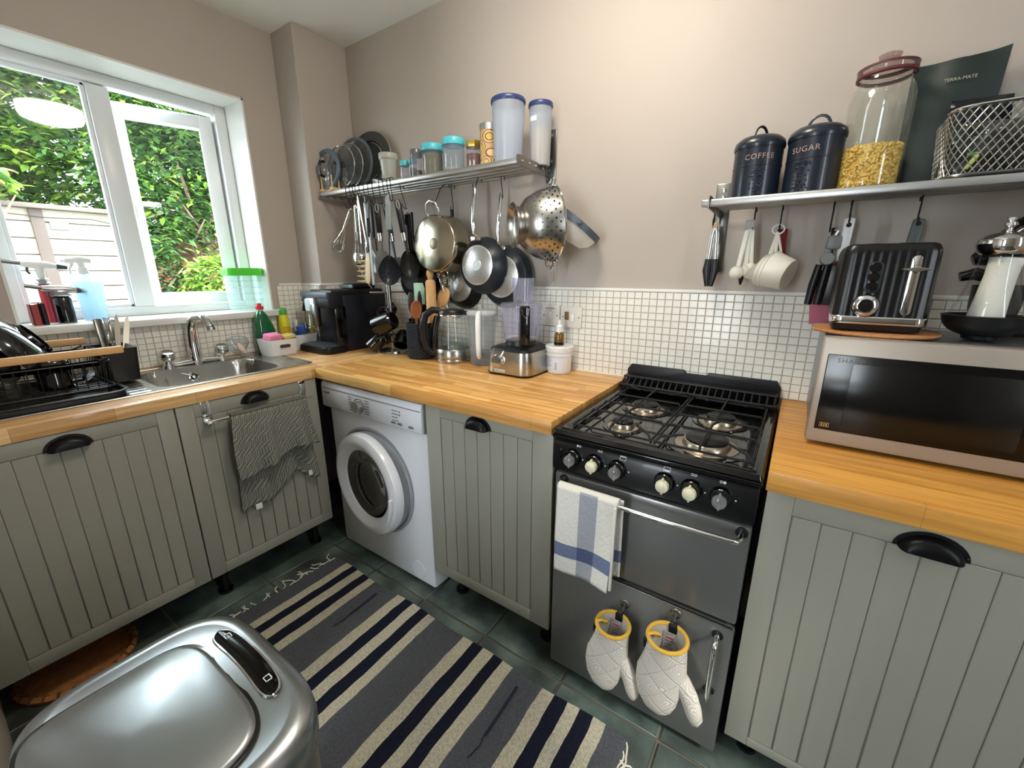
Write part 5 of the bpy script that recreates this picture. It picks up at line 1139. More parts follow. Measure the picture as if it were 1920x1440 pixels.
# ------------------------------------------------------------------ colander and sieve
t = thing('colander', 'steel colander with foot ring, hung sideways at the shelf end', 'colander', (1.462, -.110, 1.435))
ax = Vector((-.64, -.76, -.04)).normalized(); M = frame(ax)
b = MB(); pr = [(.134, 0), (.130, .002), (.127, .02), (.117, .06), (.095, .10), (.062, .128), (.03, .137), (0, .138)]; b.lathe(pr, n=56, M=M); bd = b.build('bowl', steel, t)
b = MB(); b.lathe([(.136, -.002), (.138, .001), (.134, .004), (.130, .002)], n=56, M=M); b.build('rim', chrome, t)
b = MB(); b.lathe([(.060, .126), (.064, .142), (.078, .156), (.080, .154), (.067, .138), (.052, .131)], n=48, M=M); b.build('foot_ring', steel, t)
b = MB()
for j in range(26):
    a = 2 * PI * j / 26
    for (r, z, nr, nz) in ((.1285, .016, 1, .15), (.1255, .031, 1, .22), (.121, .046, 1, .3), (.1155, .061, 1, .45), (.1075, .076, 1, .6), (.0985, .091, 1, .8), (.087, .104, 1, 1)):
        aa = a + (.1 if int(z * 1000) % 2 else 0); p_ = M @ Vector((r * math.cos(aa), r * math.sin(aa), z)); n = (M.to_3x3() @ Vector((math.cos(aa) * nr, math.sin(aa) * nr, nz))).normalized(); b.lathe([(0, .0014), (.0038 - z * .018, .0014), (.0038 - z * .018, 0)], n=8, c=p_, M=frame(n))
b.build('holes', mat('hole_dark', (24, 24, 26), .8), t, stuff=True)
for s in (1, -1):
    b = MB(); Z = Vector((0, 0, 1)); sd_ = ax.cross(Z).normalized(); c0 = Z * .128 * s
    b.tube([c0 + sd_ * .03 + ax * .012, c0 + Z * .02 * s + sd_ * .026 + ax * .006, c0 + Z * .034 * s + ax * .0, c0 + Z * .02 * s - sd_ * .026 + ax * .006, c0 - sd_ * .03 + ax * .012], .0055, 8); b.build('loop_handle', chrome, t)
t = thing('sieve', 'grey-rimmed strainer with white bowl, poking out behind the colander', 'sieve', (1.56, -.075, 1.43))
ax = Vector((-.55, -.25, -.75)).normalized(); M = frame(ax)
b = MB(); b.lathe([(.085, 0), (.082, .012), (.074, .04), (.05, .062), (0, .07)], n=40, M=M); b.build('mesh_bowl', clear('mesh_white', (226, 226, 220), haze=.85, rough=.4), t)
b = MB(); b.lathe([(.083, -.012), (.088, -.010), (.088, .012), (.083, .012), (.083, -.012)], n=44, M=M); b.build('rim', mat('rim_grey', (84, 94, 104), .4), t)
b = MB(); b.box((.083, -.006, -.004), (.105, .006, .004), .002, M); b.build('rest_lug', MATS['rim_grey'], t)
t = thing('skewer', 'pair of thin steel skewers hanging down below the colander', 'skewer', (1.421, -.03, 1.34))
b = MB(); b.tube([(-.004, 0, .15), (-.004, 0, -.125)], .0015, 6); b.build('spike', steel, t)
b = MB(); b.tube([(.006, 0, .15), (.006, 0, -.115)], .0015, 6); b.build('spike', steel, t)

# ------------------------------------------------------------------ utensils on hooks under the left end
def hang(name, label, cat, top, bot):
    top = Vector(top); bot = Vector(bot); t = thing(name, label, cat, top); return t, Matrix.Translation(top) @ frame(top - bot), (top - bot).length
GU = 'hooks on the left shelf'
def loop_top(b, M, r=.008, w=.002): b.tube([M @ Vector((r * math.cos(k * PI / 6), 0, -r + r * math.sin(k * PI / 6))) for k in range(12)], w, 6, closed=True)
def whisk(label, top, bot, hl, hr, wr_):
    t, M, Lh = hang('whisk', label, 'whisk', top, bot)
    b = MB(); b.tube([M @ Vector((0, 0, -.012)), M @ Vector((0, 0, -hl))], hr, 12); loop_top(b, M); b.build('handle', chrome, t, W=True)
    b = MB()
    for k in range(5):
        a = PI * k / 5; c, s = math.cos(a), math.sin(a); n = 12
        b.tube([M @ Vector((c * wr_ * math.sin(PI * min(1, q / n * 1.0)) ** .7 * (1 if q < n else 0) * 1.0, s * wr_ * math.sin(PI * q / n) ** .7, -hl - (Lh - hl) * (q / n if q <= n else 1))) if False else M @ Vector((c * wr_ * x_, s * wr_ * x_, -hl + z_ * (Lh - hl))) for x_, z_ in ((.12, 0), (.45, -.3), (.85, -.6), (1, -.8), (.7, -.95), (0, -1), (-.7, -.95), (-1, -.8), (-.85, -.6), (-.45, -.3), (-.12, 0))], .0013, 5)
    b.build('wires', chrome, t, W=True, stuff=True)
whisk('small balloon whisk hanging slanted at the left end of the shelf', (.405, -.215, 1.560), (.225, -.20, 1.372), .115, .0105, .030)
whisk('large balloon whisk hanging straight, left of the spatulas', (.425, -.205, 1.575), (.408, -.20, 1.285), .12, .008, .034)
def slim(name, label, top, bot, m, head):
    t, M, Lh = hang(name, label, 'utensil', top, bot); b = MB()
    b.box((-.0055, -.0015, -Lh * .68), (.0055, .0015, 0), .001, M); b.build('handle', m, t, W=True)
    b = MB(); R_ = M.to_3x3().to_4x4()
    if head == 'ladle': b.ell(M @ Vector((0, -.02, -Lh + .03)), (.036, .026, .036), 20, 10, R_, t0=PI * .3)
    if head == 'turner': b.prism([(-.010, -Lh * .67), (.010, -Lh * .67), (.036, -Lh * .78), (.038, -Lh), (-.038, -Lh), (-.036, -Lh * .78)], -.001, .001, M @ Matrix.Rotation(PI / 2, 4, 'X') @ Matrix.Diagonal((1, 1, 1, 1)))
    if head == 'fork':
        b.box((-.014, -.001, -Lh * .75), (.014, .001, -Lh * .66), .001, M)
        for s in (-1, 1): b.tube([M @ Vector((s * .012, 0, -Lh * .74)), M @ Vector((s * .013, -.006, -Lh))], .002, 6)
    b.build('head', m, t, W=True)
slim('skimmer', 'long flat steel ladle handle hanging left of centre, its bowl low', (.458, -.215, 1.605), (.470, -.225, 1.300), chrome, 'ladle')
slim('carving_fork', 'long steel fork slanting across the hanging utensils', (.482, -.232, 1.615), (.540, -.235, 1.300), chrome, 'fork')
slim('fish_slice', 'long dull grey fish slice hanging among the steel utensils', (.512, -.215, 1.605), (.530, -.215, 1.262), mat('grey_steel', (112, 114, 114), .35, .9), 'turner')
slim('turner', 'small steel turner with rounded blade behind the pasta server', (.480, -.195, 1.59), (.492, -.195, 1.260), alu, 'turner')
# potato-masher style wire frame near the pasta server
t = thing('wire_masher', 'bent steel wire masher hanging behind the cream pasta server', 'masher', (.455, -.22, 1.33))
b = MB(); b.tube([(-.03, 0, .2), (-.035, 0, .06), (-.035, 0, -.03), (.0, -.005, -.07), (.055, -.01, -.125), (.075, -.01, -.145)], .0028, 8); b.tube([(0, -.005, -.07), (.05, -.005, -.068), (.06, 0, .0)], .0022, 8); b.build('wire_frame', chrome, t)
# peeler with green stripe handle
t, M, Lh = hang('y_peeler', 'peeler with black and lime handle hanging left of the black-handled utensils', 'peeler', (.555, -.222, 1.570), (.560, -.222, 1.36))
b = MB(); b.box((-.014, -.006, -.15), (.014, .006, -.008), .005, M); b.build('handle', blks, t, W=True)
b = MB(); b.box((-.0155, -.007, -.14), (-.009, .0065, -.02), .003, M); b.build('lime_stripe', mat('lime', (150, 168, 92), .4), t, W=True)
b = MB(); b.tube([M @ Vector((-.018, 0, -.155)), M @ Vector((0, 0, -.15)), M @ Vector((.018, 0, -.155)), M @ Vector((.02, 0, -.21))], .004, 8); b.build('yoke', blks, t, W=True)
# cream pasta server
creamy = mat('cream_nylon', (206, 188, 148), .45)
t, M, Lh = hang('pasta_server', 'cream toothed pasta server hanging at the front of the utensils', 'utensil', (.588, -.255, 1.570), (.545, -.262, 1.212))
b = MB(); b.box((-.008, -.004, -Lh * .62), (.008, .004, 0), .003, M); b.build('handle', mat('nylon_grey', (70, 72, 76), .5), t, W=True)
b = MB(); 
b.prism([(-.010, -Lh * .6), (.010, -Lh * .6), (.020, -Lh * .72), (.022, -Lh * .9), (.014, -Lh), (-.012, -Lh), (-.018, -Lh * .9), (-.018, -Lh * .72)], -.003, .003, M @ Matrix(((1, 0, 0, 0), (0, 0, 1, 0), (0, 1, 0, 0), (0, 0, 0, 1))), bev=.001)
for k in range(5):
    z = -Lh * (.72 + .065 * k)
    for s in (-1,): b.tube([M @ Vector((s * .016, 0, z)), M @ Vector((s * .034, -.012, z - .003)), M @ Vector((s * .043, -.028, z - .002))], [.0055, .0045, .002], 8)
b.build('toothed_head', creamy, t, W=True)
# white-grey long blade at the very front
t, M, Lh = hang('palette_knife', 'long pale grey palette knife hanging right of the pasta server', 'utensil', (.597, -.27, 1.50), (.600, -.272, 1.205))
b = MB(); b.box((-.007, -.003, -Lh), (.007, .003, -.06), .003, M); b.build('blade', mat('pale_grey', (176, 186, 188), .4), t, W=True)
b = MB(); b.tube([M @ Vector((0, 0, -.08)), M @ Vector((0, 0, 0))], .007, 8); b.build('handle', blks, t, W=True)
def nylon(name, label, top, bot, head, hw, hl, hm, handm, ferr=True, hand=.42, yaw=.75, holes=0):
    t, M, Lh = hang(name, label, 'utensil', top, bot); M = M @ Matrix.Rotation(yaw, 4, 'Z')
    b = MB(); b.box((-.013, -.008, -Lh * hand), (.013, .008, -.004), .006, M); b.build('handle', handm, t, W=True)
    b = MB(); b.tube([M @ Vector((x, -.0085, z)) for x, z in ((-.006, -.014), (-.0065, -.035), (0, -.046), (.0065, -.035), (.006, -.014), (0, -.008))], .0022, 6, closed=True); b.build('hanging_eye', mat('eye_grey', (176, 178, 178), .4), t, W=True)
    if ferr: b = MB(); b.lathe([(.0125, 0), (.0105, -.035)], c=(0, 0, 0), n=16, M=M @ Matrix.Translation((0, 0, -Lh * hand + .002))); b.build('ferrule', chrome, t, W=True)
    zc = -Lh + hl; R_ = M.to_3x3().to_4x4()
    b = MB(); b.tube([M @ Vector((0, 0, -Lh * hand)), M @ Vector((0, .003, zc + hl * .8))], [.008, .006], 10, flat=.6); b.build('neck', hm, t, W=True)
    b = MB()
    if head == 'spoon':
        prof = lambda u, v: None
        def f(u, v):
            a = 2 * PI * u; rr_ = v; sx = hw * rr_ * math.cos(a) * (1 - .28 * (math.sin(a) > 0) * math.sin(a)); sz = hl * rr_ * math.sin(a); return M @ Vector((sx, .022 * (1 - rr_ * rr_) - .004, zc + sz))
        b.grid(f, 32, 8, thick=.0025)
    elif head == 'turner':
        b.prism([(-hw * .55, zc + hl), (hw * .55, zc + hl), (hw, zc + hl * .4), (hw * 1.0, zc - hl), (-hw, zc - hl), (-hw, zc + hl * .4)], -.002, .002, M @ Matrix(((1, 0, 0, 0), (0, 0, 1, 0), (0, 1, 0, 0), (0, 0, 0, 1))), bev=.001)
    b.build('head', hm, t, W=True)
    if holes:
        b = MB(); n_ = 0
        for q in range(3):
            for k in range(5 + q * 2):
                a = -PI / 2 + (k - (4 + q * 2) / 2) * .42; rr_ = .25 + .25 * q; p_ = M @ Vector((hw * rr_ * math.cos(a), .022 * (1 - rr_ * rr_) - .0055, zc + hl * rr_ * math.sin(a))); b.ell(p_, (.0035, .0012, .0035), 8, 5, R_)
        b.build('holes', mat('hole_navy', (14, 18, 30), .8), t, W=True, stuff=True)
    return t
nyl = mat('nylon_navy', (46, 52, 62), .3); hnav = mat('handle_navy', (22, 25, 32), .35); gts = mat('grey_silicone', (104, 108, 108), .5)
nylon('spatula', 'grey silicone spatula with a black handle and steel collar, left of the slotted spoon', (.606, -.225, 1.572), (.632, -.228, 1.248), 'turner', .038, .055, gts, hnav)
nylon('nylon_turner', 'dark nylon turner with a black handle and steel collar, behind the slotted spoon', (.660, -.222, 1.572), (.705, -.205, 1.24), 'turner', .034, .045, nyl, hnav)
nylon('slotted_spoon', 'slotted dark blue-grey spoon with a pale grey-green handle, foremost', (.714, -.245, 1.592), (.700, -.26, 1.205), 'spoon', .050, .066, nyl, mat('handle_sage', (146, 160, 158), .4), False, .38, .85, holes=1)
nylon('serving_spoon', 'large dark spoon with a thick black handle, right of the slotted spoon', (.722, -.205, 1.580), (.765, -.18, 1.232), 'spoon', .044, .062, mat('nylon_dark', (48, 50, 50), .3), hnav, True, .42, .85)
nylon('ladle', 'large steel-brown ladle hanging behind the slotted spoon', (.690, -.17, 1.575), (.745, -.15, 1.236), 'spoon', .056, .066, mat('ladle_steel', (120, 116, 102), .25, 1), blks, False, .3, .85)
t, M, Lh = hang('sharpener', 'black flat sharpening block hanging by a steel ring, left of the large pan', 'utensil', (.717, -.145, 1.548), (.728, -.145, 1.35))
b = MB(); b.tube([M @ Vector((.010 * math.cos(k * PI / 6), 0, -.012 + .010 * math.sin(k * PI / 6))) for k in range(12)], .002, 6, closed=True); b.build('ring', chrome, t, W=True)
b = MB(); b.box((-.015, -.006, -Lh), (.015, .006, -.026), .003, M); b.build('block', blks, t, W=True)
for x, zb, what in ((.412, 1.560, 'the two whisks'), (.440, 1.575, 'the flat steel ladle'), (.463, 1.60, 'the small steel turner'), (.483, 1.61, 'the slanting steel fork'), (.512, 1.60, 'the dull grey fish slice'), (.545, 1.572, 'the lime-striped peeler'), (.575, 1.56, 'the cream pasta server'),
                    (.606, 1.560, 'the grey silicone spatula'), (.652, 1.560, 'the nylon turner'), (.680, 1.565, 'the steel-brown ladle'), (.707, 1.575, 'the slotted spoon'), (.728, 1.565, 'the large dark spoon')):
    s_hook(x, -.230, 1.646, zb, 'black S-hook over the left shelf carrying ' + what, GU)
s_hook(.700, -.150, 1.64, 1.545, 'black S-hook over the left shelf carrying the black sharpening block', GU, dx=.017)
s_hook(.895, -.060, 1.640, 1.545, 'black S-hook under the shelf carrying the large steel pan', GU, dy=-.09, dx=.01)
s_hook(.905, -.035, 1.640, 1.530, 'black S-hook holding the black handle behind the large steel pan', GU)
s_hook(1.093, -.075, 1.640, 1.592, 'black S-hook carrying the small black frying pan', GU, dy=-.03)
s_hook(1.196, -.055, 1.640, 1.556, 'black S-hook carrying the larger black frying pan', GU)
s_hook(1.405, -.060, 1.640, 1.588, 'black S-hook carrying the colander at the shelf end', GU, dy=-.02, dx=.02)

# ------------------------------------------------------------------ right shelf: canisters, corn jar, bag, basket
def canister(label, x, y, r, h, word, zrot, hrot):
    t = thing('canister', label, 'canister', (x, y, 1.463))
    nb = mat('canister_navy', (26, 32, 44), .3, coat=.2)
    b = MB(); b.lathe([(0, 0), (r, 0), (r, h * .60), (r * 1.015, h * .605), (r * 1.015, h * .625), (r, h * .63), (r, h), (0, h)], n=48); b.build('body', nb, t)
    b = MB(); b.lathe([(r * 1.03, h - .006), (r * 1.055, h), (r * 1.04, h + .006), (r * 1.0, h + .014), (r * .8, h + .024), (r * .4, h + .030), (0, h + .031)], n=48); b.build('lid', nb, t)
    b = MB(); Mh = Matrix.Rotation(hrot, 4, 'Z'); b.tube([Mh @ Vector((.024 * math.cos(a), 0, h + .026 + .028 * math.sin(a))) for a in [PI * k / 8 for k in range(9)]], .0035, 8, flat=.7); b.build('handle', nb, t)
    Mt = Matrix.Rotation(zrot, 4, 'Z') @ Matrix.Translation((0, -r - .0004, h * .72)) @ FRONT
    text_obj('lettering', word, .019, mat('letter_rose', (170, 140, 128), .5), t, Mt, bend=r, extr=.0003, spacing=1.15)
    b = MB(); q = random.Random(len(word))
    for k in range(46):
        a = zrot - PI / 2 + q.uniform(-.28, .28); z = h * q.uniform(.08, .56); b.ell((r * math.cos(a), r * math.sin(a), z), (.0028, .0028, .002), 6, 4)
    b.build('embossing', nb, t, stuff=True)
    return t
canister('navy metal canister lettered COFFEE on the right shelf', 2.117, -.115, .060, .134, 'COFFEE', .15, 1.0)
canister('navy metal canister lettered SUGAR beside the coffee canister', 2.247, -.115, .062, .138, 'SUGAR', -.35, -.1)
t = thing('corn_jar', 'tall glass jar of popcorn kernels with a glass lid on the right shelf', 'jar', (2.364, -.112, 1.463))
b = MB(); b.lathe([(0, 0), (.060, 0), (.065, .006), (.064, .205), (.058, .226), (.051, .236), (.050, .248), (.053, .252)], n=44); b.lathe([(.061, .008), (.060, .20), (.052, .226), (.047, .238)], n=44); b.build('jar', glass, t)
lidg = clear('lid_glass_red', (222, 208, 206), haze=.15)
b = MB(); b.lathe([(.052, .248), (.057, .254), (.057, .268), (.042, .276), (.016, .278), (.010, .283), (.020, .289), (.022, .297), (.012, .302), (0, .303)], n=40); b.build('glass_lid', lidg, t)
b = MB(); b.lathe([(.0525, .249), (.0575, .251), (.0575, .256), (.0525, .257)], n=40); b.lathe([(.047, .269), (.0575, .268), (.0575, .271), (.049, .274)], n=40); b.build('red_seal', mat('seal_maroon', (96, 40, 46), .5), t)
b = MB(); q = random.Random(9)
b.lathe([(0, .006), (.0555, .006), (.0555, .094), (0, .098)], n=32)
b.build('corn_mass', mat('corn_deep', (206, 156, 78), .6), t)
b = MB()
for k in range(1500):
    a = q.uniform(0, 2 * PI); z = q.uniform(.006, .098)
    if k > 1150: rr_ = .056 * math.sqrt(q.random()); z = .096
    else: rr_ = .0568
    M = Matrix.Translation((rr_ * math.cos(a), rr_ * math.sin(a), z)) @ Euler((q.uniform(0, 6), q.uniform(0, 6), q.uniform(0, 6))).to_matrix().to_4x4()
    g = bmesh.ops.create_icosphere(b.bm, subdivisions=1, radius=.0044, matrix=M @ Matrix.Diagonal((1, .72, 1.15, 1)))
b.build('kernels', mat('kernel', (232, 188, 98), .35, noise=.35, nscale=300), t, stuff=True)
t = thing('coffee_bag', 'dark green foil bag standing behind the mesh basket on the right shelf', 'bag', (2.497, -.045, 1.463))
bgm = mat('bag_green', (34, 46, 42), .45, bump=.4, bscale=12)
def bagf(u, v, s):
    x = -.075 + .150 * u + .012 * v * (u - .4); z = .0 + .282 * v + (.010 * max(0, u - .6) / .4 if v > .8 else 0) * (v - .8) * 5; th = .026 * math.sin(PI * min(1, .02 + u)) ** .5 * (1 - v) ** .6; return (x, s * th + .006 * math.sin(u * 9) * v, z)
b = MB(); b.grid(lambda u, v: bagf(u, v, 1), 20, 20); b.grid(lambda u, v: bagf(u, v, -1), 20, 20); bmesh.ops.remove_doubles(b.bm, verts=b.bm.verts[:], dist=.0015); b.build('bag', bgm, t)
text_obj('lettering', 'TERRA-MATE', .0095, mat('letter_cream', (176, 170, 150), .6), t, at((.006, -.0185, .232)))
# mesh basket
bk = thing('mesh_basket', 'silver diamond-mesh wire basket on the right shelf at the frame edge', 'basket', (2.62, -.125, 1.463))
bx0, bx1, by0, by1, bh = -.125, .16, -.085, .085, .135
b = MB()
def bpt(u, z):      # walk the perimeter of a tapered rounded rectangle
    k = 1 + .10 * z / bh; per = [(bx0, by0), (bx1, by0), (bx1, by1), (bx0, by1)]; o = rrect(bx0 * k, by0 * k, bx1 * k, by1 * k, .035, 5); n = len(o); f = (u % 1) * n; i = int(f); a = o[i % n]; c = o[(i + 1) % n]
    return Vector((a[0] + (c[0] - a[0]) * (f - i), a[1] + (c[1] - a[1]) * (f - i), z))
oo = rrect(bx0, by0, bx1, by1, .035, 5); cum = [0]
for i in range(len(oo)): a = oo[i]; c = oo[(i + 1) % len(oo)]; cum.append(cum[-1] + math.hypot(c[0] - a[0], c[1] - a[1]))
PL = cum[-1]
def perim(sv, z):
    sv = sv % PL; k = 1 + .10 * z / bh
    for i in range(len(oo)):
        if cum[i] <= sv <= cum[i + 1] + 1e-9:
            a = oo[i]; c = oo[(i + 1) % len(oo)]; f = (sv - cum[i]) / max(1e-9, cum[i + 1] - cum[i]); return Vector(((a[0] + (c[0] - a[0]) * f) * k, (a[1] + (c[1] - a[1]) * f) * k, z))
NB = 64; sl_ = PL / NB
for k in range(NB):
    for s in (1, -1): b.tube([perim(k * sl_ + s * sl_ * 6.0 * q, .004 + (bh - .008) * q) for q in (0, .2, .4, .6, .8, 1)], .0011, 4)
b.build('mesh', alu, bk, stuff=True)
b = MB(); b.tube([perim(PL * k / 60, bh) for k in range(60)], .0038, 8, closed=True); b.build('top_rim', chrome, bk)
b = MB(); b.tube([perim(PL * k / 60, .004) for k in range(60)], .0042, 8, closed=True); b.build('bottom_rim', steel2, bk)
b = MB()
for k in range(15): x = bx0 + .01 + (bx1 - bx0 - .02) * k / 14; b.tube([(x, by0, .003), (x, by1, .003)], .001, 4)
b.build('base_wires', steel2, bk, stuff=True)
def packet(label, x, y, z, w, h, d, m, rot, name='packet', crumple=.3, lab=None):
    t = thing(name, label, 'packet', (x, y, z), rot=rot); q = random.Random(int(x * 999)); ph = [q.uniform(0, 6) for _ in range(6)]
    b = MB()
    def f(u, v, s):
        e = (math.sin(PI * u) * math.sin(PI * v)) ** .4; n = math.sin(7 * u + ph[0] + 5 * v) * math.sin(9 * v + ph[1]) + .5 * math.sin(17 * u + ph[2]) * math.sin(15 * v + ph[3]); return (w * (u - .5), s * d * e * (1 + crumple * n) / 2, h * v)
    b.grid(lambda u, v: f(u, v, 1), 22, 22); b.grid(lambda u, v: f(u, v, -1), 22, 22); bmesh.ops.remove_doubles(b.bm, verts=b.bm.verts[:], dist=.0003); b.build('wrapper', m, t, ang=25)
    return t
packet('black packet standing inside the mesh basket', 2.560, -.075, 1.472, .13, .175, .035, mat('foil_black', (18, 20, 30), .25), (0, 0, .1))
packet('dark clear crumpled bag at the front left of the mesh basket', 2.550, -.150, 1.470, .13, .11, .05, clear('dark_film', (92, 100, 96), haze=.6, rough=.1), (0, .1, -.2), crumple=.6)
packet('pale crumpled plastic packet at the right of the mesh basket', 2.655, -.130, 1.472, .12, .165, .05, clear('pale_film', (190, 190, 184), haze=.6, rough=.1), (0, -.1, .2), crumple=.5)
packet('brown-grey packet low in the right of the mesh basket', 2.665, -.165, 1.471, .10, .10, .035, mat('brown_packet', (96, 88, 74), .5), (0, .15, .1), crumple=.4)
t = thing('bag_clip', 'small yellow-green clip low in the mesh basket', 'clip', (2.527, -.187, 1.482), rot=(0, .5, 0))
b = MB(); b.box((-.004, -.003, 0), (.004, .003, .03), .002); b.build('clip_arm', mat('clip_lime', (206, 216, 80), .35), t)
b = MB(); b.box((-.003, -.002, .026), (.012, .002, .032), .001, Matrix.Rotation(-.5, 4, 'Y')); b.build('clip_jaw', mat('clip_green', (96, 160, 70), .35), t)

# ------------------------------------------------------------------ hanging under the right shelf
GR = 'hooks on the right shelf'
for x, zb, what, dx in ((2.013, 1.405, 'the steel tongs', 0), (2.124, 1.392, 'the cream measuring spoons', 0), (2.192, 1.378, 'the cream measuring cups', 0), (2.312, 1.372, 'the can opener', 0), (2.350, 1.395, 'the white-handled slicer', 0), (2.488, 1.378, 'the grey handle behind the toaster', 0)):
    s_hook(x, -.045, 1.452, zb, 'black S-hook under the right shelf carrying ' + what, GR, dy=-.012, r=.002)
t = thing('tongs', 'steel tongs with black tips, leftmost under the right shelf', 'tongs', (2.020, -.065, 1.41))
for s in (-1, 1):
    b = MB(); b.tube([(0, 0, -.005), (s * .006, 0, -.03), (s * .010, 0, -.11)], [.006, .007, .007], 8, flat=.35); b.build('arm', steel, t)
    b = MB(); b.tube([(s * .010, 0, -.105), (s * .012, 0, -.14), (s * .006, 0, -.19)], [.009, .012, .006], 10, flat=.5); b.build('tip', blks, t)
b = MB(); b.box((-.007, -.006, -.012), (.007, .006, .004), .003); b.build('hinge', bamboo, t)
cream2 = mat('ivory_plastic', (238, 235, 220), .35)
def mspoon(label, top, bot, r, tipm=None):
    t, M, Lh = hang('measuring_spoon', label, 'measuring spoon', top, bot); t['group'] = 'cream measuring spoons'
    b = MB(); b.box((-.006, -.002, -Lh + r), (.006, .002, 0), .001, M); b.build('handle', cream2, t, W=True)
    b = MB(); b.ell(M @ Vector((0, -.004, -Lh + r * .4)), (r, r * .85, r), 20, 10, M.to_3x3().to_4x4()); b.build('bowl', cream2, t, W=True)
mspoon('cream measuring spoon with round bowl, leftmost of the set', (2.112, -.085, 1.385), (2.098, -.09, 1.255), .020)
mspoon('cream measuring spoon straight-handled, middle of the set', (2.118, -.080, 1.388), (2.120, -.075, 1.262), .016)
mspoon('smallest cream measuring spoon, right of the set', (2.124, -.078, 1.385), (2.134, -.07, 1.275), .013)
t = thing('ring_clip', 'grey ring clip joining the cream measuring spoons', 'clip', (2.116, -.078, 1.388))
b = MB(); b.tube([(.012 * math.cos(k * PI / 8), 0, .012 * math.sin(k * PI / 8)) for k in range(16)], .0018, 6, closed=True); b.build('ring', mat('clip_grey', (170, 172, 172), .4), t)
b = MB(); b.box((-.012, -.002, .006), (.012, .002, .026), .002); b.build('tab', MATS['clip_grey'], t)
t = thing('bottle_stopper', 'small dark pointed stopper tip showing below the measuring spoons', 'stopper', (2.110, -.062, 1.262))
b = MB(); b.lathe([(0, -.038), (.004, -.032), (.010, -.005), (.008, 0), (0, 0)], n=16); b.build('tip', mat('dark_purple', (36, 22, 36), .4), t)
b = MB(); b.tube([(0, 0, 0), (.004, 0, .06), (.006, 0, .115)], .0025, 6); b.build('stem', steel, t)
def mcup(label, c, axis, r, dpt, ring):
    t = thing('measuring_cup', label, 'measuring cup', c, group='cream measuring cups'); M = frame(axis)
    b = MB(); b.lathe([(0, dpt), (r * .78, dpt), (r * .84, dpt - .004), (r, 0), (r + .002, -.001), (r - .002, 0), (r * .82, dpt - .004), (0, dpt - .003)], n=36, M=M); b.build('cup', cream2, t)
    rg_ = Vector(ring) - Vector(c); rim = M @ Vector((0, 0, 0)); d = rg_ - rg_.project(Vector(axis)); st_ = d.normalized() * r
    b = MB(); b.tube([st_, st_.lerp(rg_, .5), rg_], .004, 8, flat=.5); b.build('handle', cream2, t)
RG = (2.190, -.065, 1.380)
ax = (.86, -.30, -.28)
mcup('largest cream measuring cup, outermost at the right of the nest', (2.188, -.100, 1.272), ax, .052, .052, RG)
mcup('second cream measuring cup, its rim showing left of the largest', (2.176, -.099, 1.270), ax, .048, .040, RG)
mcup('third cream measuring cup of the nest', (2.165, -.098, 1.270), ax, .044, .030, RG)
mcup('cream measuring cup tipped open at the left of the nest', (2.150, -.096, 1.278), (.66, -.10, -.6), .040, .020, RG)
t = thing('cup_ring', 'white ring joining the handles of the cream measuring cups', 'ring', (2.190, -.067, 1.385))
b = MB(); b.tube([(.015 * math.cos(k * PI / 8), 0, .013 * math.sin(k * PI / 8)) for k in range(16)], .002, 6, closed=True); b.build('ring', white, t)
t, M, Lh = hang('peeler', 'dark red glossy handle hanging behind the measuring cups', 'utensil', (2.199, -.045, 1.388), (2.205, -.04, 1.27))
b = MB(); b.box((-.015, -.007, -Lh), (.015, .007, 0), .006, M); b.build('handle', mat('dark_red', (120, 22, 30), .2, coat=.5), t, W=True)
t = thing('can_opener', 'can opener with black grips and grey head under the right shelf', 'can opener', (2.318, -.07, 1.37))
for s in (-1, 1): b = MB(); b.tube([(s * .009 - .006, 0, -.085), (s * .0105 - .012, 0, -.14), (s * .0105 - .016, 0, -.195)], [.0095, .0105, .009], 12); b.build('grip', blks, t)
b = MB(); b.tube([(.0, 0, -.02), (-.006, 0, -.10)], .0085, 10, flat=.5); b.box((-.008, -.01, -.045), (.024, .006, -.008), .006); b.build('head', mat('opener_grey', (122, 124, 124), .35), t)
b = MB(); b.cyl((.0, -.008, -.07), (.0, -.028, -.07), .018, .015, 20); b.build('turn_key', MATS['opener_grey'], t)
b = MB(); b.tube([(.006, 0, -.01), (.012, 0, .004), (.004, 0, .008)], .004, 8); b.build('hook_lug', alu, t)
t, M, Lh = hang('slicer', 'slicer with a white handle and dark blade, left of the toaster', 'utensil', (2.352, -.06, 1.408), (2.345, -.055, 1.18))
b = MB(); b.box((-.013, -.008, -.115), (.013, .008, 0), .007, M); b.build('handle', white, t, W=True)
b = MB(); b.cyl(M @ Vector((0, -.0085, -.02)), M @ Vector((0, -.0095, -.02)), .006, n=14); b.build('hanging_hole', mat('hole_dark', (1, 1, 1)), t, W=True)
b = MB(); b.cyl(M @ Vector((0, 0, -.115)), M @ Vector((0, 0, -.125)), .010, n=14); b.build('red_collar', mat('collar_red', (130, 24, 44), .35), t, W=True)
b = MB(); b.box((-.022, -.002, -.235), (.020, .002, -.12), .001, M); b.build('blade', mat('blade_dark', (42, 34, 36), .3), t, W=True)
t, M, Lh = hang('spatula', 'dusty pink silicone spatula blade hanging beside the toaster', 'utensil', (2.322, -.034, 1.385), (2.326, -.034, 1.12))
b = MB(); b.box((-.006, -.004, -.14), (.006, .004, 0), .002, M); b.build('handle', blks, t, W=True)
b = MB(); b.prism([(-.014, -.13), (.018, -.13), (.030, -.16), (.030, -.26), (-.022, -.27), (-.032, -.17)], -.004, .004, M @ Matrix(((1, 0, 0, 0), (0, 0, 1, 0), (0, 1, 0, 0), (0, 0, 0, 1))), bev=.002); b.build('blade', mat('dusty_pink', (186, 100, 120), .5), t, W=True)
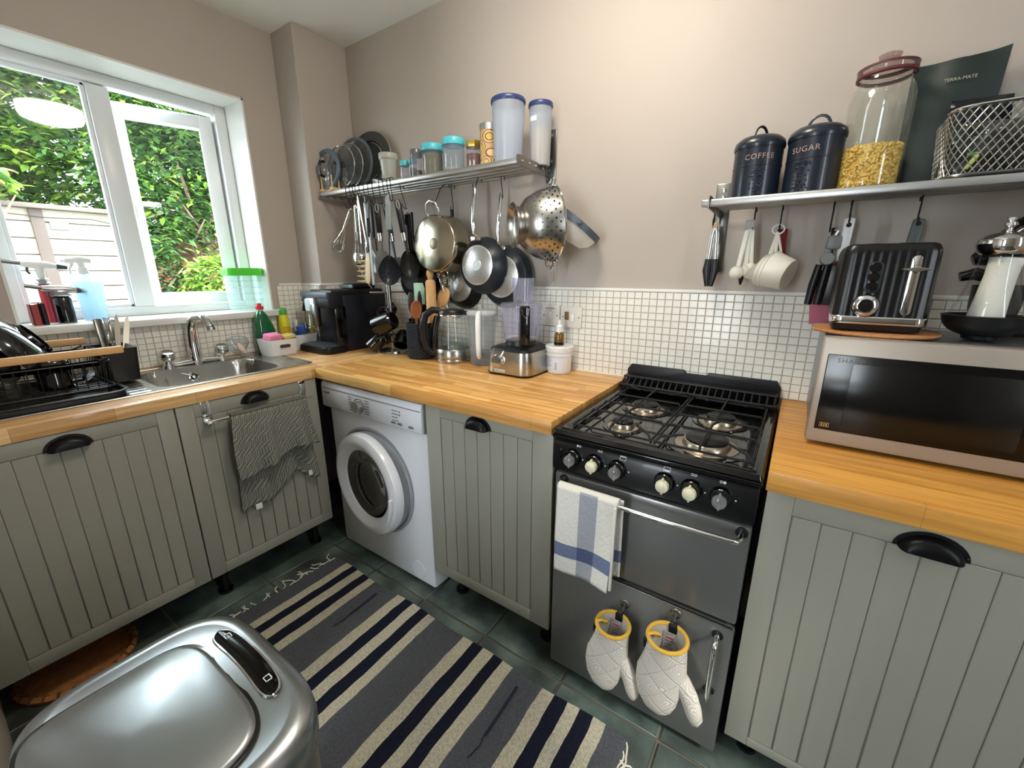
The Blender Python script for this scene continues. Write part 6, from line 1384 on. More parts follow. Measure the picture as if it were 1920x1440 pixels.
t, M, Lh = hang('grey_utensil', 'grey-green utensil handle hanging behind the toaster', 'utensil', (2.491, -.065, 1.395), (2.480, -.06, 1.20))
b = MB(); b.box((-.012, -.006, -Lh), (.012, .006, 0), .005, M); b.build('handle', mat('handle_greengrey', (84, 94, 92), .45), t, W=True)
b = MB(); b.cyl(M @ Vector((0, -.0065, -.012)), M @ Vector((0, -.0075, -.012)), .005, n=14); b.build('hanging_hole', MATS['hole_dark'], t, W=True)

# ------------------------------------------------------------------ microwave and what stands on it
mw = thing('microwave', 'silver microwave with a wide black glass door on the right worktop', 'microwave', (2.59, -.22, ZW))
b = MB(); b.box((2.334, -.375, .879), (2.862, -.045, 1.121), .008); b.build('case', mat('mw_silver', (140, 144, 150), .35, .7), mw, W=True)
b = MB(); b.box((2.329, -.402, .876), (2.867, -.370, 1.126), .007); fr = b.build('front_frame', mat('mw_front', (170, 160, 148), .42, .5), mw, W=True)
b = MB(); b.box((2.343, -.4035, .909), (2.855, -.398, 1.088), .002); gl = b.build('door_glass', mat('mw_glass', (6, 6, 7), .16), mw, W=True)
b = MB(); b.box((2.39, -.4042, .925), (2.66, -.4030, 1.070), .001); b.build('door_window', mat('mw_window', (12, 12, 12), .18), gl, W=True)
text_obj('lettering', 'SHARP', .014, mat('letter_grey', (110, 110, 112), .5), gl, WM[mw.name].inverted() @ at((2.385, -.4038, 1.070)), spacing=1.2)
b = MB()
for a in ((2.352, .917, 2.370, .9178), (2.352, .9262, 2.370, .927), (2.352, .917, 2.3528, .927), (2.3692, .917, 2.370, .927), (2.355, .919, 2.358, .925), (2.360, .919, 2.362, .925), (2.364, .919, 2.367, .925)): b.box((a[0], -.4044, a[1]), (a[2], -.4034, a[3]))
b.build('printed_marks', mat('print_gold', (180, 150, 90), .5), gl, W=True, stuff=True)
for x in (2.36, 2.83):
    for y in (-.35, -.08): b = MB(); b.cyl((x, y, ZW), (x, y, .88), .012, n=12); b.build('foot', blks, mw, W=True)
t = thing('cork_board', 'round cork board lying on the microwave under the toaster', 'board', (2.425, -.262, 1.1265))
b = MB(); b.lathe([(0, 0), (.115, 0), (.118, .003), (.117, .007), (0, .007)], n=56); b.build('board', mat('cork', (186, 128, 80), .7, noise=.25, nscale=120), t)
ts = thing('toaster', 'black ribbed toaster with chrome lever, dial and bottom band', 'toaster', (2.42, -.24, 1.134), rz=0)
b = MB(); tw, td0, td1 = .083, -.105, .105
def tring(z, k=1): return [(x * k, y * k, z) for x, y in rrect(-tw, td0, tw, td1, .022, 6)]
b.ring_surf([tring(.004, .93), tring(.02, .97)], cap0=True, cap1=True); b.build('base', blks, ts)
b = MB(); b.ring_surf([tring(.018, 1.0), tring(.020, 1.012), tring(.033, 1.012), tring(.035, 1.0)], cap0=True, cap1=True); b.build('chrome_band', chrome, ts)
b = MB(); o = []
def ribbed(z, k, amp=.0012):
    base = rrect(-tw, td0, tw, td1, .022, 8); pts = []; 
    n = 240; L_ = []; cu = [0]
    for i in range(len(base)): a = base[i]; c = base[(i + 1) % len(base)]; cu.append(cu[-1] + math.hypot(c[0] - a[0], c[1] - a[1]))
    for j in range(n):
        sv = cu[-1] * j / n; i = max(q for q in range(len(base)) if cu[q] <= sv); a = base[i]; c = base[(i + 1) % len(base)]; f = (sv - cu[i]) / (cu[i + 1] - cu[i] + 1e-9); x = a[0] + (c[0] - a[0]) * f; y = a[1] + (c[1] - a[1]) * f
        m_ = 1 - amp / .12 * (.5 + .5 * math.cos(2 * PI * j / n * 48)); pts.append((x * k * m_, y * k * m_, z))
    return pts
b.ring_surf([ribbed(.034, 1), ribbed(.17, .985), ribbed(.180, .965, .0005), ribbed(.188, .92, 0), ribbed(.191, .86, 0)], cap1=True); b.build('shell', mat('toaster_black', (5, 5, 6), .3), ts, ang=30)
for x in (-.03, .025):
    b = MB(); b.box((x - .012, -.07, .1905), (x + .012, .07, .1925), .001); b.build('slot', black_v, ts)
fy = td0
b = MB(); b.prism(rrect(-.0085, -.062, .0085, .062, .008), 0, .004, at((.042, fy + .001, .103)), bev=.001); lv = b.build('lever_track', chrome, ts)
b = MB(); b.prism([(-.027, 0), (0, -.006), (.027, 0), (.0, .005)], 0, .016, at((.042, fy - .003, .137)), bev=.001); b.build('lever', chrome, lv)
b = MB(); b.prism(rrect(-.014, -.034, .014, .034, .0135), 0, .003, at((-.022, fy + .001, .120)), bev=.001); bp = b.build('button_panel', mat('button_rim', (60, 62, 66), .3, .6), ts)
for k in range(3): b = MB(); b.lathe([(0, .002), (.009, .002), (.0105, 0)], n=24, M=at((-.022, fy - .002, .101 + .020 * k))); b.build('button', blk, bp)
b = MB(); b.lathe([(.0, .012), (.013, .012), (.014, .010), (.0155, .012), (.021, .010), (.0245, .004), (.025, -.003)], n=36, M=at((-.026, fy + .001, .059))); dl = b.build('dial', chrome, ts)
b = MB(); b.lathe([(0, .0135), (.0125, .0135), (.0135, .011)], n=28, M=at((-.026, fy + .001, .059))); b.build('dial_face', blk, dl)
bowl('shallow_bowl', 'black oval bowl on the microwave with the salt jar standing in it', 'bowl', (2.604, -.262, 1.1745), (0, 0, 1), .068, .044, mat('bowl_black', (22, 22, 23), .35)).scale = (1, 1, 1)
sj = thing('salt_jar', 'flared clear jar of white salt with a chrome lid, standing in the black bowl', 'jar', (2.603, -.255, 1.148))
b = MB(); b.lathe([(0, .0), (.040, .0), (.053, .012), (.056, .03), (.040, .085), (.031, .13), (.030, .150), (.032, .156)], n=40); b.build('jar', glass, sj)
b = MB(); b.lathe([(0, .004), (.030, .004), (.026, .06), (.024, .11), (.0255, .146), (0, .15)], n=32, M=Matrix.Rotation(.06, 4, 'Y')); b.build('salt', mat('salt', (236, 232, 222), .8, bump=.5, bscale=300), sj)
b = MB(); b.lathe([(.033, .152), (.038, .158), (.042, .170), (.040, .182), (.028, .192), (.012, .196), (.006, .198), (.005, .204), (.011, .209), (.010, .214), (.005, .216), (.009, .220), (.008, .224), (0, .225)], n=36); b.build('chrome_lid', chrome, sj)
# stand mixer at the frame edge
sm = thing('stand_mixer', 'black and chrome stand mixer behind the salt jar, cut by the frame', 'mixer', (2.665, -.13, 1.1265))
b = MB(); b.box((-.05, -.06, 0), (.12, .06, .02), .01); b.build('base', blks, sm)
b = MB(); b.tube([(.07, 0, .01), (.075, 0, .10), (.07, 0, .19)], [.035, .03, .036], 16); b.build('column', blks, sm)
b = MB(); b.tube([(-.075, -.0, .165), (-.05, 0, .175), (.0, 0, .215), (.08, 0, .275), (.14, 0, .31)], [.012, .028, .042, .048, .03], 20); b.build('head', blk, sm)
b = MB(); b.ell((-.062, -.01, .188), (.004, .004, .010), 10, 6); b.build('release_pin', chrome, sm)
b = MB(); b.lathe([(0, 0), (.014, .0), (.014, -.02), (.008, -.05), (0, -.05)], n=20, c=(-.03, -.0, .165)); b.build('hub', chrome, sm)
b = MB(); b.tube([(-.03, 0, .12), (-.028, 0, .08), (-.02, 0, .05)], .006, 10); b.build('beater_shaft', chrome, sm)
b = MB(); b.tube([(-.095, -.03, .128), (-.07, -.03, .135), (-.05, -.03, .128)], [.011, .014, .012], 12); b.build('side_knob', blk, sm)
b = MB(); b.lathe([(0, .02), (.035, .02), (.042, .06), (.044, .11), (.041, .11), (.038, .06), (0, .024)], n=32, c=(-.02, 0, 0)); b.build('mixing_bowl', clear('mixer_glass', (120, 124, 124), haze=.3), sm)
# ------------------------------------------------------------------ towel rail and towel on the sink cabinet
tr = thing('towel_rail', 'over-door chrome towel rail on the sink cabinet door', 'rail', (.61, -.86, .82))
for y in (-1.030, -.680):
    b = MB(); b.box((.601, y - .013, .755), (.6035, y + .013, .828), .0008); b.box((.60, y - .013, .826), (.588 + .015, y + .013, .8285), .0008); b.box((.6035, y - .013, .752), (.642, y + .013, .757), .001); b.build('strap', chrome, tr, W=True)
b = MB(); b.tube([(.636, -1.045, .760), (.636, -.665, .760)], .0048, 10); b.build('bar', chrome, tr, W=True)
tg = mat('towel_grey', (124, 124, 114), .95); nt3, p3 = nodes(tg)
def towel_nodes():
    N = nt3.nodes.new; L = nt3.links.new; tc = N('ShaderNodeTexCoord'); uv = N('ShaderNodeSeparateXYZ'); L(tc.outputs['UV'], uv.inputs[0])
    w1 = N('ShaderNodeTexWave'); w1.inputs['Scale'].default_value = 9; w1.bands_direction = 'DIAGONAL'; L(tc.outputs['UV'], w1.inputs['Vector'])
    w2 = N('ShaderNodeTexWave'); w2.inputs['Scale'].default_value = 12; w2.bands_direction = 'X'; L(tc.outputs['UV'], w2.inputs['Vector'])
    w3 = N('ShaderNodeTexWave'); w3.inputs['Scale'].default_value = 1.6; w3.bands_direction = 'Y'; L(tc.outputs['UV'], w3.inputs['Vector'])
    gt = N('ShaderNodeMath'); gt.operation = 'GREATER_THAN'; gt.inputs[1].default_value = .5; L(w3.outputs['Fac'], gt.inputs[0])
    mx = N('ShaderNodeMix'); L(gt.outputs[0], mx.inputs[0]); L(w1.outputs['Fac'], mx.inputs[2]); L(w2.outputs['Fac'], mx.inputs[3])
    cr = N('ShaderNodeValToRGB'); cr.color_ramp.elements[0].color = hexc(100, 100, 91); cr.color_ramp.elements[1].color = hexc(146, 146, 135); L(mx.outputs[0], cr.inputs[0]); L(cr.outputs[0], p3.inputs['Base Color'])
    bu = N('ShaderNodeBump'); bu.inputs['Strength'].default_value = .7; bu.inputs['Distance'].default_value = .003; L(mx.outputs[0], bu.inputs['Height']); L(bu.outputs[0], p3.inputs['Normal'])
towel_nodes()
def cloth(name, fn, nu, nv, m, parent, th=.003):
    me = bpy.data.meshes.new(name); vs = [fn(i / nu, j / nv) for j in range(nv + 1) for i in range(nu + 1)]; fs = [(j * (nu + 1) + i, j * (nu + 1) + i + 1, (j + 1) * (nu + 1) + i + 1, (j + 1) * (nu + 1) + i) for j in range(nv) for i in range(nu)]
    me.from_pydata(vs, [], fs); uvl = me.uv_layers.new(name='UVMap')
    for p_ in me.polygons:
        p_.use_smooth = True
        for li in p_.loop_indices: vi = me.loops[li].vertex_index; uvl.data[li].uv = ((vi % (nu + 1)) / nu, (vi // (nu + 1)) / nv)
    me.materials.append(m); o = bpy.data.objects.new(name, me); COL.objects.link(o); o.parent = parent; WM[o.name] = WM[parent.name]
    md = o.modifiers.new('thickness', 'SOLIDIFY'); md.thickness = th; md.offset = 0
    o.matrix_parent_inverse = WM[parent.name].inverted(); return o
tw_ = thing('hand_towel', 'grey patterned towel folded over the chrome rail on the sink cabinet', 'towel', (.64, -.83, .76))
def tfront(u, v):
    yl = -.972 - .012 * v - .02 * math.sin(v * 2.6) * .6; yr = -.692 + .03 * v ** 1.5; y = yl + (yr - yl) * u; amp = .004 + .020 * v
    x = .648 + amp * (.6 + .5 * math.sin(u * 17 + .8) + .25 * math.sin(u * 31 + v * 2)) * min(1, v * 4 + .1); z = .767 - (.232 + .02 * math.sin(u * 6 + .5) - .025 * u) * v
    if v < .04: x = .640 + .008 * v / .04
    return (x, y, z)
cloth('front_fold', tfront, 60, 30, tg, tw_)
def tback(u, v):
    yl = -.965 - .02 * v; yr = -.70 + .035 * v; y = yl + (yr - yl) * u; x = .620 + (.003 + .006 * v) * math.sin(u * 19 + 2); notch = .075 * math.exp(-((u - .68) / .16) ** 2); z = .765 - (.395 - .02 * u - notch) * v
    return (max(.607, x), y, z)
cloth('back_fold', tback, 60, 30, tg, tw_)
b = MB(); b.tube([(.640, -.972 + .28 * k / 10, .7665 + .0015 * math.sin(k * 2)) for k in range(11)], .0085, 8); b.build('fold_over_bar', tg, tw_, W=True)
for y, z in ((-.925, .378), (-.700, .430)):
    b = MB(); b.box((.622, y - .012, z - .02), (.625, y + .012, z + .004), .001); b.build('care_tag', white, tw_, W=True)

# tea towel on the grill door handle
tt = mat('tea_towel', (222, 220, 212), .95); nt4, p4 = nodes(tt)
def tea_nodes():
    N = nt4.nodes.new; L = nt4.links.new; tc = N('ShaderNodeTexCoord'); s_ = N('ShaderNodeSeparateXYZ'); L(tc.outputs['UV'], s_.inputs[0])
    def ramp(src, stops):
        r = N('ShaderNodeValToRGB'); r.color_ramp.interpolation = 'CONSTANT'; e = r.color_ramp.elements; e[0].position = 0; e[0].color = stops[0][1]; e[1].position = stops[1][0]; e[1].color = stops[1][1]
        for q in stops[2:]: w = e.new(q[0]); w.color = q[1]
        L(src, r.inputs[0]); return r
    W_ = (1, 1, 1, 1); r1 = ramp(s_.outputs[0], [(0, W_), (.40, (.46, .49, .60, 1)), (.70, W_)]); r2 = ramp(s_.outputs[1], [(0, W_), (.64, (.20, .26, .46, 1)), (.80, W_)])
    mx = N('ShaderNodeMix'); mx.data_type = 'RGBA'; mx.blend_type = 'MULTIPLY'; mx.inputs[0].default_value = 1; L(r1.outputs[0], mx.inputs[6]); L(r2.outputs[0], mx.inputs[7])
    m2 = N('ShaderNodeMix'); m2.data_type = 'RGBA'; m2.blend_type = 'MULTIPLY'; m2.inputs[0].default_value = 1; m2.inputs[6].default_value = hexc(226, 222, 212); L(mx.outputs[2], m2.inputs[7]); L(m2.outputs[2], p4.inputs['Base Color'])
    n = N('ShaderNodeTexNoise'); n.inputs['Scale'].default_value = 14; n.inputs['Detail'].default_value = 5; n.inputs['Distortion'].default_value = 1.2; L(tc.outputs['UV'], n.inputs['Vector'])
    bu = N('ShaderNodeBump'); bu.inputs['Strength'].default_value = .6; bu.inputs['Distance'].default_value = .006; L(n.outputs['Fac'], bu.inputs['Height']); L(bu.outputs[0], p4.inputs['Normal'])
tea_nodes()
te = thing('tea_towel', 'white tea towel with blue and grey checks over the grill door handle', 'towel', (1.89, -.655, .70))
def teaf(u, v):
    x = 1.806 + .166 * u - .002 * v - .008 * v * (u - .5); y = -.664 - .006 * math.sin(u * 5 + v * 3) * v - .008 * v; z = .712 - (.258 + .004 * math.sin(u * 7)) * v
    return (x, y, z)
cloth('front_fold', teaf, 24, 30, tt, te)
def teab(u, v):
    x = 1.812 + .170 * u; y = -.640 + .012 * v + .003 * math.sin(u * 6); z = .711 - (.255 - .02 * u) * v; return (x, min(y, -.612), z)
cloth('back_fold', teab, 24, 30, tt, te)
b = MB(); b.tube([(1.806 + .168 * k / 8, -.652, .7065) for k in range(9)], .0125, 10); b.build('fold_over_bar', mat('tea_plain', (222, 218, 208), .95), te, W=True)
b = MB(); b.box((1.966, -.672, .455), (1.974, -.662, .70), .003); b.build('hem', MATS['tea_plain'], te, W=True)

# ------------------------------------------------------------------ oven mitts on hooks
mit = mat('mitt_cloth', (208, 202, 192), .95); nt5, p5 = nodes(mit)
def mit_nodes():
    N = nt5.nodes.new; L = nt5.links.new; tc = N('ShaderNodeTexCoord'); mp = N('ShaderNodeMapping'); mp.inputs['Rotation'].default_value = (0, PI / 4, 0); L(tc.outputs['Object'], mp.inputs[0])
    vo = N('ShaderNodeTexVoronoi'); vo.inputs['Scale'].default_value = 22; L(tc.outputs['Object'], vo.inputs['Vector']); w = N('ShaderNodeMath'); w.operation = 'MULTIPLY'; w.inputs[1].default_value = 55; L(vo.outputs['Distance'], w.inputs[0]); sn_ = N('ShaderNodeMath'); sn_.operation = 'SINE'; L(w.outputs[0], sn_.inputs[0])
    cr = N('ShaderNodeValToRGB'); cr.color_ramp.elements[0].position = .75; cr.color_ramp.elements[0].color = hexc(196, 188, 176); cr.color_ramp.elements[1].position = .95; cr.color_ramp.elements[1].color = hexc(232, 228, 222); L(sn_.outputs[0], cr.inputs[0]); L(cr.outputs[0], p5.inputs['Base Color'])
    br = N('ShaderNodeTexBrick'); br.offset = 0; br.inputs['Scale'].default_value = 1; br.inputs['Brick Width'].default_value = .05; br.inputs['Row Height'].default_value = .05; br.inputs['Mortar Size'].default_value = .003; br.inputs['Mortar Smooth'].default_value = 1
    sw = N('ShaderNodeSeparateXYZ'); L(mp.outputs[0], sw.inputs[0]); cb = N('ShaderNodeCombineXYZ'); L(sw.outputs[0], cb.inputs[0]); L(sw.outputs[2], cb.inputs[1]); L(cb.outputs[0], br.inputs['Vector'])
    bu = N('ShaderNodeBump'); bu.inputs['Strength'].default_value = .35; bu.inputs['Distance'].default_value = .006; bu.invert = True; L(br.outputs['Fac'], bu.inputs['Height']); L(bu.outputs[0], p5.inputs['Normal'])
mit_nodes()
must = mat('mustard_binding', (206, 162, 62), .9, bump=.5, bscale=200)
liner = mat('mitt_lining', (176, 170, 162), .95)
def mitt(label, x, z, s, swing):
    t = thing('oven_mitt', label, 'oven mitt', (x, -.665, z), rot=(0, swing, 0))
    def ring(cx, cz, w, d, yo=0, tilt=0): return [(cx + w * math.cos(2 * PI * k / 32), yo + d * math.sin(2 * PI * k / 32), cz + tilt * math.sin(2 * PI * k / 32)) for k in range(32)]
    b = MB(); P_ = [(0, 0, .050, .044, 0, .006), (0, -.03, .051, .040, 0, .004), (-.004, -.07, .056, .036, 0, 0), (-.012, -.12, .066, .033, 0, 0), (-.020, -.17, .062, .031, 0, 0), (-.022, -.21, .053, .027, 0, 0), (-.020, -.24, .038, .021, 0, 0), (-.016, -.255, .020, .012, 0, 0)]
    b.ring_surf([ring(q[0] * s, q[1] * s, q[2] * s, q[3] * s, q[4], q[5]) for q in P_] + [[(-.015 * s, 0, -.259 * s)]])
    T_ = [(.020, -.075, .020, .018), (.036, -.11, .027, .021), (.056, -.145, .026, .020), (.070, -.185, .024, .018), (.077, -.215, .021, .016), (.079, -.235, .012, .010)]
    b.ring_surf([ring(q[0] * s, q[1] * s, q[2] * s, q[3] * s) for q in T_] + [[(.079 * s, 0, -.241 * s)]])
    b.build('mitt_shell', mit, t, ang=80)
    b = MB(); b.ring_surf([ring(0, .001, .047 * s, .041 * s, 0, .006), ring(0, -.04 * s, .045 * s, .034 * s), ring(-.004, -.11 * s, .040 * s, .024 * s), [(0, 0, -.15 * s)]]); b.build('lining', liner, t, ang=80)
    b = MB(); b.tube(ring(0, .001, .050 * s, .044 * s, 0, .006), .0052, 8, closed=True); b.tube([(-.046 * s, -.012, .002), (-.034 * s, -.006, .006), (-.022 * s, .002, .0), (-.024 * s, .008, -.012), (-.034 * s, .004, -.012)], .006, 8, flat=.5); b.build('binding', must, t)
    b = MB(); b.grid(lambda u, v: ((-.018 + .036 * u) * s, (.034 - .012 * v) * s, (-.012 - .055 * v) * s), 4, 4, thick=.001); lb = b.build('inner_label', mat('care_label', (206, 204, 200), .8), t)
    b = MB()
    for k in range(5):
        if k == 1: continue
        b.box(((-.012) * s, (.0325 - .0024 * k) * s, (-.018 - .009 * k) * s), ((.006 + .004 * (k % 3)) * s, (.0335 - .0024 * k) * s, (-.015 - .009 * k) * s))
    b.build('print_lines', mat('label_print', (120, 116, 116), .8), lb, stuff=True)
    b = MB(); b.box((-.010 * s, .0300 * s, -.030 * s), (.010 * s, .0315 * s, -.024 * s)); b.build('red_print', mat('label_red', (180, 80, 80), .8), lb)
    b = MB(); b.box((-.062 * s, -.006, -.055 * s), (-.054 * s, .006, -.03 * s), .002); b.build('side_tab', blks, t)
    b = MB(); b.box((-.006, .034 * s, -.012), (.016, .052 * s, .012), .003); b.build('clip', blks, t)
    return t
mitt('smaller quilted cream oven mitt with mustard edge, left on the oven door', 1.986, .352, .87, 0)
mitt('larger quilted cream oven mitt with mustard edge, right on the oven door', 2.124, .390, .93, -.06)
for x, z, w in ((1.996, .378, 'left'), (2.128, .418, 'right')):
    t = thing('magnetic_hook', f'round magnetic hook holding the {w} oven mitt', 'hook', (x, -.603, z))
    b = MB(); b.lathe([(0, .005), (.012, .005), (.014, .003), (.014, 0)], n=24, M=frame((0, -1, 0))); b.build('magnet', steel, t)
    b = MB(); b.tube([(0, -.005, .002), (0, -.010, -.006), (0, -.016, -.014), (0, -.013, -.020)], .0025, 8); b.build('crook', steel2, t)

# ------------------------------------------------------------------ outside: garage, shed, fence, hedge trees, car
b = MB(); b.box((-40, -30, -.6), (-.6, 30, -.35)); gd_ = b.build('ground_outside', mat('tarmac', (92, 92, 88), .9), smooth=False); struct(gd_); gd_['label'] = 'ground outside the window'
ga = thing('garage', 'beige panelled garage with a grey roof, seen through the left pane', 'garage', (-6.6, -2.2, -.35))
gb = mat('garage_beige', (150, 138, 120), .75)
b = MB(); b.box((-8, -6, -.35), (-6.03, .52, 2.06)); b.build('core', mat('garage_joint', (88, 78, 68), .8), ga, W=True, smooth=False)
zz = -.35; k = 0
while zz < 2.0:
    b = MB(); b.box((-6.03, -6, zz), (-6.0, .55, min(zz + .192, 2.06)), .004); b.build('panel', gb, ga, W=True); zz += .204
b = MB(); b.box((-5.995, -.36, -.35), (-5.96, -.24, 2.04), .004); b.build('post', mat('post_brown', (84, 70, 62), .7), ga, W=True)
b = MB(); b.box((-5.99, -.20, 1.80), (-5.965, -.02, 1.90), .004); b.build('vent', mat('vent_grey', (96, 96, 98), .5), ga, W=True)
b = MB(); b.box((-6.0, -6, 2.04), (-5.86, .62, 2.10), .01); b.build('fascia_board', mat('fascia_brown', (96, 84, 74), .7), ga, W=True)
b = MB(); Mr = Matrix(((0, 0, 1, -6), (1, 0, 0, 0), (0, 1, 0, 0), (0, 0, 0, 1))); b.prism([(-8.0, 3.05), (-5.82, 2.08), (-5.82, 2.13), (-8.0, 3.10)], 0, 6.7, Mr); b.build('roof', mat('roof_grey', (92, 98, 100), .8, noise=.2, nscale=4), ga, W=True, smooth=False)
b = MB(); b.tube([(-5.95, -3, 1.98), (-5.95, -1, 1.99), (-5.95, -.2, 1.94), (-5.95, .2, 1.96), (-5.95, .5, 1.90)], .006, 5); b.build('cable', blks, ga, W=True)
sh = thing('garden_shed', 'small brown garden shed with a pitched felt roof behind the lime shrub', 'shed', (-7.4, 2.0, -.35))
brown = mat('shed_brown', (108, 70, 56), .8)
for k in range(12):
    z = -.35 + .19 * k
    hw = .75 if z < 1.7 else max(.1, .75 - (z + .1 - 1.75) * 1.4)
    b = MB(); b.box((-7.2, 1.95 - hw, z), (-7.16, 1.95 + hw, z + .182), .004); b.build('board', brown, sh, W=True)
b = MB(); b.box((-9, 1.22, -.35), (-7.2, 2.68, 1.75)); b.build('walls', brown, sh, W=True, smooth=False)
for s in (-1, 1):
    b = MB(); Mr = Matrix(((0, 0, 1, -9), (1, 0, 0, 1.95), (0, 1, 0, 0), (0, 0, 0, 1))); b.prism([(0, 2.22), (s * .98, 1.66), (s * .98, 1.72), (0, 2.28)], 0, 2.0, Mr); b.build('roof', mat('roof_felt', (92, 98, 104), .8), sh, W=True, smooth=False)
fe = thing('garden_fence', 'reddish-brown board fence behind the shrubs outside', 'fence', (-6.2, 2.2, -.35))
fb = mat('fence_brown', (138, 84, 66), .85, noise=.15, nscale=8)
for k in range(34):
    b = MB(); b.box((-6.2, .60 + k * .125, -.35), (-6.18, .60 + k * .125 + .118, 1.42 + rnd.uniform(-.01, .01)), .003); b.build('board', fb, fe, W=True)
b = MB(); b.box((-6.24, .6, 1.1), (-6.2, 4.8, 1.18)); b.build('rail', fb, fe, W=True, smooth=False)
car = thing('parked_car', 'dark grey parked car, only its roof and windscreen showing above the sill', 'car', (-4.6, -2.05, -.35))
b = MB(); b.prism([(-1.9, .25), (1.9, .25), (2.05, .5), (1.95, .80), (1.15, .90), (.45, 1.27), (-.9, 1.29), (-1.6, .95), (-2.0, .85), (-2.05, .5)], -.8, .8, Matrix(((0, 0, 1, 0), (1, 0, 0, 0), (0, 1, 0, 0), (0, 0, 0, 1))), bev=.07); b.build('car_body', mat('car_paint', (66, 66, 76), .25, .3), car)
b = MB(); b.prism([(.55, .96), (1.02, .93), (.42, 1.22), (-.85, 1.24), (-1.2, .98)], -.82, .82, Matrix(((0, 0, 1, 0), (1, 0, 0, 0), (0, 1, 0, 0), (0, 0, 0, 1)))); b.build('side_glass', mat('car_glass', (30, 36, 42), .08), car)
for y in (-1.25, 1.25):
    for x in (-.82, .62): b = MB(); b.cyl((x, y, .31), (x + .2, y, .31), .31, n=28); b.build('wheel', blkm, car)
b = MB(); b.ell((.86, .45, 1.0), (.06, .09, .06), 12, 8); b.build('wing_mirror', MATS['car_paint'], car)

def leafmat(name, rgb, tr):
    m = bpy.data.materials.new(name); m.use_nodes = True; nt = m.node_tree; nt.nodes.clear(); N = nt.nodes.new; L = nt.links.new
    o = N('ShaderNodeOutputMaterial'); d = N('ShaderNodeBsdfPrincipled'); d.inputs['Base Color'].default_value = hexc(*rgb); d.inputs['Roughness'].default_value = .38; t_ = N('ShaderNodeBsdfTranslucent'); t_.inputs[0].default_value = hexc(*tr)
    mx = N('ShaderNodeMixShader'); mx.inputs[0].default_value = .35; L(d.outputs[0], mx.inputs[1]); L(t_.outputs[0], mx.inputs[2]); L(mx.outputs[0], o.inputs[0]); return m
LM = [leafmat('leaf_dark', (38, 64, 36), (50, 84, 34)), leafmat('leaf_mid', (64, 98, 50), (88, 124, 46)), leafmat('leaf_lime', (122, 156, 64), (160, 186, 64))]
bark = mat('bark', (120, 100, 82), .9, noise=.3, nscale=10)
def leaves(name, parent, m, pts, ln, q, droop=.4):
    vs, fs = [], []
    for p_ in pts:
        L_ = ln * q.uniform(.6, 1.25); a = q.uniform(0, 2 * PI); d = Vector((math.cos(a), math.sin(a), q.uniform(-1, .3) * droop * 2)).normalized(); s = d.cross(Vector((q.uniform(-.5, .5), q.uniform(-.5, .5), 1))).normalized(); u = s.cross(d); w = L_ * .21; k = len(vs)
        for v in (p_, p_ + d * L_ * .35 + s * w + u * w * .3, p_ + d * L_ * .35 - s * w + u * w * .3, p_ + d * L_ * .45, p_ + d * L_ * .72 + s * w * .7 + u * w * .1, p_ + d * L_ * .72 - s * w * .7 + u * w * .1, p_ + d * L_ - u * w * .4): vs.append(tuple(v))
        fs += [(k, k + 3, k + 1), (k, k + 2, k + 3), (k + 1, k + 3, k + 6, k + 4), (k + 2, k + 5, k + 6, k + 3)]
    me = bpy.data.meshes.new(name); me.from_pydata(vs, [], fs); me.materials.append(m); o = bpy.data.objects.new(name, me); COL.objects.link(o); o.parent = parent; o.matrix_parent_inverse = WM[parent.name].inverted(); o['kind'] = 'stuff'
def tree(name, label, base, blobs, n, ln, mix, seed, limbs=8, cat='tree'):
    """blobs: (centre, radii); leaves gather on the outside of each blob"""
    q = random.Random(seed); t = thing(name, label, cat, base); P_ = [[], [], []]
    B = Vector(base); b = MB(); cen = sum((Vector(c) for c, r in blobs), Vector()) / len(blobs)
    if limbs:
        tk = [B, B.lerp(cen, .35) + Vector((.1, -.1, 0)), cen.lerp(B, .25)]
        b.tube(tk, [.10, .08, .06], 8)
        for k in range(limbs):
            c, r = blobs[k % len(blobs)]; e = Vector(c) + Vector([q.uniform(-.9, .9) * x for x in r]); s0 = tk[1].lerp(tk[2], q.random()); m_ = s0.lerp(e, .5) + Vector((q.uniform(-.2, .2), q.uniform(-.2, .2), q.uniform(-.1, .3))); b.tube([s0, m_, e], [.035, .022, .008], 6)
        b.build('branches', bark, t, W=True, stuff=True)
    else: b.bm.free()
    vol = [r[0] * r[1] * r[2] for c, r in blobs]; tot = sum(vol)
    for (c, r), v in zip(blobs, vol):
        for _ in range(int(n * v / tot)):
            d = Vector((q.gauss(0, 1), q.gauss(0, 1), q.gauss(0, 1))).normalized() * q.uniform(.35, 1.05) ** .5; lump = 1 + .16 * math.sin(d.x * 9 + seed) * math.sin(d.y * 8) * math.sin(d.z * 7)
            P_[q.choices((0, 1, 2), mix)[0]].append(Vector(c) + Vector((d.x * r[0], d.y * r[1], d.z * r[2])) * lump)
    for k in range(3):
        if P_[k]: leaves('leaves', t, LM[k], P_[k], ln, q)
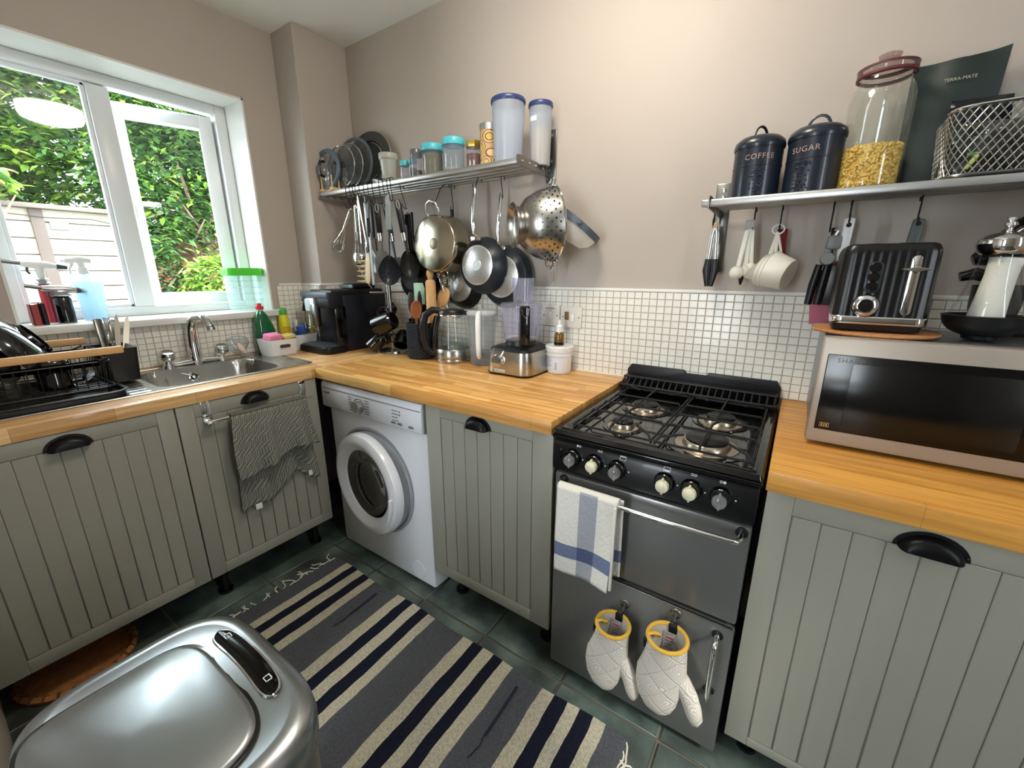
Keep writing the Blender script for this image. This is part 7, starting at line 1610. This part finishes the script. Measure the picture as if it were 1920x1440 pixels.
tree('laurel_tree', 'broad bright green tree rising behind the garage roof', (-8.8, -.6, -.3), [((-8.6, -1.6, 3.7), (1.1, 1.8, 1.5)), ((-8.5, .5, 3.6), (1.1, 1.5, 1.6)), ((-7.7, -1.1, 3.05), (.6, .9, .45)), ((-7.9, .2, 3.2), (.5, .6, .5)), ((-8.4, -.3, 4.9), (1.3, 2.8, 1.0))], 17000, .18, (4, 5, 3), 11, 16)
tree('laurel_tree', 'dense green tree filling the right pane above the shed', (-6.6, 1.8, -.3), [((-6.4, 1.3, 2.7), (.8, .95, 1.0)), ((-6.7, 2.6, 3.2), (.9, 1.1, 1.3)), ((-6.3, 1.7, 3.8), (1, 1.3, .9)), ((-5.9, .9, 2.1), (.45, .42, .75)), ((-5.85, 1.75, 1.75), (.3, .5, .35))], 17000, .14, (5, 5, 2), 23, 14)
tree('hedge_tree', 'dark tree mass further back beyond the shed', (-11.2, 1.6, -.3), [((-11.2, 2.2, 2.8), (.9, 3.2, 2.9)), ((-11.2, 4.8, 3.2), (.9, 1.8, 2.6)), ((-11.2, -2.2, 3.9), (.9, 3.4, 2.4))], 16000, .30, (8, 2, 0), 31, 6)
tree('lime_shrub', 'lime-green shrub against the fence, low in the right pane', (-5.0, 1.15, -.3), [((-5.0, 1.20, 1.20), (.25, .34, .30)), ((-5.1, 1.05, .85), (.2, .3, .3)), ((-5.0, 1.5, 1.35), (.22, .25, .25))], 2600, .105, (0, 2, 8), 41, 8, 'shrub')
tree('dark_shrub', 'darker green shrub at the left of the fence, below the tree', (-5.4, .72, -.3), [((-5.4, .70, 1.25), (.3, .28, .55)), ((-5.3, .75, .7), (.2, .25, .35))], 1500, .11, (6, 4, 1), 47, 6, 'shrub')
tree('garage_creeper', 'leafy branches hanging in front of the garage roof at the left', (-5.6, -1.6, -.3), [((-5.5, -.95, 2.40), (.25, .45, .22)), ((-5.6, -.62, 2.25), (.2, .2, .14)), ((-5.6, -1.5, 2.7), (.4, .5, .4))], 900, .17, (1, 4, 4), 53, 8, 'branches')
